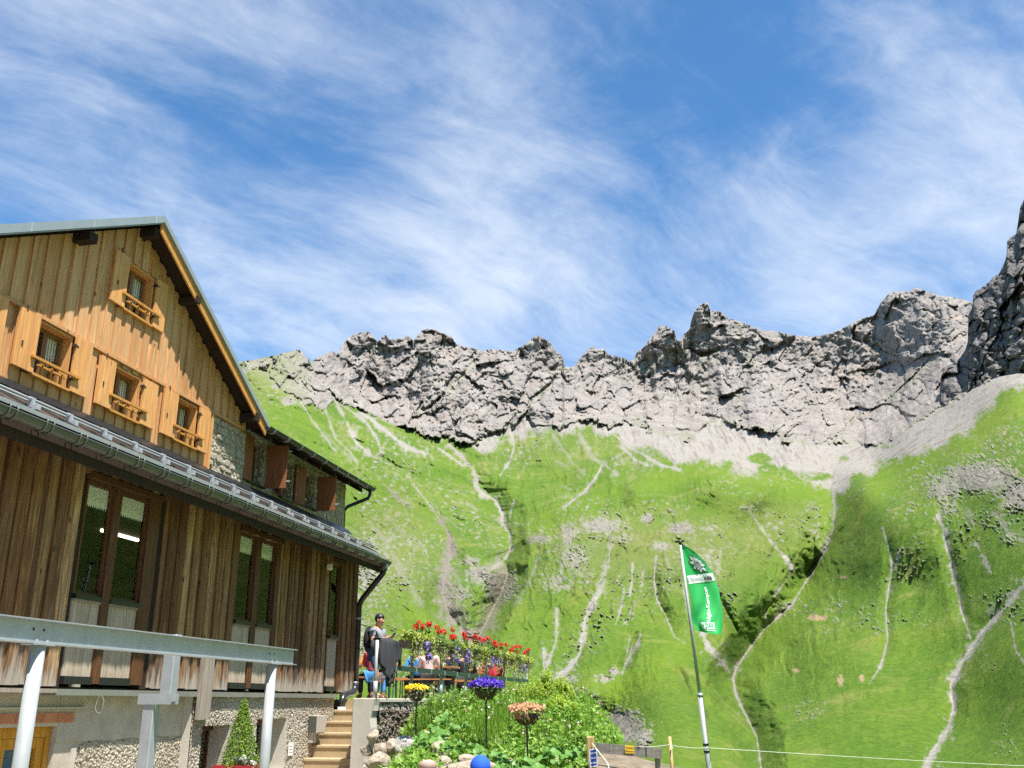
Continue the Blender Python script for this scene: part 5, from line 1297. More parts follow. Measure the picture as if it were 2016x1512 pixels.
# ------------------------------------------------------------------ ground, garden bank, terrace, stairs
def ss(a, b, x): return sstep(a, b, np.asarray(x, float))
def ground_z(X, Y):
    X, Y = np.asarray(X, float), np.asarray(Y, float)
    base = 0.018*np.clip(Y, -5, 17)
    yard = base
    yard = yard - 0.58*ss(-4.9, -3.9, X)*ss(4.5, 7.0, Y)*ss(11.5, 10.9, Y)
    bank = 0.50 + 1.02*ss(11.3, 18.3, Y) + 0.05*np.sin(X*2.1+Y*1.3)
    x0 = -5.3-1.05*ss(16.3, 17.5, Y)
    lat = ss(0.0, 0.9, X-x0)
    z = yard + (bank-yard)*lat*ss(10.9, 11.6, Y)
    xe = -0.150*Y+0.10                                   # shoulder of the bank towards the path
    k = 0.10 + 0.95*ss(14.2, 17.5, Y)
    z = z - np.clip(X-xe, 0, 3.0)*k
    z = z - np.clip(X+0.75, 0, 6)*0.35*ss(6, 11, Y)
    d = np.hypot(X, Y)
    behind = ss(-6.4, -6.9, X)*ss(19.6, 20.2, Y)
    z = z*(1-behind) + 1.0*behind
    far = ss(24, 60, d)*(1-ss(-6.0, -9.0, X)*ss(55, 40, d))
    zf = -2.0-0.085*np.clip(d-24, 0, 160)
    z = z*(1-far)+zf*far
    return z
xs = np.concatenate([np.linspace(-175, -14, 28), np.linspace(-13, -9, 9), np.arange(-8.6, 4.01, 0.16), np.linspace(4.5, 12, 14), np.linspace(14, 175, 28)])
ys_ = np.concatenate([np.linspace(-175, -8, 26), np.linspace(-6, 7, 20), np.arange(7.3, 27.0, 0.16), np.linspace(27.6, 50, 30), np.linspace(54, 175, 24)])
GXX, GYY = np.meshgrid(xs, ys_)
GZZ = ground_z(GXX, GYY) + 0.03*fbm(GXX/0.7, GYY/0.7, GXX*0, 3, 0.5, 301)*ss(60, 20, np.hypot(GXX, GYY))
def mat_ground():
    t = NT('courtyard_and_meadow_ground')
    a = t.n('ShaderNodeAttribute', attribute_name='soil')
    s1 = t.n('ShaderNodeSeparateColor'); t.l(a.outputs['Color'], s1.inputs[0])
    gr = t.ramp(t.noise(9, 6, 0.7), [(0.3, (0.20, 0.18, 0.15)), (0.5, (0.34, 0.31, 0.26)), (0.7, (0.45, 0.42, 0.36))])
    gs = t.ramp(t.noise(2.0, 6, 0.7), [(0.3, (0.035, 0.075, 0.012)), (0.55, (0.075, 0.14, 0.018)), (0.75, (0.12, 0.18, 0.03))])
    pa = t.ramp(t.noise(5, 6, 0.65, vec=t.map((1, 1, 1), (0, 0, 0.3))), [(0.3, (0.10, 0.08, 0.055)), (0.5, (0.18, 0.145, 0.105)), (0.72, (0.27, 0.22, 0.165))])
    c = t.mix(s1.outputs[0], gr, gs); c = t.mix(s1.outputs[1], c, pa)
    t.bump(t.noise(14, 6, 0.7), 0.7, 0.03)
    return t.fin(c, 0.95, 0, 0.15)
M_GROUND = mat_ground()
g = np_mesh('ground', np.stack([GXX, GYY, GZZ], -1).reshape(-1, 3), grid_faces(*GXX.shape), M_GROUND)
green = np.clip(ss(-6.2, -5.5, GXX)*ss(9.6, 11.2, GYY) + ss(2, 8, GXX) + ss(26, 34, np.hypot(GXX, GYY)), 0, 1)
pathm = ss(0.75, 0.35, np.abs(GXX - (-1.55+0.10*(GYY-13.5))))*ss(9.5, 11.0, GYY)*ss(17.5, 15.5, GYY)
sc_ = np.zeros((*GXX.shape, 4)); sc_[..., 0] = green; sc_[..., 1] = pathm; sc_[..., 3] = 1
set_cols(g, 'soil', sc_.reshape(-1, 4)); tag(g, 'gravel yard and garden bank below the terrace', kind='structure')

# terrace
XT, YT, ZT = -6.2, 16.9, 1.655
ter = thing('stone_terrace', 'raised concrete dining terrace with rough aggregate side wall beside the hut', 'terrace', (-7, 20, ZT))
box('deck', M_CONCRETE, ter, -13.0, XT-0.02, 19.5, 31.5, ZT-0.2, ZT-0.004); box('deck', M_CONCRETE, ter, -6.6, XT-0.02, 16.95, 19.499, ZT-0.2, ZT-0.004)
box('deck', M_CONCRETE, ter, XF+0.05, -6.601, 18.98, 19.499, ZT-0.2, ZT-0.005)
# retaining wall: smooth corner pier and rough side
pw = MB(); nz_ = 10
prev = None
pts_l = []
for i in range(nz_+1):
    z = 0.0 + (ZT+0.012)*i/nz_
    pts_l.append((XT - 0.16*((1-i/nz_)**1.0) - (0.03*math.sin(i*1.7) if 0 < i < nz_ else 0), z))
poly = [(-6.60, 0.0)] + [(x, z) for x, z in pts_l] + [(-6.595, ZT+0.012)]
pw.prism(poly, 'y', YT, YT+0.32); pw.build('retaining_pier', M_CONCRETE, ter, bevel=0.012)
box('wall_cap', M_CONCRETE, ter, -6.55, XT+0.01, YT+0.321, 31.4, ZT-0.06, ZT+0.012, bevel=0.012)
ny, nz2 = 420, 60
Yg, Zg = np.meshgrid(np.linspace(YT+0.3, 31.3, ny), np.linspace(0.2, ZT-0.061, nz2))
f1, f2, cid = worley(Yg/0.10, Zg/0.085, Yg*0, 71)
np_mesh('retaining_wall_face', np.stack([XT-0.03+0.05*(1-f1*1.3)*(0.5+cid)+0.02*fbm(Yg/0.4, Zg/0.4, Yg*0, 2, 0.5, 72), Yg, Zg], -1).reshape(-1, 3), grid_faces(nz2, ny)[:, ::-1], M_EXPOSED, ter, smooth=False)
box('retaining_core', M_CONCRETE, ter, -6.6, XT-0.06, YT+0.325, 31.3, 0.0, ZT-0.07)
box('pier_side', M_CONCRETE, ter, -6.58, -6.40, YT+0.33, 19.0, 0.0, ZT-0.0711)
# stairs
stairs = thing('concrete_stairs', 'narrow sandy concrete stairs climbing between the hut and the terrace wall', 'stairs', (-7.1, 17.5, 0.3))
tops = [(1.655, 18.95), (1.46, 18.55), (1.26, 18.22), (1.06, 17.92), (0.855, 17.62), (0.645, 17.30), (0.44, 16.98), (0.26, 16.66)]
for i, (zt, yf) in enumerate(tops):
    yb = tops[i-1][1] if i else 19.49
    mb = MB(); zl = (tops[i+1][0] if i+1 < len(tops) else 0.1)
    mb.prism([(yf+0.012, zl-0.02), (yb+0.02 if i else yb-0.6, zl-0.02), (yb+0.02 if i else yb-0.6, zt-0.045), (yf+0.012, zt-0.045)], 'x', -7.625, -6.605)
    mb.prism([(yf-0.004, zt-0.0449), (yb+0.011 if i else yb-0.55, zt-0.0449), (yb+0.011 if i else yb-0.55, zt), (yf+0.004, zt), (yf-0.004, zt-0.012)], 'x', -7.622, -6.606)
    mb.build('step', M_STEP, stairs)

# railing
rail = thing('terrace_railing', 'grey-green steel railing along the terrace edge', 'railing', (XT-0.03, YT+0.1, ZT))
M_RAIL = mat_plain('grey_green_railing_paint', (0.20, 0.255, 0.235), 0.5, 0.1, 0.15)
XRL = XT-0.03
posts = [17.02] + [19.06+2.05*i for i in range(5)] + [29.3, 30.32]
for i, yy in enumerate(posts):
    m = M_STEELP if i in (0, len(posts)-1) else M_RAIL
    p_ = MB(); p_.tube([(XRL, yy, ZT), (XRL, yy, 2.66)], 0.034, 12); p_.tube([(XRL, yy, ZT+0.012), (XRL, yy, ZT+0.30)], 0.041, 12); p_.build('post', m, rail, smooth=True)
box('top_rail', M_RAIL, rail, XRL-0.03, XRL+0.03, 17.06, 30.3, 2.60, 2.645); box('middle_rail', M_RAIL, rail, XRL+0.036, XRL+0.058, 17.0, 30.3, 2.16, 2.255)

# loose boulders at the foot of the wall
def boulder(name, label, c, r, sc, seed, mat=M_BOULDER, group='boulders at the foot of the terrace wall'):
    rr_ = np.random.RandomState(seed)
    bm = bmesh.new(); bmesh.ops.create_icosphere(bm, subdivisions=4, radius=1.0)
    V = np.array([v.co for v in bm.verts])
    d = np.ones(len(V))
    for _ in range(11):                                   # cut flat faces
        n = rr_.normal(size=3); n /= np.linalg.norm(n); off = rr_.uniform(0.62, 0.9)
        h = V@n; d = np.minimum(d, np.where(h > off, off/np.maximum(h, 1e-3), 1))
    s_ = np.float32(seed*3.1)
    V = V*d[:, None]*(1+0.09*fbm(V[:, 0]*2+s_, V[:, 1]*2, V[:, 2]*2, 4, 0.55, seed)[:, None])
    rz = rr_.uniform(0, 6.28); M = np.array([[math.cos(rz), -math.sin(rz), 0], [math.sin(rz), math.cos(rz), 0], [0, 0, 1]])
    V = (V*np.array(sc)*r)@M.T
    for v, q in zip(bm.verts, V): v.co = q
    me = bpy.data.meshes.new(name); bm.to_mesh(me); bm.free()
    me.polygons.foreach_set('use_smooth', [True]*len(me.polygons)); me.materials.append(mat)
    o = bpy.data.objects.new(name, me); o.location = c; link(o)
    return tag(o, label, 'boulder', group)
BLD = [('big white rounded limestone boulder on the bank by the terrace wall', (798, 1468), 16.3, 0.215, (1.1, 0.9, 0.85), M_WHITEROCK),
 ('broad brown flat-topped boulder lowest at the wall foot', (748, 1500), 16.0, 0.26, (1.15, 0.9, 0.62), M_BOULDER), ('pale pointed stone leaning against the retaining wall', (736, 1449), 16.45, 0.15, (1.2, 0.8, 0.75), M_BOULDER),
 ('angular tilted ochre boulder in the middle of the pile', (752, 1476), 16.25, 0.17, (1.0, 0.8, 0.9), M_BOULDER), ('small upright tan stone left of the white boulder', (771, 1470), 16.2, 0.125, (0.8, 0.8, 1.15), M_BOULDER),
 ('small grey stone under the white boulder', (789, 1496), 15.9, 0.12, (1.0, 0.9, 0.8), M_BOULDER), ('mossy grey stone tucked low beside the stairs wall', (722, 1478), 16.4, 0.13, (0.8, 0.9, 0.9), M_BOULDER)]
for i, (lb, px, Y, r, sc, m) in enumerate(BLD):
    boulder('boulder', lb, on_y(px[0], px[1], Y), r, sc, 40+i, m)
SLB = [('long cracked beige rock slab behind the blue cap', (925, 1502), 12.9, 0.30, (1.5, 0.8, 0.42)), ('lichen covered slab rising out of the herbs', (866, 1470), 14.0, 0.22, (1.5, 0.8, 0.6)), ('chalky white stone on the right of the bald head', (873, 1500), 13.0, 0.12, (1.0, 0.9, 0.9)), ('sunlit flat stone above the cracked slab', (917, 1490), 13.2, 0.15, (1.4, 0.8, 0.5))]
for i, (lb, px, Y, r, sc) in enumerate(SLB):
    boulder('garden_rock', lb, on_y(px[0], px[1], Y) - Vector((0, 0, r*0.25)), r, sc, 60+i, M_BOULDER, 'rocks showing through the garden bank')
# ------------------------------------------------------------------ plants
def mat_leaf(name, cols, trans=0.35, rough=0.5, scale=3.0):
    t = NT(name)
    geo = t.n('ShaderNodeNewGeometry')
    r = t.math('ADD', t.math('MULTIPLY', geo.outputs['Random Per Island'], 0.75), t.math('MULTIPLY', t.noise(scale, 4, 0.6), 0.5))
    n = len(cols)
    c = t.ramp(r, [(0.15+0.85*i/(n-1), cols[i]) for i in range(n)])
    t.fin(c, rough, 0, 0.35)
    tl = t.n('ShaderNodeBsdfTranslucent'); t.l(c, tl.inputs[0])
    m = t.n('ShaderNodeMixShader'); m.inputs[0].default_value = trans
    t.l(t.b.outputs[0], m.inputs[1]); t.l(tl.outputs[0], m.inputs[2]); t.l(m.outputs[0], t.out.inputs[0])
    return t.mat
M_GRASSB = mat_leaf('meadow_grass_blades', [(0.07, 0.16, 0.012), (0.13, 0.27, 0.02), (0.20, 0.36, 0.03), (0.28, 0.40, 0.06)])
M_HERB = mat_leaf('garden_herb_leaves', [(0.06, 0.15, 0.014), (0.14, 0.29, 0.03), (0.22, 0.38, 0.05), (0.32, 0.46, 0.09)])
M_BROAD = mat_leaf('broad_butterbur_leaves', [(0.08, 0.20, 0.035), (0.13, 0.29, 0.055), (0.19, 0.36, 0.08)])
M_SHRUB = mat_leaf('yellow_green_willow_leaves', [(0.11, 0.22, 0.014), (0.22, 0.36, 0.02), (0.34, 0.46, 0.035), (0.42, 0.50, 0.06)])
M_DSHRUB = mat_leaf('olive_shrub_leaves', [(0.06, 0.12, 0.02), (0.12, 0.20, 0.03), (0.20, 0.29, 0.05)])
M_SPRUCE = mat_leaf('dwarf_spruce_needles', [(0.04, 0.10, 0.012), (0.10, 0.20, 0.02), (0.20, 0.32, 0.035), (0.30, 0.40, 0.06)], 0.15)
M_TRAIL = mat_leaf('yellow_variegated_leaves', [(0.08, 0.15, 0.015), (0.20, 0.29, 0.025), (0.44, 0.46, 0.045), (0.40, 0.42, 0.18)])
M_IVY = mat_leaf('trailing_white_edged_leaves', [(0.06, 0.10, 0.03), (0.22, 0.26, 0.12), (0.50, 0.50, 0.36)])
M_GERLEAF = mat_leaf('geranium_leaves', [(0.04, 0.09, 0.015), (0.09, 0.16, 0.025), (0.16, 0.24, 0.05)])
M_RED = mat_leaf('red_geranium_petals', [(0.42, 0.006, 0.010), (0.68, 0.014, 0.018), (0.80, 0.03, 0.03)], 0.2)
M_PURPLE = mat_leaf('purple_petunia_petals', [(0.09, 0.045, 0.22), (0.20, 0.12, 0.42), (0.38, 0.30, 0.60)], 0.2)
M_BLUE = mat_leaf('violet_blue_lobelia_petals', [(0.022, 0.006, 0.17), (0.05, 0.014, 0.34), (0.10, 0.04, 0.50)], 0.15)
M_YELLOW = mat_leaf('golden_yellow_petals', [(0.60, 0.34, 0.004), (0.82, 0.55, 0.008), (0.90, 0.68, 0.02)], 0.2)
M_PINK = mat_leaf('pink_brown_succulent_leaves', [(0.30, 0.10, 0.07), (0.46, 0.22, 0.12), (0.50, 0.34, 0.14), (0.62, 0.28, 0.26)], 0.2)
M_WHITEPET = mat_leaf('white_petals', [(0.55, 0.55, 0.50), (0.75, 0.74, 0.70)], 0.2)
M_POT = mat_plain('dark_planter', (0.055, 0.035, 0.025), 0.6, 0, 0.2)
M_REDPOT = mat_plain('crimson_planter', (0.34, 0.015, 0.03), 0.45, 0, 0.1)
M_BARK = mat_plain('twig_bark', (0.12, 0.085, 0.055), 0.9, 0, 0.3, 20)

def leaves(P, N, size, rs, aspect=0.55, up=None, fold=0.25):
    """folded lance-shaped leaves (two quads) at points P facing N"""
    n = len(P)
    T = rs.normal(size=(n, 3)) if up is None else up + 0.35*rs.normal(size=(n, 3))
    N = N/np.maximum(np.linalg.norm(N, axis=1, keepdims=True), 1e-6)
    T = T - (T*N).sum(1, keepdims=True)*N; T /= np.maximum(np.linalg.norm(T, axis=1, keepdims=True), 1e-6)
    B = np.cross(N, T)
    L = (size*rs.uniform(0.6, 1.35, n))[:, None]; W = L*aspect
    v = np.stack([P, P+T*L*0.45+B*W*0.5+N*L*fold*0.5, P+T*L-N*L*fold*0.3, P+T*L*0.45-B*W*0.5+N*L*fold*0.5], 1)
    f = np.arange(n*4).reshape(n, 4)
    F = np.concatenate([f[:, [0, 1, 2]], f[:, [0, 2, 3]]])
    return v.reshape(-1, 3), F
def blobpts(c, r, n, rs, shell=0.45):
    d = rs.normal(size=(n, 3)); d /= np.linalg.norm(d, axis=1, keepdims=True)
    q = rs.uniform(shell, 1.0, n)[:, None]**0.7
    return np.asarray(c)+d*q*np.asarray(r), d
class LM:
    """gathers leaves of several materials into one mesh"""
    def __init__(s): s.V = []; s.F = []; s.M = []; s.n = 0; s.mats = []
    def add(s, V, F, mat):
        if mat not in s.mats: s.mats.append(mat)
        s.V.append(V); s.F.append(F+s.n); s.M.append(np.full(len(F), s.mats.index(mat))); s.n += len(V); return s
    def build(s, name, parent=None):
        return np_mesh(name, np.concatenate(s.V), np.concatenate(s.F), s.mats, parent, False, np.concatenate(s.M))

# meadow grass on the bank: one mass
rs = np.random.RandomState(3)
def bank_points(n, keep=None):
    x = rs.uniform(-6.3, 0.2, n*3); y = rs.uniform(11.6, 23.0, n*3)
    edge = -0.150*y+0.25
    ok = (x < edge+0.5*rs.uniform(0, 1, n*3)) & (x > np.where(y < 16.6, -4.75-0.06*(y-12), -6.15)) & ~((np.abs(x-(-1.42+0.10*(y-13.5))) < 0.55) & (y < 16))
    x, y = x[ok][:n], y[ok][:n]
    return x, y
def blades(x, y, h, wd, lean=0.45):
    n = len(x); z = ground_z(x, y)-0.02
    a = rs.uniform(0, 2*math.pi, n); hh = h*rs.uniform(0.5, 1.35, n)
    ux, uy = np.cos(a), np.sin(a); lx, ly = lean*hh*rs.uniform(-1, 1, n), lean*hh*rs.uniform(-1, 1, n)
    w = wd*rs.uniform(0.6, 1.3, n)
    P = np.stack([np.stack([x-ux*w, y-uy*w, z], 1), np.stack([x+ux*w, y+uy*w, z], 1), np.stack([x+ux*w*0.7+lx*0.4, y+uy*w*0.7+ly*0.4, z+hh*0.6], 1), np.stack([x-ux*w*0.7+lx*0.4, y-uy*w*0.7+ly*0.4, z+hh*0.6], 1), np.stack([x+lx, y+ly, z+hh], 1)], 1)
    f = np.arange(n*5).reshape(n, 5)
    return P.reshape(-1, 3), np.concatenate([f[:, [0, 1, 2]], f[:, [0, 2, 3]], f[:, [3, 2, 4]]])
x, y = bank_points(22000)
hh = 0.16+0.10*np.clip(fbm(x/0.8, y/0.8, x*0, 2, 0.5, 401)+0.3, 0, 1)
V, F = blades(x, y, hh, 0.007)
x2, y2 = x[::9], y[::9]; m = y2 > 14.5
V2, F2 = blades(x2[m], y2[m], 0.34, 0.007, 0.25)
lm = LM().add(V, F, M_GRASSB).add(V2, F2, M_GRASSB)
tag(lm.build('meadow_grass'), 'tall bright meadow grass covering the garden bank', 'grass', kind='stuff')
# low herbs between the grass
x, y = bank_points(15000)
dens = fbm(x/1.1, y/1.1, x*0+4, 3, 0.5, 411)
m = dens > -0.28; x, y = x[m], y[m]
z = ground_z(x, y) + rs.uniform(0.02, 0.24, len(x))*np.clip(0.6+dens[m]*1.4, 0.3, 1.4)
N = np.stack([rs.normal(size=len(x))*0.6+0.1, rs.normal(size=len(x))*0.6-0.35, np.ones(len(x))], 1)
V, F = leaves(np.stack([x, y, z], 1), N, 0.075, rs, 0.6)
V3, F3 = leaves(np.stack([x, y, z-0.03], 1)[::4], N[::4], 0.13, rs, 0.7)
tag(LM().add(V, F, M_HERB).add(V3, F3, M_HERB).build('garden_herbs'), 'dense low herbs and weeds on the garden bank', 'herbs', kind='stuff')
# small wild flowers
x, y = bank_points(160)
lm = LM()
P = np.stack([x, y, ground_z(x, y)+rs.uniform(0.2, 0.38, len(x))], 1)
for k in range(4):
    V, F = leaves(P+rs.normal(size=P.shape)*0.012, np.tile([0.1, -0.3, 1.0], (len(x), 1))+0.5*rs.normal(size=P.shape), 0.035, rs, 0.8)
    lm.add(V, F, M_WHITEPET if k % 2 else M_PINK)
tag(lm.build('wild_flowers'), 'tiny white and pink wild flowers among the herbs', 'wild flowers', kind='stuff')

def broad_plant(c, r, n, seed, label, group):
    rr_ = random.Random(seed)
    t = thing('butterbur_plant', label, 'plant', c, group)
    for i in range(n):
        a = rr_.uniform(0, 6.28); d = r*math.sqrt(rr_.uniform(0.02, 1)); h = rr_.uniform(0.10, 0.30)*(1.2-d/r*0.5)
        lc = Vector(c)+Vector((math.cos(a)*d, math.sin(a)*d, h)); s_ = rr_.uniform(0.04, 0.085)
        nrm = Vector((math.cos(a)*0.45+0.1, math.sin(a)*0.45-0.25, 1)).normalized(); u = nrm.cross(Vector((0, 0, 1))).normalized() if abs(nrm.z) < 0.999 else Vector((1, 0, 0)); v = nrm.cross(u)
        mb = MB(); m_ = 11; rim = []
        for k in range(m_):
            q = 2*math.pi*k/m_; rd = s_*(1.0-0.30*math.exp(-((q-math.pi)/0.35)**2))*(1+0.10*math.sin(q*5+i)) 
            rim.append(lc + u*math.sin(q)*rd + v*(-math.cos(q))*rd*1.05 + nrm*(0.22*rd*abs(math.sin(q*1.0)) + 0.018*math.sin(3*q+i)))
        mb.add([lc]+rim, [(0, 1+k, 1+(k+1) % m_) for k in range(m_)])
        mb.tube([lc, Vector(c)+Vector((math.cos(a)*d*0.3, math.sin(a)*d*0.3, -0.03))], 0.005, 4, cap=False)
        mb.build('leaf', M_BROAD, t)
    return t
PLN = [ ((838, 1415), 16.2, 'broad-leaved plant behind the yellow flower bowl pole'), ((862, 1440), 15.2, 'broad-leaved plant at the centre of the bank'), ((885, 1425), 15.6, 'broad-leaved plant between two flower poles'),
 ((1035, 1487), 13.0, 'broad-leaved plant round the foot of the pink bowl pole'), ((1010, 1500), 12.7, 'broad-leaved plant right of the blue cap'), ((960, 1470), 13.6, 'broad-leaved plant below the purple bowl pole'), ((905, 1465), 14.0, 'broad-leaved plant above the cracked slab'), ((1075, 1470), 13.6, 'broad-leaved plant in front of the willow shrub'), ((1110, 1480), 13.6, 'broad-leaved plant left of the blue sign'), ((850, 1475), 14.2, 'broad-leaved plant by the lichen slab'), ((1060, 1500), 12.7, 'rightmost low broad-leaved plant by the pink pole')]
for i, (px, Y, lb) in enumerate(PLN):
    p = on_y(px[0], px[1], Y); p.z = float(ground_z(p.x, p.y))
    broad_plant(p, 0.30, 18, 500+i, lb, 'broad-leaved plants on the garden bank')

def shrub(name, label, c, r, n, mat, seed, size=0.06, group='shrubs on the garden bank'):
    rs_ = np.random.RandomState(seed)
    t = thing(name, label, 'shrub', c, group)
    lm = LM(); st = MB()
    for k in range(26):
        d = rs_.normal(size=3); d[2] = abs(d[2])*0.9+0.15; d /= np.linalg.norm(d)
        q = rs_.uniform(0.55, 1.0)
        cc = np.array(c)+d*np.array(r)*q*0.8
        st.tube([c, Vector(cc)*0.5+Vector(c)*0.5+Vector((0, 0, 0.08)), Vector(cc)], [0.014, 0.009, 0.005], 5, cap=False)
        P, N = blobpts(cc, np.array(r)*rs_.uniform(0.22, 0.36), n//26, rs_, 0.1)
        V, F = leaves(P, N+np.array([0.2, -0.3, 0.7]), size, rs_, 0.42, np.tile([0, 0, 0.8], (len(P), 1))+d)
        lm.add(V, F, mat)
    lm.build('foliage', t); st.build('stems', M_BARK, t)
    return t
def ground_at(px, py, Y):
    p = on_y(px, py, Y); p.z = float(ground_z(p.x, p.y)); return p
p = ground_at(1082, 1400, 18.5); shrub('willow_shrub', 'tall rounded yellow-green willow shrub at the far end of the bank', (p.x, p.y, p.z-0.1), (0.62, 0.6, 0.95), 5200, M_SHRUB, 1)
p = ground_at(1112, 1440, 16.5); shrub('willow_shrub', 'lower yellow-green willow shrub sloping down towards the fence', (p.x, p.y, p.z-0.15), (0.42, 0.5, 0.62), 3000, M_SHRUB, 2)
p = ground_at(1040, 1400, 20.0); shrub('willow_shrub', 'yellow-green willow shrub under the end of the railing', (p.x, p.y, p.z-0.1), (0.5, 0.6, 0.75), 2600, M_SHRUB, 3)
p = ground_at(905, 1390, 17.4); shrub('olive_shrub', 'thin olive shrub against the terrace wall below the flower boxes', (p.x, p.y, 1.25), (0.45, 0.8, 0.62), 1500, M_DSHRUB, 4, 0.05)
p = ground_at(865, 1390, 17.6); shrub('olive_shrub', 'sparse grey-green shrub behind the yellow flower bowl', (p.x, p.y, 1.2), (0.35, 0.6, 0.6), 900, M_DSHRUB, 5, 0.05)
p = ground_at(1150, 1480, 14.3); shrub('olive_shrub', 'small green bush around the fence post', (p.x, p.y, p.z-0.05), (0.35, 0.35, 0.42), 1500, M_HERB, 6, 0.06)
p = ground_at(1010, 1385, 18.6); shrub('olive_shrub', 'pale flowering shrub at the wall right of the purple bowl', (p.x, p.y, 1.2), (0.35, 0.5, 0.55), 900, M_DSHRUB, 7, 0.05)

# ---- potted dwarf spruce by the cellar window
sp_ = thing('potted_spruce', 'small cone-shaped spruce in a crimson planter in front of the cellar window', 'potted tree', (-7.1, 13.85, 0.3))
rs = np.random.RandomState(9)
zt0, zt1 = 0.80, 1.60
mb = MB(); mb.tube([(-7.1, 13.85, 0.7), (-7.1, 13.85, 1.56)], [0.025, 0.006], 8); mb.build('trunk', M_BARK, sp_)
n = 6500; f = rs.uniform(0, 1, n)**1.35
rad = 0.285*(1-f)**0.85+0.012; a = rs.uniform(0, 2*math.pi, n)
lump = 1+0.38*perlin(np.cos(a)*1.9+3, np.sin(a)*1.9, f*7, 17)+0.12*perlin(np.cos(a)*5, np.sin(a)*5, f*18, 18)
q = rad*np.sqrt(rs.uniform(0.25, 1, n))*lump
P = np.stack([-7.1+np.cos(a)*q, 13.85+np.sin(a)*q, zt0+(zt1-zt0)*f - 0.10*q/0.3 + 0.02*rs.normal(size=n)], 1)
N = np.stack([np.cos(a), np.sin(a), 0.6*np.ones(n)], 1)+0.5*rs.normal(size=(n, 3))
V, F = leaves(P, N, 0.034, rs, 0.40, np.stack([np.cos(a), np.sin(a), 0.55*np.ones(n)], 1))
LM().add(V, F, M_SPRUCE).build('foliage', sp_)
pt = MB(); pt.prism([(-7.34, 0.32), (-6.86, 0.32), (-6.82, 0.74), (-7.38, 0.74)], 'y', 13.58, 14.12); pt.build('planter', M_REDPOT, sp_)
lm = LM()
for k in range(9):
    c = (-6.93+rs.uniform(-0.12, 0.10), 13.62+rs.uniform(0, 0.55), 0.77+rs.uniform(-0.03, 0.07))
    P, N = blobpts(c, (0.07, 0.07, 0.05), 26, rs); V, F = leaves(P, N, 0.042, rs, 0.9); lm.add(V, F, M_PURPLE if k % 3 else M_WHITEPET)
    P, N = blobpts(c, (0.09, 0.09, 0.06), 20, rs); V, F = leaves(P, N, 0.04, rs, 0.5); lm.add(V, F, M_GERLEAF)
tag(lm.build('pansies', sp_), kind='stuff')

# ---- flower boxes on the railing
def flower_box(i, y0, label):
    rs_ = np.random.RandomState(700+i)
    t = thing('flower_box', label, 'flower box', (XT+0.10, y0+0.46, 2.58), 'flower boxes hung along the terrace railing')
    b = MB(); b.prism([(XT+0.02, 2.58), (XT+0.17, 2.58), (XT+0.19, 2.73), (XT+0.0, 2.73)], 'y', y0+0.02, y0+0.90); b.build('box', M_POT, t)
    lm = LM()
    for k in range(7):
        c = (XT+0.10+rs_.uniform(-0.04, 0.06), y0+0.06+0.125*k, 2.80+rs_.uniform(-0.04, 0.05))
        P, N = blobpts(c, (0.15, 0.14, 0.125), 52, rs_, 0.2); V, F = leaves(P, N+np.array([0.3, -0.3, 0.5]), 0.058, rs_, 0.75)
        lm.add(V, F, M_TRAIL if rs_.rand() < (0.95 if i == 0 else 0.5) else M_GERLEAF)
    for k in range(8):                                                # trailing strands
        yy = y0+0.08+rs_.uniform(0, 0.78); ln = rs_.uniform(0.12, 0.42)
        m = int(16+ln*80); s_ = rs_.uniform(0, 1, m)
        P = np.stack([XT+0.17+0.05*rs_.normal(size=m)*0.6, yy+0.05*rs_.normal(size=m), 2.74-ln*s_], 1)
        V, F = leaves(P, np.tile([1.0, -0.4, 0.3], (m, 1))+0.5*rs_.normal(size=(m, 3)), 0.042, rs_, 0.7, np.tile([0.1, 0, -1.0], (m, 1)))
        lm.add(V, F, M_IVY if k % 2 else M_TRAIL)
    lm.build('foliage', t)
    if i in (1, 3, 4, 6, 7, 10):
        lm = LM()
        for k in range(4):
            P, N = blobpts((XT+0.19, y0+0.15+rs_.uniform(0, 0.6), 2.60+rs_.uniform(-0.14, 0.12)), (0.06, 0.09, 0.09), 26, rs_); V, F = leaves(P, N+np.array([0.6, -0.3, 0]), 0.055, rs_, 0.95); lm.add(V, F, M_PURPLE)
        tag(lm.build('petunias', t), kind='stuff')
    for k in range((1 if i == 0 else 3) + (i % 2)):
        c = Vector((XT+0.08+rs_.uniform(-0.06, 0.08), y0+0.12+rs_.uniform(0, 0.7), 3.03+rs_.uniform(-0.06, 0.12)))
        if i == 0: c = Vector((XT+0.08, y0+0.80, 3.02+0.0*k))
        lm = LM(); P, N = blobpts(c, (0.06, 0.06, 0.055), 40, rs_, 0.5); V, F = leaves(P, N, 0.040, rs_, 0.95); lm.add(V, F, M_RED)
        o = lm.build('geranium_head', t)
        s_ = MB(); s_.tube([c, (c.x, c.y, 2.76)], 0.005, 4, cap=False)
        P, N = blobpts((c.x, c.y, c.z-0.13), (0.07, 0.07, 0.05), 12, rs_); V, F = leaves(P, N, 0.055, rs_, 0.9); lm2 = LM().add(V, F, M_GERLEAF); lm2.build('geranium_leaves', t); s_.build('stalk', M_GERLEAF, t)
ordn = ['first (nearest), full of yellow-green foliage by the hung jacket', 'second, with a white and a red bloom', 'third, with tall red geraniums', 'fourth, with dark purple petunias', 'fifth, over the first beer table', 'sixth, with deep red blooms', 'seventh, with drooping pale foliage', 'eighth, purple and yellow', 'ninth, with thin red blooms', 'tenth, before the dark-haired guest', 'eleventh, next to last', 'last (farthest), at the end post']
for i in range(12):
    flower_box(i, 18.1+i*1.015, 'planted railing flower box, %s' % ordn[i])

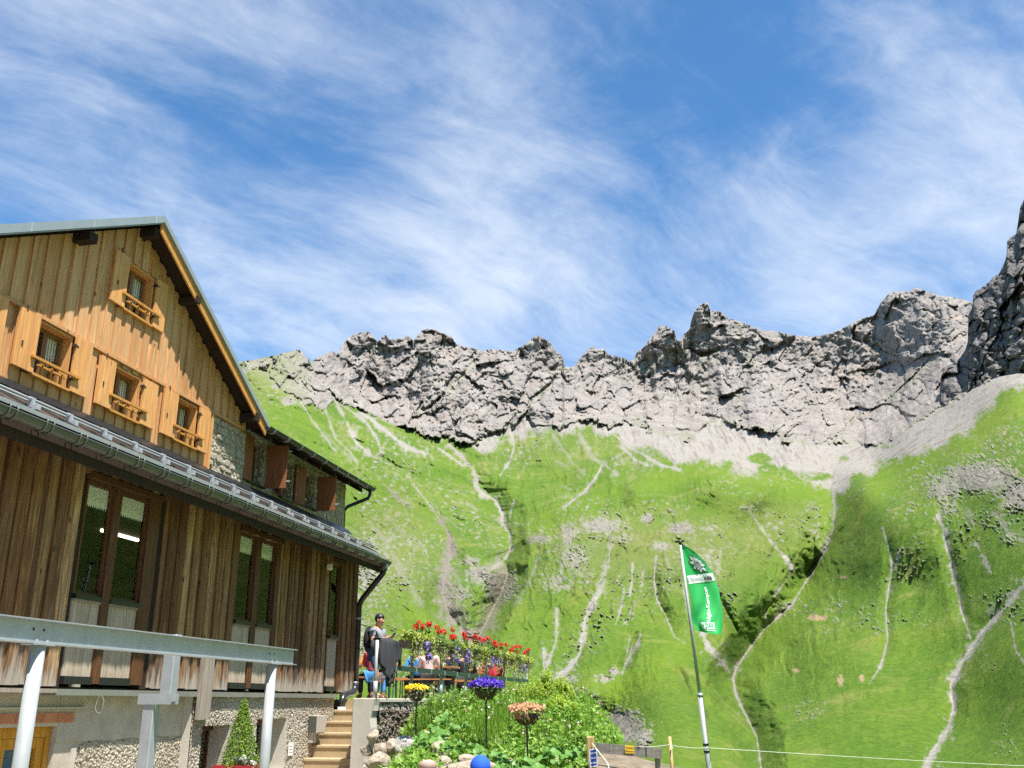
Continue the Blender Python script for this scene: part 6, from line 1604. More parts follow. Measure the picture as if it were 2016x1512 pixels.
# ---- flower bowls on poles
def flower_bowl(label, c, r, zbase, petal, n, seed, petal_size=0.035, under=M_GERLEAF, dome=0.6, group='flower bowls on poles in the garden bank'):
    rs_ = np.random.RandomState(seed)
    t = thing('flower_bowl', label, 'flower bowl', (c[0], c[1], zbase), group)
    p_ = MB(); p_.tube([(c[0]+0.02, c[1], zbase-0.15), (c[0], c[1], c[2]-0.14)], 0.0125, 8); p_.build('pole', M_BLACKPLASTIC, t)
    b = MB(); prof = [(0.02, -0.16), (0.10, -0.14), (0.15, -0.08), (0.17, 0.0), (0.155, 0.0), (0.02, -0.03)]
    vs = []; fs = []; m = 16
    for (rr_, zz_) in prof:
        for k in range(m): vs.append((c[0]+rr_*r/0.17*0.8*math.cos(2*math.pi*k/m), c[1]+rr_*r/0.17*0.8*math.sin(2*math.pi*k/m), c[2]+zz_))
    for i in range(len(prof)-1):
        for k in range(m): fs.append((i*m+k, i*m+(k+1) % m, (i+1)*m+(k+1) % m, (i+1)*m+k))
    b.add(vs, fs); b.build('bowl', M_POT, t, smooth=True)
    lm = LM(); P, N = blobpts((c[0], c[1], c[2]), (r*1.1, r*1.1, 0.12), 170, rs_, 0.5); V, F = leaves(P, N, 0.05, rs_, 0.5); lm.add(V, F, under)
    m = 70; P = np.stack([c[0]+r*1.05*np.cos(np.linspace(0, 6.3, m)), c[1]+r*1.05*np.sin(np.linspace(0, 6.3, m)), c[2]-rs_.uniform(0, 0.22, m)], 1)
    V, F = leaves(P, rs_.normal(size=(m, 3)), 0.045, rs_, 0.5, np.tile([0, 0, -1.0], (m, 1))); lm.add(V, F, under if under is not M_PINK else M_DSHRUB); lm.build('foliage', t)
    a = rs_.uniform(0, 6.28, n); q = np.sqrt(rs_.uniform(0, 1, n))*r*1.15; bump_ = 1+0.5*perlin(np.cos(a)*q*9+seed, np.sin(a)*q*9, q*0, seed)
    P = np.stack([c[0]+np.cos(a)*q, c[1]+np.sin(a)*q, c[2]+0.05+dome*(r-q*0.8)*0.6*bump_+rs_.uniform(-0.03, 0.03, n)], 1)
    V, F = leaves(P, np.stack([np.cos(a)*q/r*0.8, np.sin(a)*q/r*0.8-0.3, np.ones(n)], 1)+0.4*rs_.normal(size=(n, 3)), petal_size, rs_, 0.9)
    LM().add(V, F, petal).build('blossoms', t)
p = on_y(820, 1362, 16.2); flower_bowl('bowl of golden yellow daisies on a low pole at the terrace corner', p, 0.175, float(ground_z(p.x, p.y)), M_YELLOW, 420, 31, 0.034, M_IVY)
p = on_y(957, 1356, 14.5); flower_bowl('bowl of deep violet-blue lobelia on a dark pole', p, 0.215, float(ground_z(p.x, p.y)), M_BLUE, 900, 32, 0.042, M_DSHRUB, 0.75)
p = on_y(1037, 1404, 13.2); flower_bowl('bowl of pinkish brown succulents on a dark pole in front', p, 0.215, float(ground_z(p.x, p.y)), M_PINK, 620, 33, 0.04, M_PINK, 0.5)
# ------------------------------------------------------------------ people, tables, flag, signs
M_SKIN = mat_plain('tanned_skin', (0.50, 0.27, 0.185), 0.5, 0, 0.12, 20)
M_PALESKIN = mat_plain('pale_skin', (0.66, 0.37, 0.28), 0.45, 0, 0.12, 16)
M_HAIR = mat_plain('black_hair', (0.012, 0.010, 0.010), 0.5)
M_GREYHAIR = mat_plain('cropped_grey_hair', (0.30, 0.22, 0.17), 0.8, 0, 0.3, 60)
CLOTH = {k: mat_plain(k + '_cloth', c, 0.85, 0, 0.12, 12, 0.003) for k, c in dict(grey=(0.24, 0.25, 0.28), navy=(0.03, 0.06, 0.14), black=(0.015, 0.015, 0.018), charcoal=(0.035, 0.035, 0.04), orange=(0.58, 0.22, 0.05), pink=(0.66, 0.46, 0.46), darkblue=(0.02, 0.025, 0.05), red=(0.55, 0.03, 0.05), white=(0.7, 0.68, 0.66), blue=(0.05, 0.22, 0.5), brown=(0.15, 0.08, 0.045), royal=(0.012, 0.09, 0.62), plaid=(0.38, 0.06, 0.09), tan=(0.42, 0.32, 0.22)).items()}

def skin(name, nodes, edges, mat, parent, root=0, levels=2):
    """one continuous surface grown over joints: nodes = [(point, radius)]"""
    bm = bmesh.new(); ly = bm.verts.layers.skin.verify(); vs = [bm.verts.new(p) for p, r in nodes]
    for a, b in edges: bm.edges.new((vs[a], vs[b]))
    for i, (p, r) in enumerate(nodes):
        rr_ = r if isinstance(r, tuple) else (r, r)
        vs[i][ly].radius = rr_; vs[i][ly].use_root = (i == root)
    me = bpy.data.meshes.new(name); bm.to_mesh(me); bm.free()
    o = bpy.data.objects.new(name, me); COL.objects.link(o)
    o.modifiers.new('skin', 'SKIN'); sb = o.modifiers.new('sub', 'SUBSURF'); sb.levels = levels; sb.render_levels = levels
    dg = bpy.context.evaluated_depsgraph_get(); ev = o.evaluated_get(dg)
    m2 = bpy.data.meshes.new_from_object(ev); bpy.data.objects.remove(o); bpy.data.meshes.remove(me)
    m2.name = name; m2.materials.clear(); m2.materials.append(mat)
    m2.polygons.foreach_set('use_smooth', [True]*len(m2.polygons))
    return link(bpy.data.objects.new(name, m2), parent)

def person(label, loc, facing, pose='stand', shirt='grey', legs='navy', shorts=False, skinm=None, hair=M_HAIR, hairlen=0.0, hat=None, scale=1.0, lean=0.0, arms='hold', boots='brown', group=None, socks='black', head_turn=0.0, bald=False):
    """local frame: +y forward, +x to the figure's right, z up; metres at 1.75 m tall"""
    skinm = skinm or M_SKIN
    P = thing('person', label, 'person', loc, group); P.rotation_euler = (0, 0, facing); P.scale = (scale,)*3
    V = Vector
    if pose == 'stand':
        hip = V((0, 0, 0.92))
        knees = [V((-0.10, 0.03, 0.50)), V((0.11, 0.12, 0.50))]; ank = [V((-0.11, -0.03, 0.09)), V((0.12, 0.02, 0.09))]; toes = [V((-0.13, 0.15, 0.035)), V((0.15, 0.20, 0.035))]
    else:
        hip = V((0, 0, 0.52)); knees = [V((-0.12, 0.42, 0.52)), V((0.12, 0.42, 0.52))]; ank = [V((-0.12, 0.36, 0.09)), V((0.12, 0.38, 0.09))]; toes = [V((-0.13, 0.55, 0.035)), V((0.14, 0.57, 0.035))]
    up = V((0, math.sin(lean), math.cos(lean)))
    def T(x, y, z): return hip + V((x, 0, 0)) + up*z + V((0, y, 0))
    waist, chest, sh, neck = T(0, 0.0, 0.14), T(0, 0.01, 0.34), T(0, -0.01, 0.49), T(0, 0.0, 0.58)
    head0, head1, head2 = T(0, 0.045, 0.645), T(0, 0.035, 0.72), T(0, 0.02, 0.785)
    shs = [T(-0.185, -0.01, 0.475), T(0.185, -0.01, 0.475)]
    if arms == 'hold': elb = [T(-0.25, 0.03, 0.23), T(0.25, 0.05, 0.23)]; wr = [T(-0.10, 0.27, 0.31), T(0.12, 0.28, 0.31)]
    elif arms == 'table': elb = [T(-0.27, 0.12, 0.22), T(0.27, 0.12, 0.22)]; wr = [T(-0.16, 0.35, 0.24), T(0.12, 0.36, 0.26)]
    else: elb = [T(-0.26, -0.02, 0.2), T(0.26, -0.02, 0.2)]; wr = [T(-0.22, 0.16, 0.02), T(0.22, 0.16, 0.02)]
    hips = [hip+V((-0.095, 0.0, -0.01)), hip+V((0.095, 0.0, -0.01))]
    N = [(hip, 0.115), (waist, 0.112), (chest, 0.125), (sh, 0.095), (neck, 0.052), (head0, 0.070), (head1, 0.092), (head2, 0.076)]
    E = [(0, 1), (1, 2), (2, 3), (3, 4), (4, 5), (5, 6), (6, 7)]
    def add(p, r, frm): N.append((p, r)); E.append((frm, len(N)-1)); return len(N)-1
    nose = add(head0 + V((0, 0.105, 0.035)), 0.014, 5)
    for s in (0, 1):
        a = add(shs[s], 0.062, 3); e = add(elb[s], 0.043, a); w = add(wr[s], 0.028, e)
        d = (wr[s]-elb[s]).normalized(); palm = add(wr[s]+d*0.07, 0.030, w)
        side = d.cross(V((0, 0, 1))).normalized()
        for k in range(4):
            off = side*(k-1.5)*0.019
            f1 = add(wr[s]+d*(0.125-0.004*abs(k-1.2))+off, 0.0085, palm); add(wr[s]+d*(0.155-0.006*abs(k-1.2))+off+V((0, 0, 0.022)), 0.0075, f1)
        th = add(wr[s]+d*0.06+side*(0.045 if s == 0 else -0.045)+V((0, 0, 0.012)), 0.011, w); add(wr[s]+d*0.10+side*(0.05 if s == 0 else -0.05)+V((0, 0, 0.03)), 0.009, th)
    for s in (0, 1):
        h = add(hips[s], 0.092, 0); k = add(knees[s], 0.058, h); m = add(knees[s].lerp(ank[s], 0.35)+V((0, -0.02, 0)), 0.055, k); a = add(ank[s], 0.040, m); add(toes[s], 0.034, a)
    skin('body', N, E, skinm, P)
    # clothes follow the same joints, a little wider
    n = [(hip, 0.138), (waist, 0.136), (chest, 0.150), (sh, 0.112)] + [(shs[0], 0.080), (shs[0].lerp(elb[0], 0.62), 0.064), (shs[1], 0.080), (shs[1].lerp(elb[1], 0.62), 0.064)]
    e = [(0, 1), (1, 2), (2, 3), (3, 4), (4, 5), (3, 6), (6, 7)]
    if arms == 'table':
        n[5] = (elb[0], 0.06); n[7] = (elb[1], 0.06); n += [(wr[0].lerp(elb[0], 0.15), 0.042), (wr[1].lerp(elb[1], 0.15), 0.042)]; e += [(5, 8), (7, 9)]
    skin('shirt', n, e, CLOTH[shirt], P)
    n = [(hip+V((0, 0, 0.03)), 0.142)]; e = []
    for s in (0, 1):
        n.append((hips[s], 0.112)); e.append((0, len(n)-1))
        if shorts:
            n.append((hips[s].lerp(knees[s], 0.78), 0.088)); e.append((len(n)-2, len(n)-1))
        else:
            n.append((knees[s], 0.078)); e.append((len(n)-2, len(n)-1)); n.append((ank[s]+V((0, 0, 0.03)), 0.062)); e.append((len(n)-2, len(n)-1))
    skin('shorts' if shorts else 'trousers', n, e, CLOTH[legs], P)
    for s in (0, 1):
        skin('boot', [(ank[s]+V((0, 0, 0.06)), 0.056), (ank[s]+V((0, -0.01, -0.03)), 0.056), (toes[s]+V((0, 0, 0.01)), 0.048)], [(0, 1), (1, 2)], CLOTH[boots], P, levels=1)
        if shorts: skin('sock', [(knees[s].lerp(ank[s], 0.30)+V((0, -0.02, 0)), 0.063), (knees[s].lerp(ank[s], 0.65), 0.055), (ank[s]+V((0, 0, 0.04)), 0.050)], [(0, 1), (1, 2)], CLOTH[socks], P, levels=1)
    L0 = Vector(P.location)
    def loc_mesh(mb, name, mat):
        me = bpy.data.meshes.new(name); me.from_pydata(mb.v, [], mb.f); me.materials.append(mat); me.polygons.foreach_set('use_smooth', [True]*len(me.polygons))
        return link(bpy.data.objects.new(name, me), P)
    for s in (-1, 1):
        mb = MB(); mb.sphere(head0+V((s*0.092, -0.005, 0.045)), 0.03, 8, 6, (0.4, 0.75, 1.1)); loc_mesh(mb, 'ear', skinm)
    eye = MB(); eye.sphere(head0+V((-0.034, 0.088, 0.06)), 0.011, 6, 5); loc_mesh(eye, 'eye', M_HAIR)
    eye = MB(); eye.sphere(head0+V((0.034, 0.088, 0.06)), 0.011, 6, 5); loc_mesh(eye, 'eye', M_HAIR)
    mo = MB(); mo.sphere(head0+V((0, 0.083, -0.022)), 0.024, 8, 5, (1, 0.35, 0.28)); loc_mesh(mo, 'mouth', CLOTH['plaid'])
    if hat: 
        hn = MB(); c = head1+V((0, -0.005, 0.035)); hn.sphere(c, 0.112, 18, 12, (0.94, 1.10, 0.98))
        hn.v = [(x, y, max(z, c.z-0.028)) for x, y, z in hn.v]; h = loc_mesh(hn, 'cap', CLOTH[hat])
        vz = MB(); vz.sphere(c+V((0, 0.14, -0.02)), 0.075, 12, 6, (1.0, 1.0, 0.12)); loc_mesh(vz, 'cap_visor', CLOTH[hat])
    elif hair:
        hn = MB(); c = head1+V((0, -0.018, 0.018)); hn.sphere(c, 0.107, 16, 12, (0.93, 1.05, 1.0))
        out = []
        for x, y, z in hn.v:
            fz = c.z+0.01 if y > c.y+0.045 else c.z-0.115
            if bald: fz = c.z - 0.09; 
            out.append((x, y, max(z, fz)))
        hn.v = out
        if bald:
            hn.v = [(x if z < c.z+0.015 else c.x+(x-c.x)*0.80, y if z < c.z+0.015 else c.y+(y-c.y)*0.8, min(z, c.z+0.025)) for x, y, z in hn.v]
            hn.v = [(x, min(y, c.y+0.05), z) for x, y, z in hn.v]
        loc_mesh(hn, 'hair', hair)
        if hairlen: skin('hair', [(head1+V((0, -0.07, 0)), 0.06), (neck+V((0, -0.09, 0.02)), 0.055), (sh+V((0, -0.12, -hairlen)), 0.045)], [(0, 1), (1, 2)], hair, P, levels=1)
    return P, wr
ZD = ZT+0.012
mx = -0.3665*20.0
man, _ = person('man standing at the terrace corner in grey t-shirt and blue shorts holding a phone', (mx, 20.0, ZD-0.008), -math.pi/2-0.25, 'stand', 'grey', 'navy', True, M_SKIN, M_HAIR, 0, None, 0.985, 0.04)
bpy.context.view_layer.update()
Mw = Matrix.LocRotScale(man.location, man.rotation_euler.to_quaternion(), man.scale)
# his backpack and the phone
bp = MB(); bp.sphere((0, -0.20, 1.22), 0.2, 16, 12, (0.78, 0.55, 1.45)); bp.tube([(-0.13, -0.13, 1.45), (-0.13, 0.05, 1.44), (-0.14, 0.11, 1.28), (-0.13, 0.02, 1.05)], 0.022, 6); bp.tube([(0.13, -0.13, 1.45), (0.13, 0.05, 1.44), (0.14, 0.11, 1.28), (0.13, 0.02, 1.05)], 0.022, 6)
bp.v = [tuple(Mw @ Vector(v)) for v in bp.v]
pk = thing('backpack', 'tall black backpack worn by the standing man', 'backpack', Mw @ Vector((0, -0.2, 0.95))); bp.build('pack', CLOTH['black'], pk, smooth=True)
ph = MB(); ph.obox((0.0, 0.41, 1.295), (0.038, 0, 0), (0, 0.06, 0.045), (0, -0.003, 0.004)); ph.v = [tuple(Mw @ Vector(v)) for v in ph.v]
tag(ph.build('phone', CLOTH['charcoal']), 'dark phone in the standing man\'s hands', 'phone')
# jackets thrown over the railing
def jacket(label, y0, y1, ztop, zb, mat, seed):
    n, m = 26, 22; rs_ = np.random.RandomState(seed); V = []
    for i in range(n):
        f = i/(n-1); s_ = f*2-1                       # -1 back hem .. 0 rail .. 1 front hem
        for j in range(m):
            q = j/(m-1)
            hem = zb + 0.10*math.sin(q*5+seed) + 0.16*abs(math.sin(q*2.4+seed*0.7)) + (0.25 if s_ < 0 else 0)
            a = abs(s_)
            y = y0+(y1-y0)*q*(1-0.12*a) + 0.03*math.sin(a*4+q*3+seed)
            fold = 0.028*math.sin(q*19+seed+a*1.2)*min(1, a*2.2) + 0.014*math.sin(q*41+seed)
            z = ztop - (ztop-hem)*max(0, (a-0.10)/0.90)**0.95 - 0.03*math.sin(q*6+seed)*a
            x = XRL + math.copysign(min(a, 0.14)/0.14*0.055, s_) + (fold + 0.03*a)*(1 if s_ >= 0 else -1)
            V.append((x, y, z))
    F = grid_faces(n, m)
    o = np_mesh('jacket', V, F, mat)
    sm = o.modifiers.new('cloth', 'SOLIDIFY'); sm.thickness = 0.012
    return tag(o, label, 'jacket', 'jackets hung over the railing')
jacket('long charcoal jacket hung over the railing by the corner post', 16.98, 17.72, 2.70, 2.02, CLOTH['charcoal'], 2)
jacket('black jacket hung over the railing next to the first flower box', 17.66, 18.22, 2.695, 2.12, CLOTH['black'], 5)
jacket('dark sleeve of a fleece trailing from the railing', 17.40, 17.75, 2.715, 1.83, CLOTH['charcoal'], 9)

# beer tables and benches
def beer_set(c, label_t, label_b, yaw=0.0):
    t = thing('beer_table', label_t, 'beer table', (c[0], c[1], ZD), 'beer tables on the terrace')
    for k in range(3): box('tabletop_board', M_BEERWOOD, t, c[0]-0.95, c[0]+0.95, c[1]-0.29+0.195*k, c[1]-0.105+0.195*k, ZD+0.735, ZD+0.765)
    for s in (-1, 1):
        lg = MB(); x = c[0]+s*0.68
        for q in (-0.24, 0.24): lg.tube([(x, c[1]+q, ZD), (x, c[1]+q*0.9, ZD+0.735)], 0.016, 6)
        lg.tube([(x, c[1]-0.23, ZD+0.30), (x, c[1]+0.23, ZD+0.30)], 0.012, 6); lg.tube([(x, c[1], ZD+0.30), (x-s*0.35, c[1], ZD+0.73)], 0.010, 6); lg.build('leg', M_GREENP, t)
    for s in (-1, 1):
        b = thing('beer_bench', label_b[0 if s < 0 else 1], 'bench', (c[0], c[1]+s*0.62, ZD), 'benches at the beer tables')
        box('seat', M_BEERWOOD, b, c[0]-0.95, c[0]+0.95, c[1]+s*0.62-0.125, c[1]+s*0.62+0.125, ZD+0.44, ZD+0.468)
        for q in (-1, 1):
            lg = MB(); x = c[0]+q*0.68
            for w in (-0.10, 0.10): lg.tube([(x, c[1]+s*0.62+w, ZD), (x, c[1]+s*0.62+w*0.7, ZD+0.44)], 0.014, 6)
            lg.tube([(x, c[1]+s*0.62-0.09, ZD+0.16), (x, c[1]+s*0.62+0.09, ZD+0.16)], 0.010, 6); lg.build('leg', M_GREENP, b)
    return t
M_GREENP = mat_plain('green_painted_legs', (0.02, 0.10, 0.06), 0.45, 0.1)
beer_set((-8.35, 21.6), 'orange beer table nearest the hut corner', ('bench on the near side of the table by the hut corner', 'bench on the far side of the table by the hut corner'))
beer_set((-7.6, 23.9), 'orange beer table behind the third flower box', ('bench on the near side of the second table', 'bench on the far side of the second table'))
beer_set((-7.5, 26.3), 'orange beer table behind the sixth flower box', ('bench on the near side of the third table', 'bench on the far side of the third table'))
beer_set((-7.5, 28.8), 'orange beer table at the far end of the terrace', ('bench on the near side of the last table', 'bench on the far side of the last table'))
def seated(label, x, y, face, shirt, legs='black', **kw):
    return person(label, (x, y, ZD+0.0), face, 'sit', shirt, legs, False, kw.get('skin', M_SKIN), kw.get('hair', M_HAIR), kw.get('hl', 0), kw.get('hat'), kw.get('sc', 0.96), kw.get('lean', 0.12), 'table', group='guests seated on the terrace')
seated('guest in an orange shirt and dark cap at the table by the hut corner', -8.25, 22.25, math.pi, 'orange', 'black', hat='charcoal')
seated('guest in a plaid red shirt with back turned at the hut corner table', -7.75, 20.98, 0, 'plaid', 'blue')
seated('guest in a pale pink shirt with brown hair behind the hung jackets', -7.2, 23.30, 0, 'pink', 'black', hair=CLOTH['brown'], hl=0.05)
seated('guest in a dark blue jacket behind the second flower box', -7.05, 24.52, math.pi, 'darkblue', 'black')
seated('guest in a black jacket at the third beer table', -6.95, 25.70, 0, 'black', 'charcoal')
seated('guest in a bright blue top between the flower boxes', -7.9, 24.52, math.pi, 'blue', 'black')
seated('dark-haired guest in a charcoal pullover at the third table', -7.2, 26.92, math.pi, 'charcoal', 'black')
seated('dark-haired guest in a red top showing above the flower boxes', -6.8, 28.2, 0, 'red', 'black', sc=1.06, lean=0.0)
seated('guest in a tan shirt at the last table', -7.3, 29.42, math.pi, 'tan', 'black')
rb = MB(); rb.sphere((-6.42, 27.2, ZD+0.62), 0.24, 16, 12, (0.6, 0.95, 1.1)); rp = thing('red_backpack', 'shiny red backpack leaning behind the railing', 'backpack', (-6.42, 27.2, ZD+0.35)); rb.build('pack', CLOTH['red'], rp, smooth=True); rt = MB(); rt.tube([(-6.28, 27.05, ZD+0.85), (-6.25, 27.2, ZD+0.92), (-6.28, 27.35, ZD+0.85)], 0.014, 6); rt.build('carry_loop', CLOTH['black'], rp)
box('pack_crate', M_BEERWOOD, rp, -6.55, -6.3, 27.0, 27.4, ZD, ZD+0.355) if False else None
for k, (x, y, m, lb) in enumerate([(-7.0, 23.85, 'white', 'white mug on the second beer table'), (-7.3, 26.25, 'white', 'white mug on the third beer table')]):
    mg = MB(); mg.tube([(x, y, ZD+0.765), (x, y, ZD+0.86)], [0.038, 0.042], 12); mg.tube([(x+0.04, y, ZD+0.79), (x+0.075, y, ZD+0.80), (x+0.075, y, ZD+0.83), (x+0.04, y, ZD+0.845)], 0.007, 6)
    tag(mg.build('mug', CLOTH[m]), lb, 'mug')

# two guests in the foreground, seen from behind, only their heads in the frame
gz = lambda x, y: float(ground_z(x, y))
pb = on_y(841, 1491, 10.2); pc = on_y(945, 1489, 10.2)
for (q, lb, kw) in ((pb, 'balding man seen from behind, only the crown of the head showing', dict(shirt='tan', legs='charcoal', skinm=M_PALESKIN, hair=M_GREYHAIR, bald=True)), (pc, 'person in a bright royal blue cap seen from behind', dict(shirt='navy', legs='black', hat='royal'))):
    h = 1.372 if kw.get('hat') else 1.325
    z0 = q.z-h
    person(lb, (q.x, q.y, z0), 0.2, 'sit', kw['shirt'], kw['legs'], False, kw.get('skinm'), kw.get('hair', M_HAIR), 0, kw.get('hat'), 1.0, 0.10, 'table', group='guests in the yard', bald=kw.get('bald', False))
bn = thing('yard_bench', 'low plank bench under the two seated people, out of frame', 'bench', (pb.x, pb.y, gz(pb.x, pb.y)))
zs = min(pb.z, pc.z)-0.52-0.86+0.405
box('seat', M_GREYPLANK, bn, pb.x-0.4, pc.x+0.45, pb.y-0.17, pb.y+0.17, zs-0.04, zs)
for x in (pb.x-0.25, pc.x+0.3): box('leg', M_GREYPLANK, bn, x-0.03, x+0.03, pb.y-0.13, pb.y+0.13, gz(x, pb.y)-0.05, zs-0.041)

# ---- fence plank, posts, wire, signs
fp = on_y(1162, 1450, 13.6)
gp = thing('gate_post', 'weathered wooden post carrying the blue sign', 'post', (fp.x, 13.6, gz(fp.x, 13.6)))
p_ = MB(); p_.box(fp.x-0.045, fp.x+0.045, 13.56, 13.64, gz(fp.x, 13.6)-0.2, fp.z); p_.build('timber', M_STAKE, gp, bevel=0.01)
pl0, pl1, pl2, pl3 = on_y(1172, 1462, 13.62), on_y(1303, 1474, 13.5), on_y(1303, 1494, 13.5), on_y(1176, 1482, 13.62)
fb = thing('plank_barrier', 'grey weathered plank barrier across the path', 'barrier', (pl1.x-0.07, 13.5, gz(pl1.x, 13.5)))
mb = MB(); mb.add([(p.x, p.y-0.02, p.z) for p in (pl0, pl1, pl2, pl3)] + [(p.x, p.y+0.02, p.z) for p in (pl0, pl1, pl2, pl3)], [(0, 1, 2, 3)[::-1], (4, 5, 6, 7), (0, 4, 5, 1)[::-1], (1, 5, 6, 2)[::-1], (2, 6, 7, 3)[::-1], (3, 7, 4, 0)[::-1]]); mb.build('plank', M_GREYPLANK, fb)
box('post', M_GREYBOARD, fb, pl1.x-0.10, pl1.x-0.03, 13.525, 13.585, gz(pl1.x, 13.5)-0.2, pl1.z-0.05)
sk = on_y(1318, 1450, 13.3); sb_ = thing('fence_stake', 'thin new wooden stake beside the flagpole', 'stake', (sk.x, 13.3, gz(sk.x, 13.3)))
p_ = MB(); p_.tube([(sk.x+0.03, 13.3, gz(sk.x, 13.3)-0.2), (sk.x, 13.3, sk.z)], 0.021, 10); p_.build('stake_pole', M_STAKE, sb_, smooth=True); ins = MB(); ins.tube([(sk.x+0.02, 13.27, sk.z-0.13), (sk.x+0.03, 13.25, sk.z-0.13)], 0.012, 8); ins.build('insulator', M_WHITE, sb_)

def text_mesh(body, size=1.0, bold=0.0, spacing=1.0):
    cu = bpy.data.curves.new('lettering', 'FONT'); cu.body = body; cu.size = size; cu.align_x = 'CENTER'; cu.align_y = 'CENTER'; cu.offset = bold; cu.space_character = spacing; cu.resolution_u = 3
    o = bpy.data.objects.new('lettering', cu); COL.objects.link(o)
    dg = bpy.context.evaluated_depsgraph_get(); me = bpy.data.meshes.new_from_object(o.evaluated_get(dg))
    bpy.data.objects.remove(o); bpy.data.curves.remove(cu)
    V = [v.co.copy() for v in me.vertices]; F = [tuple(p.vertices) for p in me.polygons]; bpy.data.meshes.remove(me)
    return V, F
M_SIGNBLUE = mat_plain('blue_enamel', (0.012, 0.055, 0.32), 0.35, 0, 0.05); M_SIGNYEL = mat_plain('yellow_enamel', (0.80, 0.50, 0.02), 0.4, 0, 0.05); M_INK = mat_plain('black_ink', (0.05, 0.035, 0.02), 0.6); M_WINK = mat_plain('white_paint', (0.8, 0.8, 0.8), 0.5, 0, 0.03)
def sign(name, label, c, ux, uz, w, h, m, lines, ink, border=None):
    n = ux.cross(uz); s = thing(name, label, 'sign', c)
    b = MB(); b.obox(c, ux*w/2, uz*h/2, n*0.003); b.build('plate', m, s)
    if border:
        bb = MB()
        for k in (-1, 1): bb.obox(c+uz*k*(h/2-0.008)+n*0.0042, ux*w/2, uz*0.006, n*0.001); bb.obox(c+ux*k*(w/2-0.006)+n*0.0044, ux*0.005, uz*(h/2-0.015), n*0.001)
        bb.build('border', border, s)
    for (txt, dz, hs) in lines:
        V, F = text_mesh(txt, hs, hs*0.02); mw = max(abs(v.x) for v in V); k = min(1.0, 0.44*w/mw)
        MB().add([c + ux*v.x*k + uz*(v.y*1.0+dz) + n*0.0045 for v in V], F).build('lettering', ink, s)
    return s
q = on_y(1168.5, 1492, 13.5); sign('blue_sign', 'small blue sign with white lettering on the gate post', q, Vector((0.97, 0, 0.16)).normalized(), Vector((-0.0, -0.02, 1)), 0.105, 0.225, M_SIGNBLUE, [('Getr\u00e4nke', 0.060, 0.030), ('bitte', 0.0, 0.030), ('holen', -0.060, 0.036)], M_WINK, M_WINK)
q = on_y(1239.5, 1475.5, 13.53); sign('yellow_sign', 'small yellow warning sign on the grey plank', q, Vector((1, 0, -0.05)).normalized(), Vector((0.04, 0, 1)).normalized(), 0.112, 0.095, M_SIGNYEL, [('Vorsicht', 0.018, 0.032), ('Elektrozaun', -0.022, 0.028)], M_INK)

# flagpole and flag
YP = 20.0
top, bot = on_y(1338.5, 1066, YP), on_y(1395, 1512, YP)
dirp = (bot-top).normalized(); base = bot + dirp*(abs((bot.z-gz(bot.x, YP))/dirp.z)+0.2)
fpo = thing('flagpole', 'tall leaning galvanised flagpole in two thicknesses', 'flagpole', (base.x, base.y, gz(base.x, base.y)))
mid = on_y(1378, 1368, YP)
p_ = MB(); p_.tube([base, mid], 0.050, 14); p_.build('lower_tube', M_STEELP, fpo, smooth=True)
p_ = MB(); p_.tube([mid+dirp*0.05, top], [0.034, 0.026], 14); p_.build('upper_tube', M_STEELP, fpo, smooth=True)
p_ = MB(); p_.tube([mid-dirp*0.03, mid+dirp*0.04], 0.055, 14); p_.build('collar', M_STEELP, fpo, smooth=True)
p_ = MB(); p_.tube([top+Vector((-0.10, 0, -0.005)), top+Vector((0.09, 0, 0.01))], 0.022, 8); p_.tube([top+dirp*0.06, top-dirp*0.02], 0.034, 10); p_.build('finial', M_DARKMETAL, fpo, smooth=True)
for yy_ in (1466, 1480):
    q = on_y(1386.5+(yy_-1440)*0.12, yy_, YP); p_ = MB(); p_.tube([q-dirp*0.02, q+dirp*0.02], 0.056, 12); p_.build('clamp', M_DARKMETAL, fpo)
p_ = MB(); p_.tube([mid+Vector((0.055, -0.03, 0)), on_y(1396, 1500, YP)+Vector((0.03, -0.06, 0))], 0.004, 5); p_.build('halyard', M_DARKMETAL, fpo)

rows = [0, .08, .18, .33, .42, .55, .65, .8, .92, 1.0]
LE = [(1338, 1070), (1340, 1085), (1343.5, 1106), (1350, 1133), (1354, 1147), (1359, 1172), (1362, 1190), (1360, 1213), (1364, 1228), (1371, 1241)]
RE = [(1344, 1071), (1366, 1085), (1386, 1103), (1403, 1127), (1408, 1141), (1415, 1160), (1418, 1178), (1423, 1207), (1422, 1232), (1421, 1249)]
def flag_pt(s, t, off=0.0):
    """s 0 hoist..1 fly, t 0 top..1 bottom"""
    lx = np.interp(t, rows, [p[0] for p in LE]); ly = np.interp(t, rows, [p[1] for p in LE]); rx = np.interp(t, rows, [p[0] for p in RE]); ry = np.interp(t, rows, [p[1] for p in RE])
    bow = 4*s*(1-s)
    x = lx+(rx-lx)*s; y = ly+(ry-ly)*s + bow*(2.5*t-1.0)
    d = 0.62*s**0.7*math.sin(math.pi*min(1, (t*0.95)**0.85)) + 0.07*math.sin(s*7.0-t*6.0+1.0)*t + 0.05*math.sin(s*9+t*14)*t - 0.22*s*t
    return on_y(float(x), float(y), YP + (d + off)*min(1, s*4))
ns, ntt = 40, 72
FV = [flag_pt(i/(ns-1), j/(ntt-1)) for j in range(ntt) for i in range(ns)]
def mat_flag(name, col, tr=0.30):
    t = NT(name); t.fin(tuple(col), 0.75, 0, 0.2)
    tl = t.n('ShaderNodeBsdfTranslucent'); tl.inputs[0].default_value = (*[min(1, c*1.5) for c in col], 1)
    m = t.n('ShaderNodeMixShader'); m.inputs[0].default_value = tr
    t.l(t.b.outputs[0], m.inputs[1]); t.l(tl.outputs[0], m.inputs[2]); t.l(m.outputs[0], t.out.inputs[0]); return t.mat
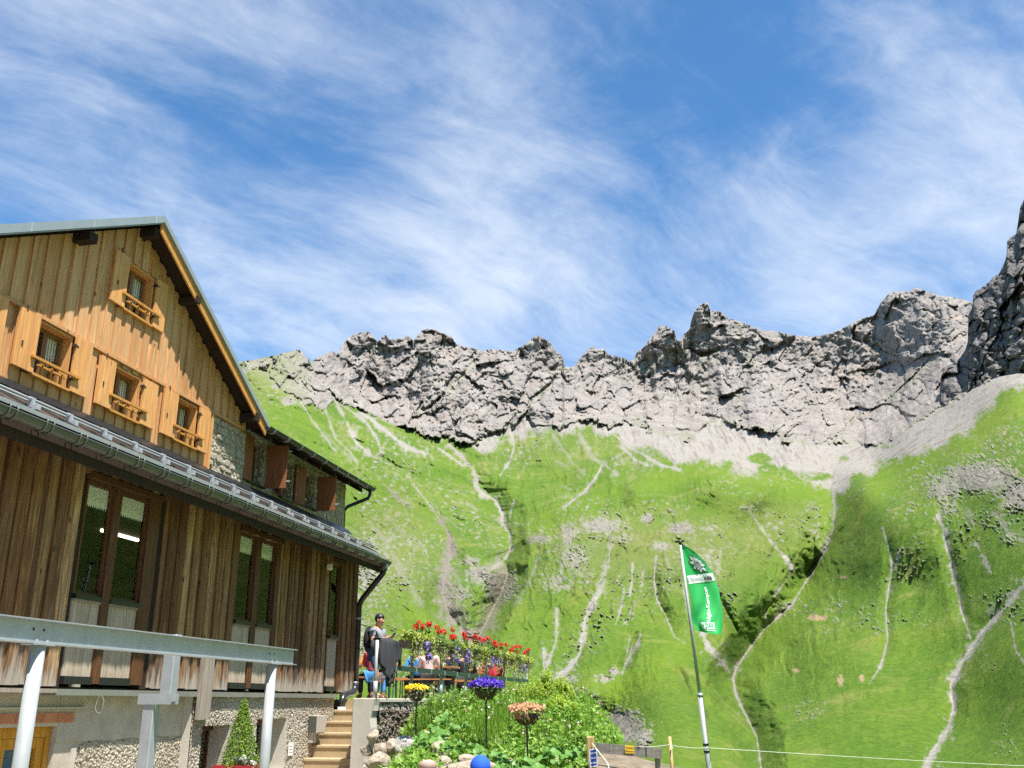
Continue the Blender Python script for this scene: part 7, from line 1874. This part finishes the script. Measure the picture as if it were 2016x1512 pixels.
M_FGREEN = mat_flag('flag_green_cloth', (0.035, 0.38, 0.10)); M_FWHITE = mat_flag('flag_white_print', (0.72, 0.74, 0.74)); M_FLIGHT = mat_flag('flag_pale_green_print', (0.16, 0.60, 0.22)); M_FINK = mat_flag('flag_dark_print', (0.05, 0.06, 0.06)); M_FGREY = mat_flag('flag_grey_print', (0.36, 0.42, 0.40))
flag = thing('flag', 'green banner flag with an edelweiss emblem flying from the flagpole', 'flag', top)
idx = grid_faces(ntt, ns)
np_mesh('cloth', [tuple(v) for v in FV], idx, M_FGREEN, flag)
def on_flag(name, V2, F, mat, off):
    """print lying 2-4 mm in front of the cloth; V2 = (s, t)"""
    V = [tuple(flag_pt(min(0.995, max(0.0, s)), t, -0.012*off)) for s, t in V2]
    return MB().add(V, F).build(name, mat, flag)
def strip(poly_fn, n=24):
    V2 = []; 
    for i in range(n+1):
        a, b = poly_fn(i/n); V2 += [a, b]
    return V2, [(2*i, 2*i+1, 2*i+3, 2*i+2) for i in range(n)]
V2, F = strip(lambda f: ((0.02+0.97*f, 0.335), (0.02+0.97*f, 0.435))); on_flag('white_band', V2, F, M_FWHITE, 1)
def flag_text(name, txt, cs, ct, h, ws, mat, off, rot=False, bold=0.02):
    V, F = text_mesh(txt, 1.0, bold); mw = max(v.x for v in V)-min(v.x for v in V)
    k = ws/mw
    if rot: V2 = [(cs - v.y*-1*h*-1 if False else cs + (-v.y)*-h*-1, ct - v.x*k) for v in V]
    else: V2 = [(cs + v.x*k, ct - v.y*h) for v in V]
    on_flag(name, V2, F, mat, off)
flag_text('lettering', 'Alpenvereins', 0.36, 0.388, 0.075, 0.48, M_FGREY, 2)
flag_text('lettering', 'h\u00fctte', 0.76, 0.388, 0.085, 0.27, M_FINK, 2, bold=0.035)
def vtext(txt, cs, ct, hs, wt):
    V, F = text_mesh(txt, 1.0, 0.03); mw = max(v.x for v in V)-min(v.x for v in V); k = wt/mw
    on_flag('lettering', [(cs + (-v.y)*-1*-hs, ct - v.x*k) for v in V], F, M_FWHITE, 2)
vtext('Allg\u00e4u-Kempten', 0.56, 0.69, 0.16, 0.40)
V2, F = strip(lambda f: ((0.28+0.46*f, 0.885), (0.28+0.46*f, 0.955))); on_flag('badge', V2, F, M_FWHITE, 1)
V2, F = strip(lambda f: ((0.28+0.50*f, 0.966), (0.28+0.50*f, 0.973))); on_flag('badge_line', V2, F, M_FWHITE, 1)
flag_text('lettering', 'DAV', 0.56, 0.92, 0.075, 0.27, M_FGREEN, 2, bold=0.03)
m_ = 14; on_flag('badge_flower', [(0.345, 0.92)] + [(0.345+0.045*(1 if k % 2 else 0.5)*math.cos(k*2*math.pi/m_), 0.92+0.026*(1 if k % 2 else 0.5)*math.sin(k*2*math.pi/m_)) for k in range(m_)], [(0, 1+k, 1+(k+1) % m_) for k in range(m_)], M_FGREEN, 2)
# edelweiss: pointed woolly petals outlined dark, small flower heads in the middle
ec = (0.66, 0.215)
def petal(an, ln, wd, mat, off, name, grow=0.0):
    n = 9; V2 = []
    for sd in (1, -1):
        for i in range(n):
            f = i/(n-1); r = ln*f*(1+grow*0.12); w = (wd*(math.sin(math.pi*(f**0.8))**0.8)+grow*0.005)*sd
            V2.append((r, w))
    P2 = []
    for r, w in V2:
        x = r*math.cos(an)-w*math.sin(an); y = r*math.sin(an)+w*math.cos(an)
        P2.append((x, y))
    return P2, [(i, i+1, n+i+1, n+i) for i in range(n-1)]
for k, (deg, ln) in enumerate([(100, 0.105), (60, 0.11), (150, 0.11), (190, 0.125), (225, 0.115), (20, 0.085), (-25, 0.08), (265, 0.08), (-60, 0.07), (125, 0.085)]):
    for grow, mat, off, nm in ((1.0, M_FINK, 1, 'petal_outline'), (0.0, M_FWHITE, 2+0.25*k, 'petal')):
        P2, F = petal(math.radians(deg), ln, 0.021, mat, off, nm, grow)
        # petal space: x towards the fly, y downwards, in flag heights; s is measured along a shorter row
        V2 = [(ec[0]+x*2.9, ec[1]+y*1.0) for x, y in P2]
        on_flag(nm, V2, F, mat, off)
for (a, b) in ((0, 0), (0.011, 0.006), (-0.011, 0.006), (0.004, -0.012), (-0.008, -0.008), (0.0, 0.016)):
    for rr_, mat, off in ((0.0095, M_FINK, 5), (0.0068, M_FGREY, 6)):
        on_flag('flower_head', [(ec[0]+a*2.9, ec[1]+b)] + [(ec[0]+(a+rr_*math.cos(k*0.7854))*2.9, ec[1]+b+rr_*math.sin(k*0.7854)) for k in range(8)], [(0, 1+k, 1+(k+1) % 8) for k in range(8)], mat, off)

# pasture wire and the ropes
def wire(name, label, pts, r, mat, sag=0.0):
    P = []
    for a, b in zip(pts[:-1], pts[1:]):
        for i in range(13): 
            f = i/12; q = Vector(a).lerp(Vector(b), f); q.z -= sag*4*f*(1-f); P.append(q)
    mb = MB(); mb.tube(P, r, 5); return tag(mb.build(name, mat), label, 'wire')
M_WIRE = mat_plain('pale_fence_cord', (0.60, 0.62, 0.52), 0.6)
fe = thing('far_stake', 'wooden stake holding the far end of the fence cord, beyond the frame', 'stake', (7.9, 30, gz(7.9, 30))); p_ = MB(); p_.tube([(7.9, 30, gz(7.9, 30)-0.2), (7.9, 30, 0.05)], 0.025, 8); p_.build('stake_pole', M_STAKE, fe); ins = MB(); ins.tube([(7.9, 29.97, -0.03), (7.9, 29.94, -0.03)], 0.012, 8); ins.build('insulator', M_WHITE, fe)
w0 = on_y(1235, 1468, 13.7); w1 = on_y(1318, 1466.5, 13.27); w2 = on_y(1391, 1472, 19.93)
wire('electric_fence_wire', 'pale electric fence cord running from the plank past the flagpole to the right', [w0, w1, w2, Vector((7.9, 29.94, -0.03))], 0.006, M_WIRE, 0.02)
wire('rope', 'thin pale rope slanting down from the gate post', [on_y(1166, 1464, 13.55), on_y(1196, 1502, 13.2), on_y(1204, 1530, 13.0)], 0.006, M_WIRE, 0.0)
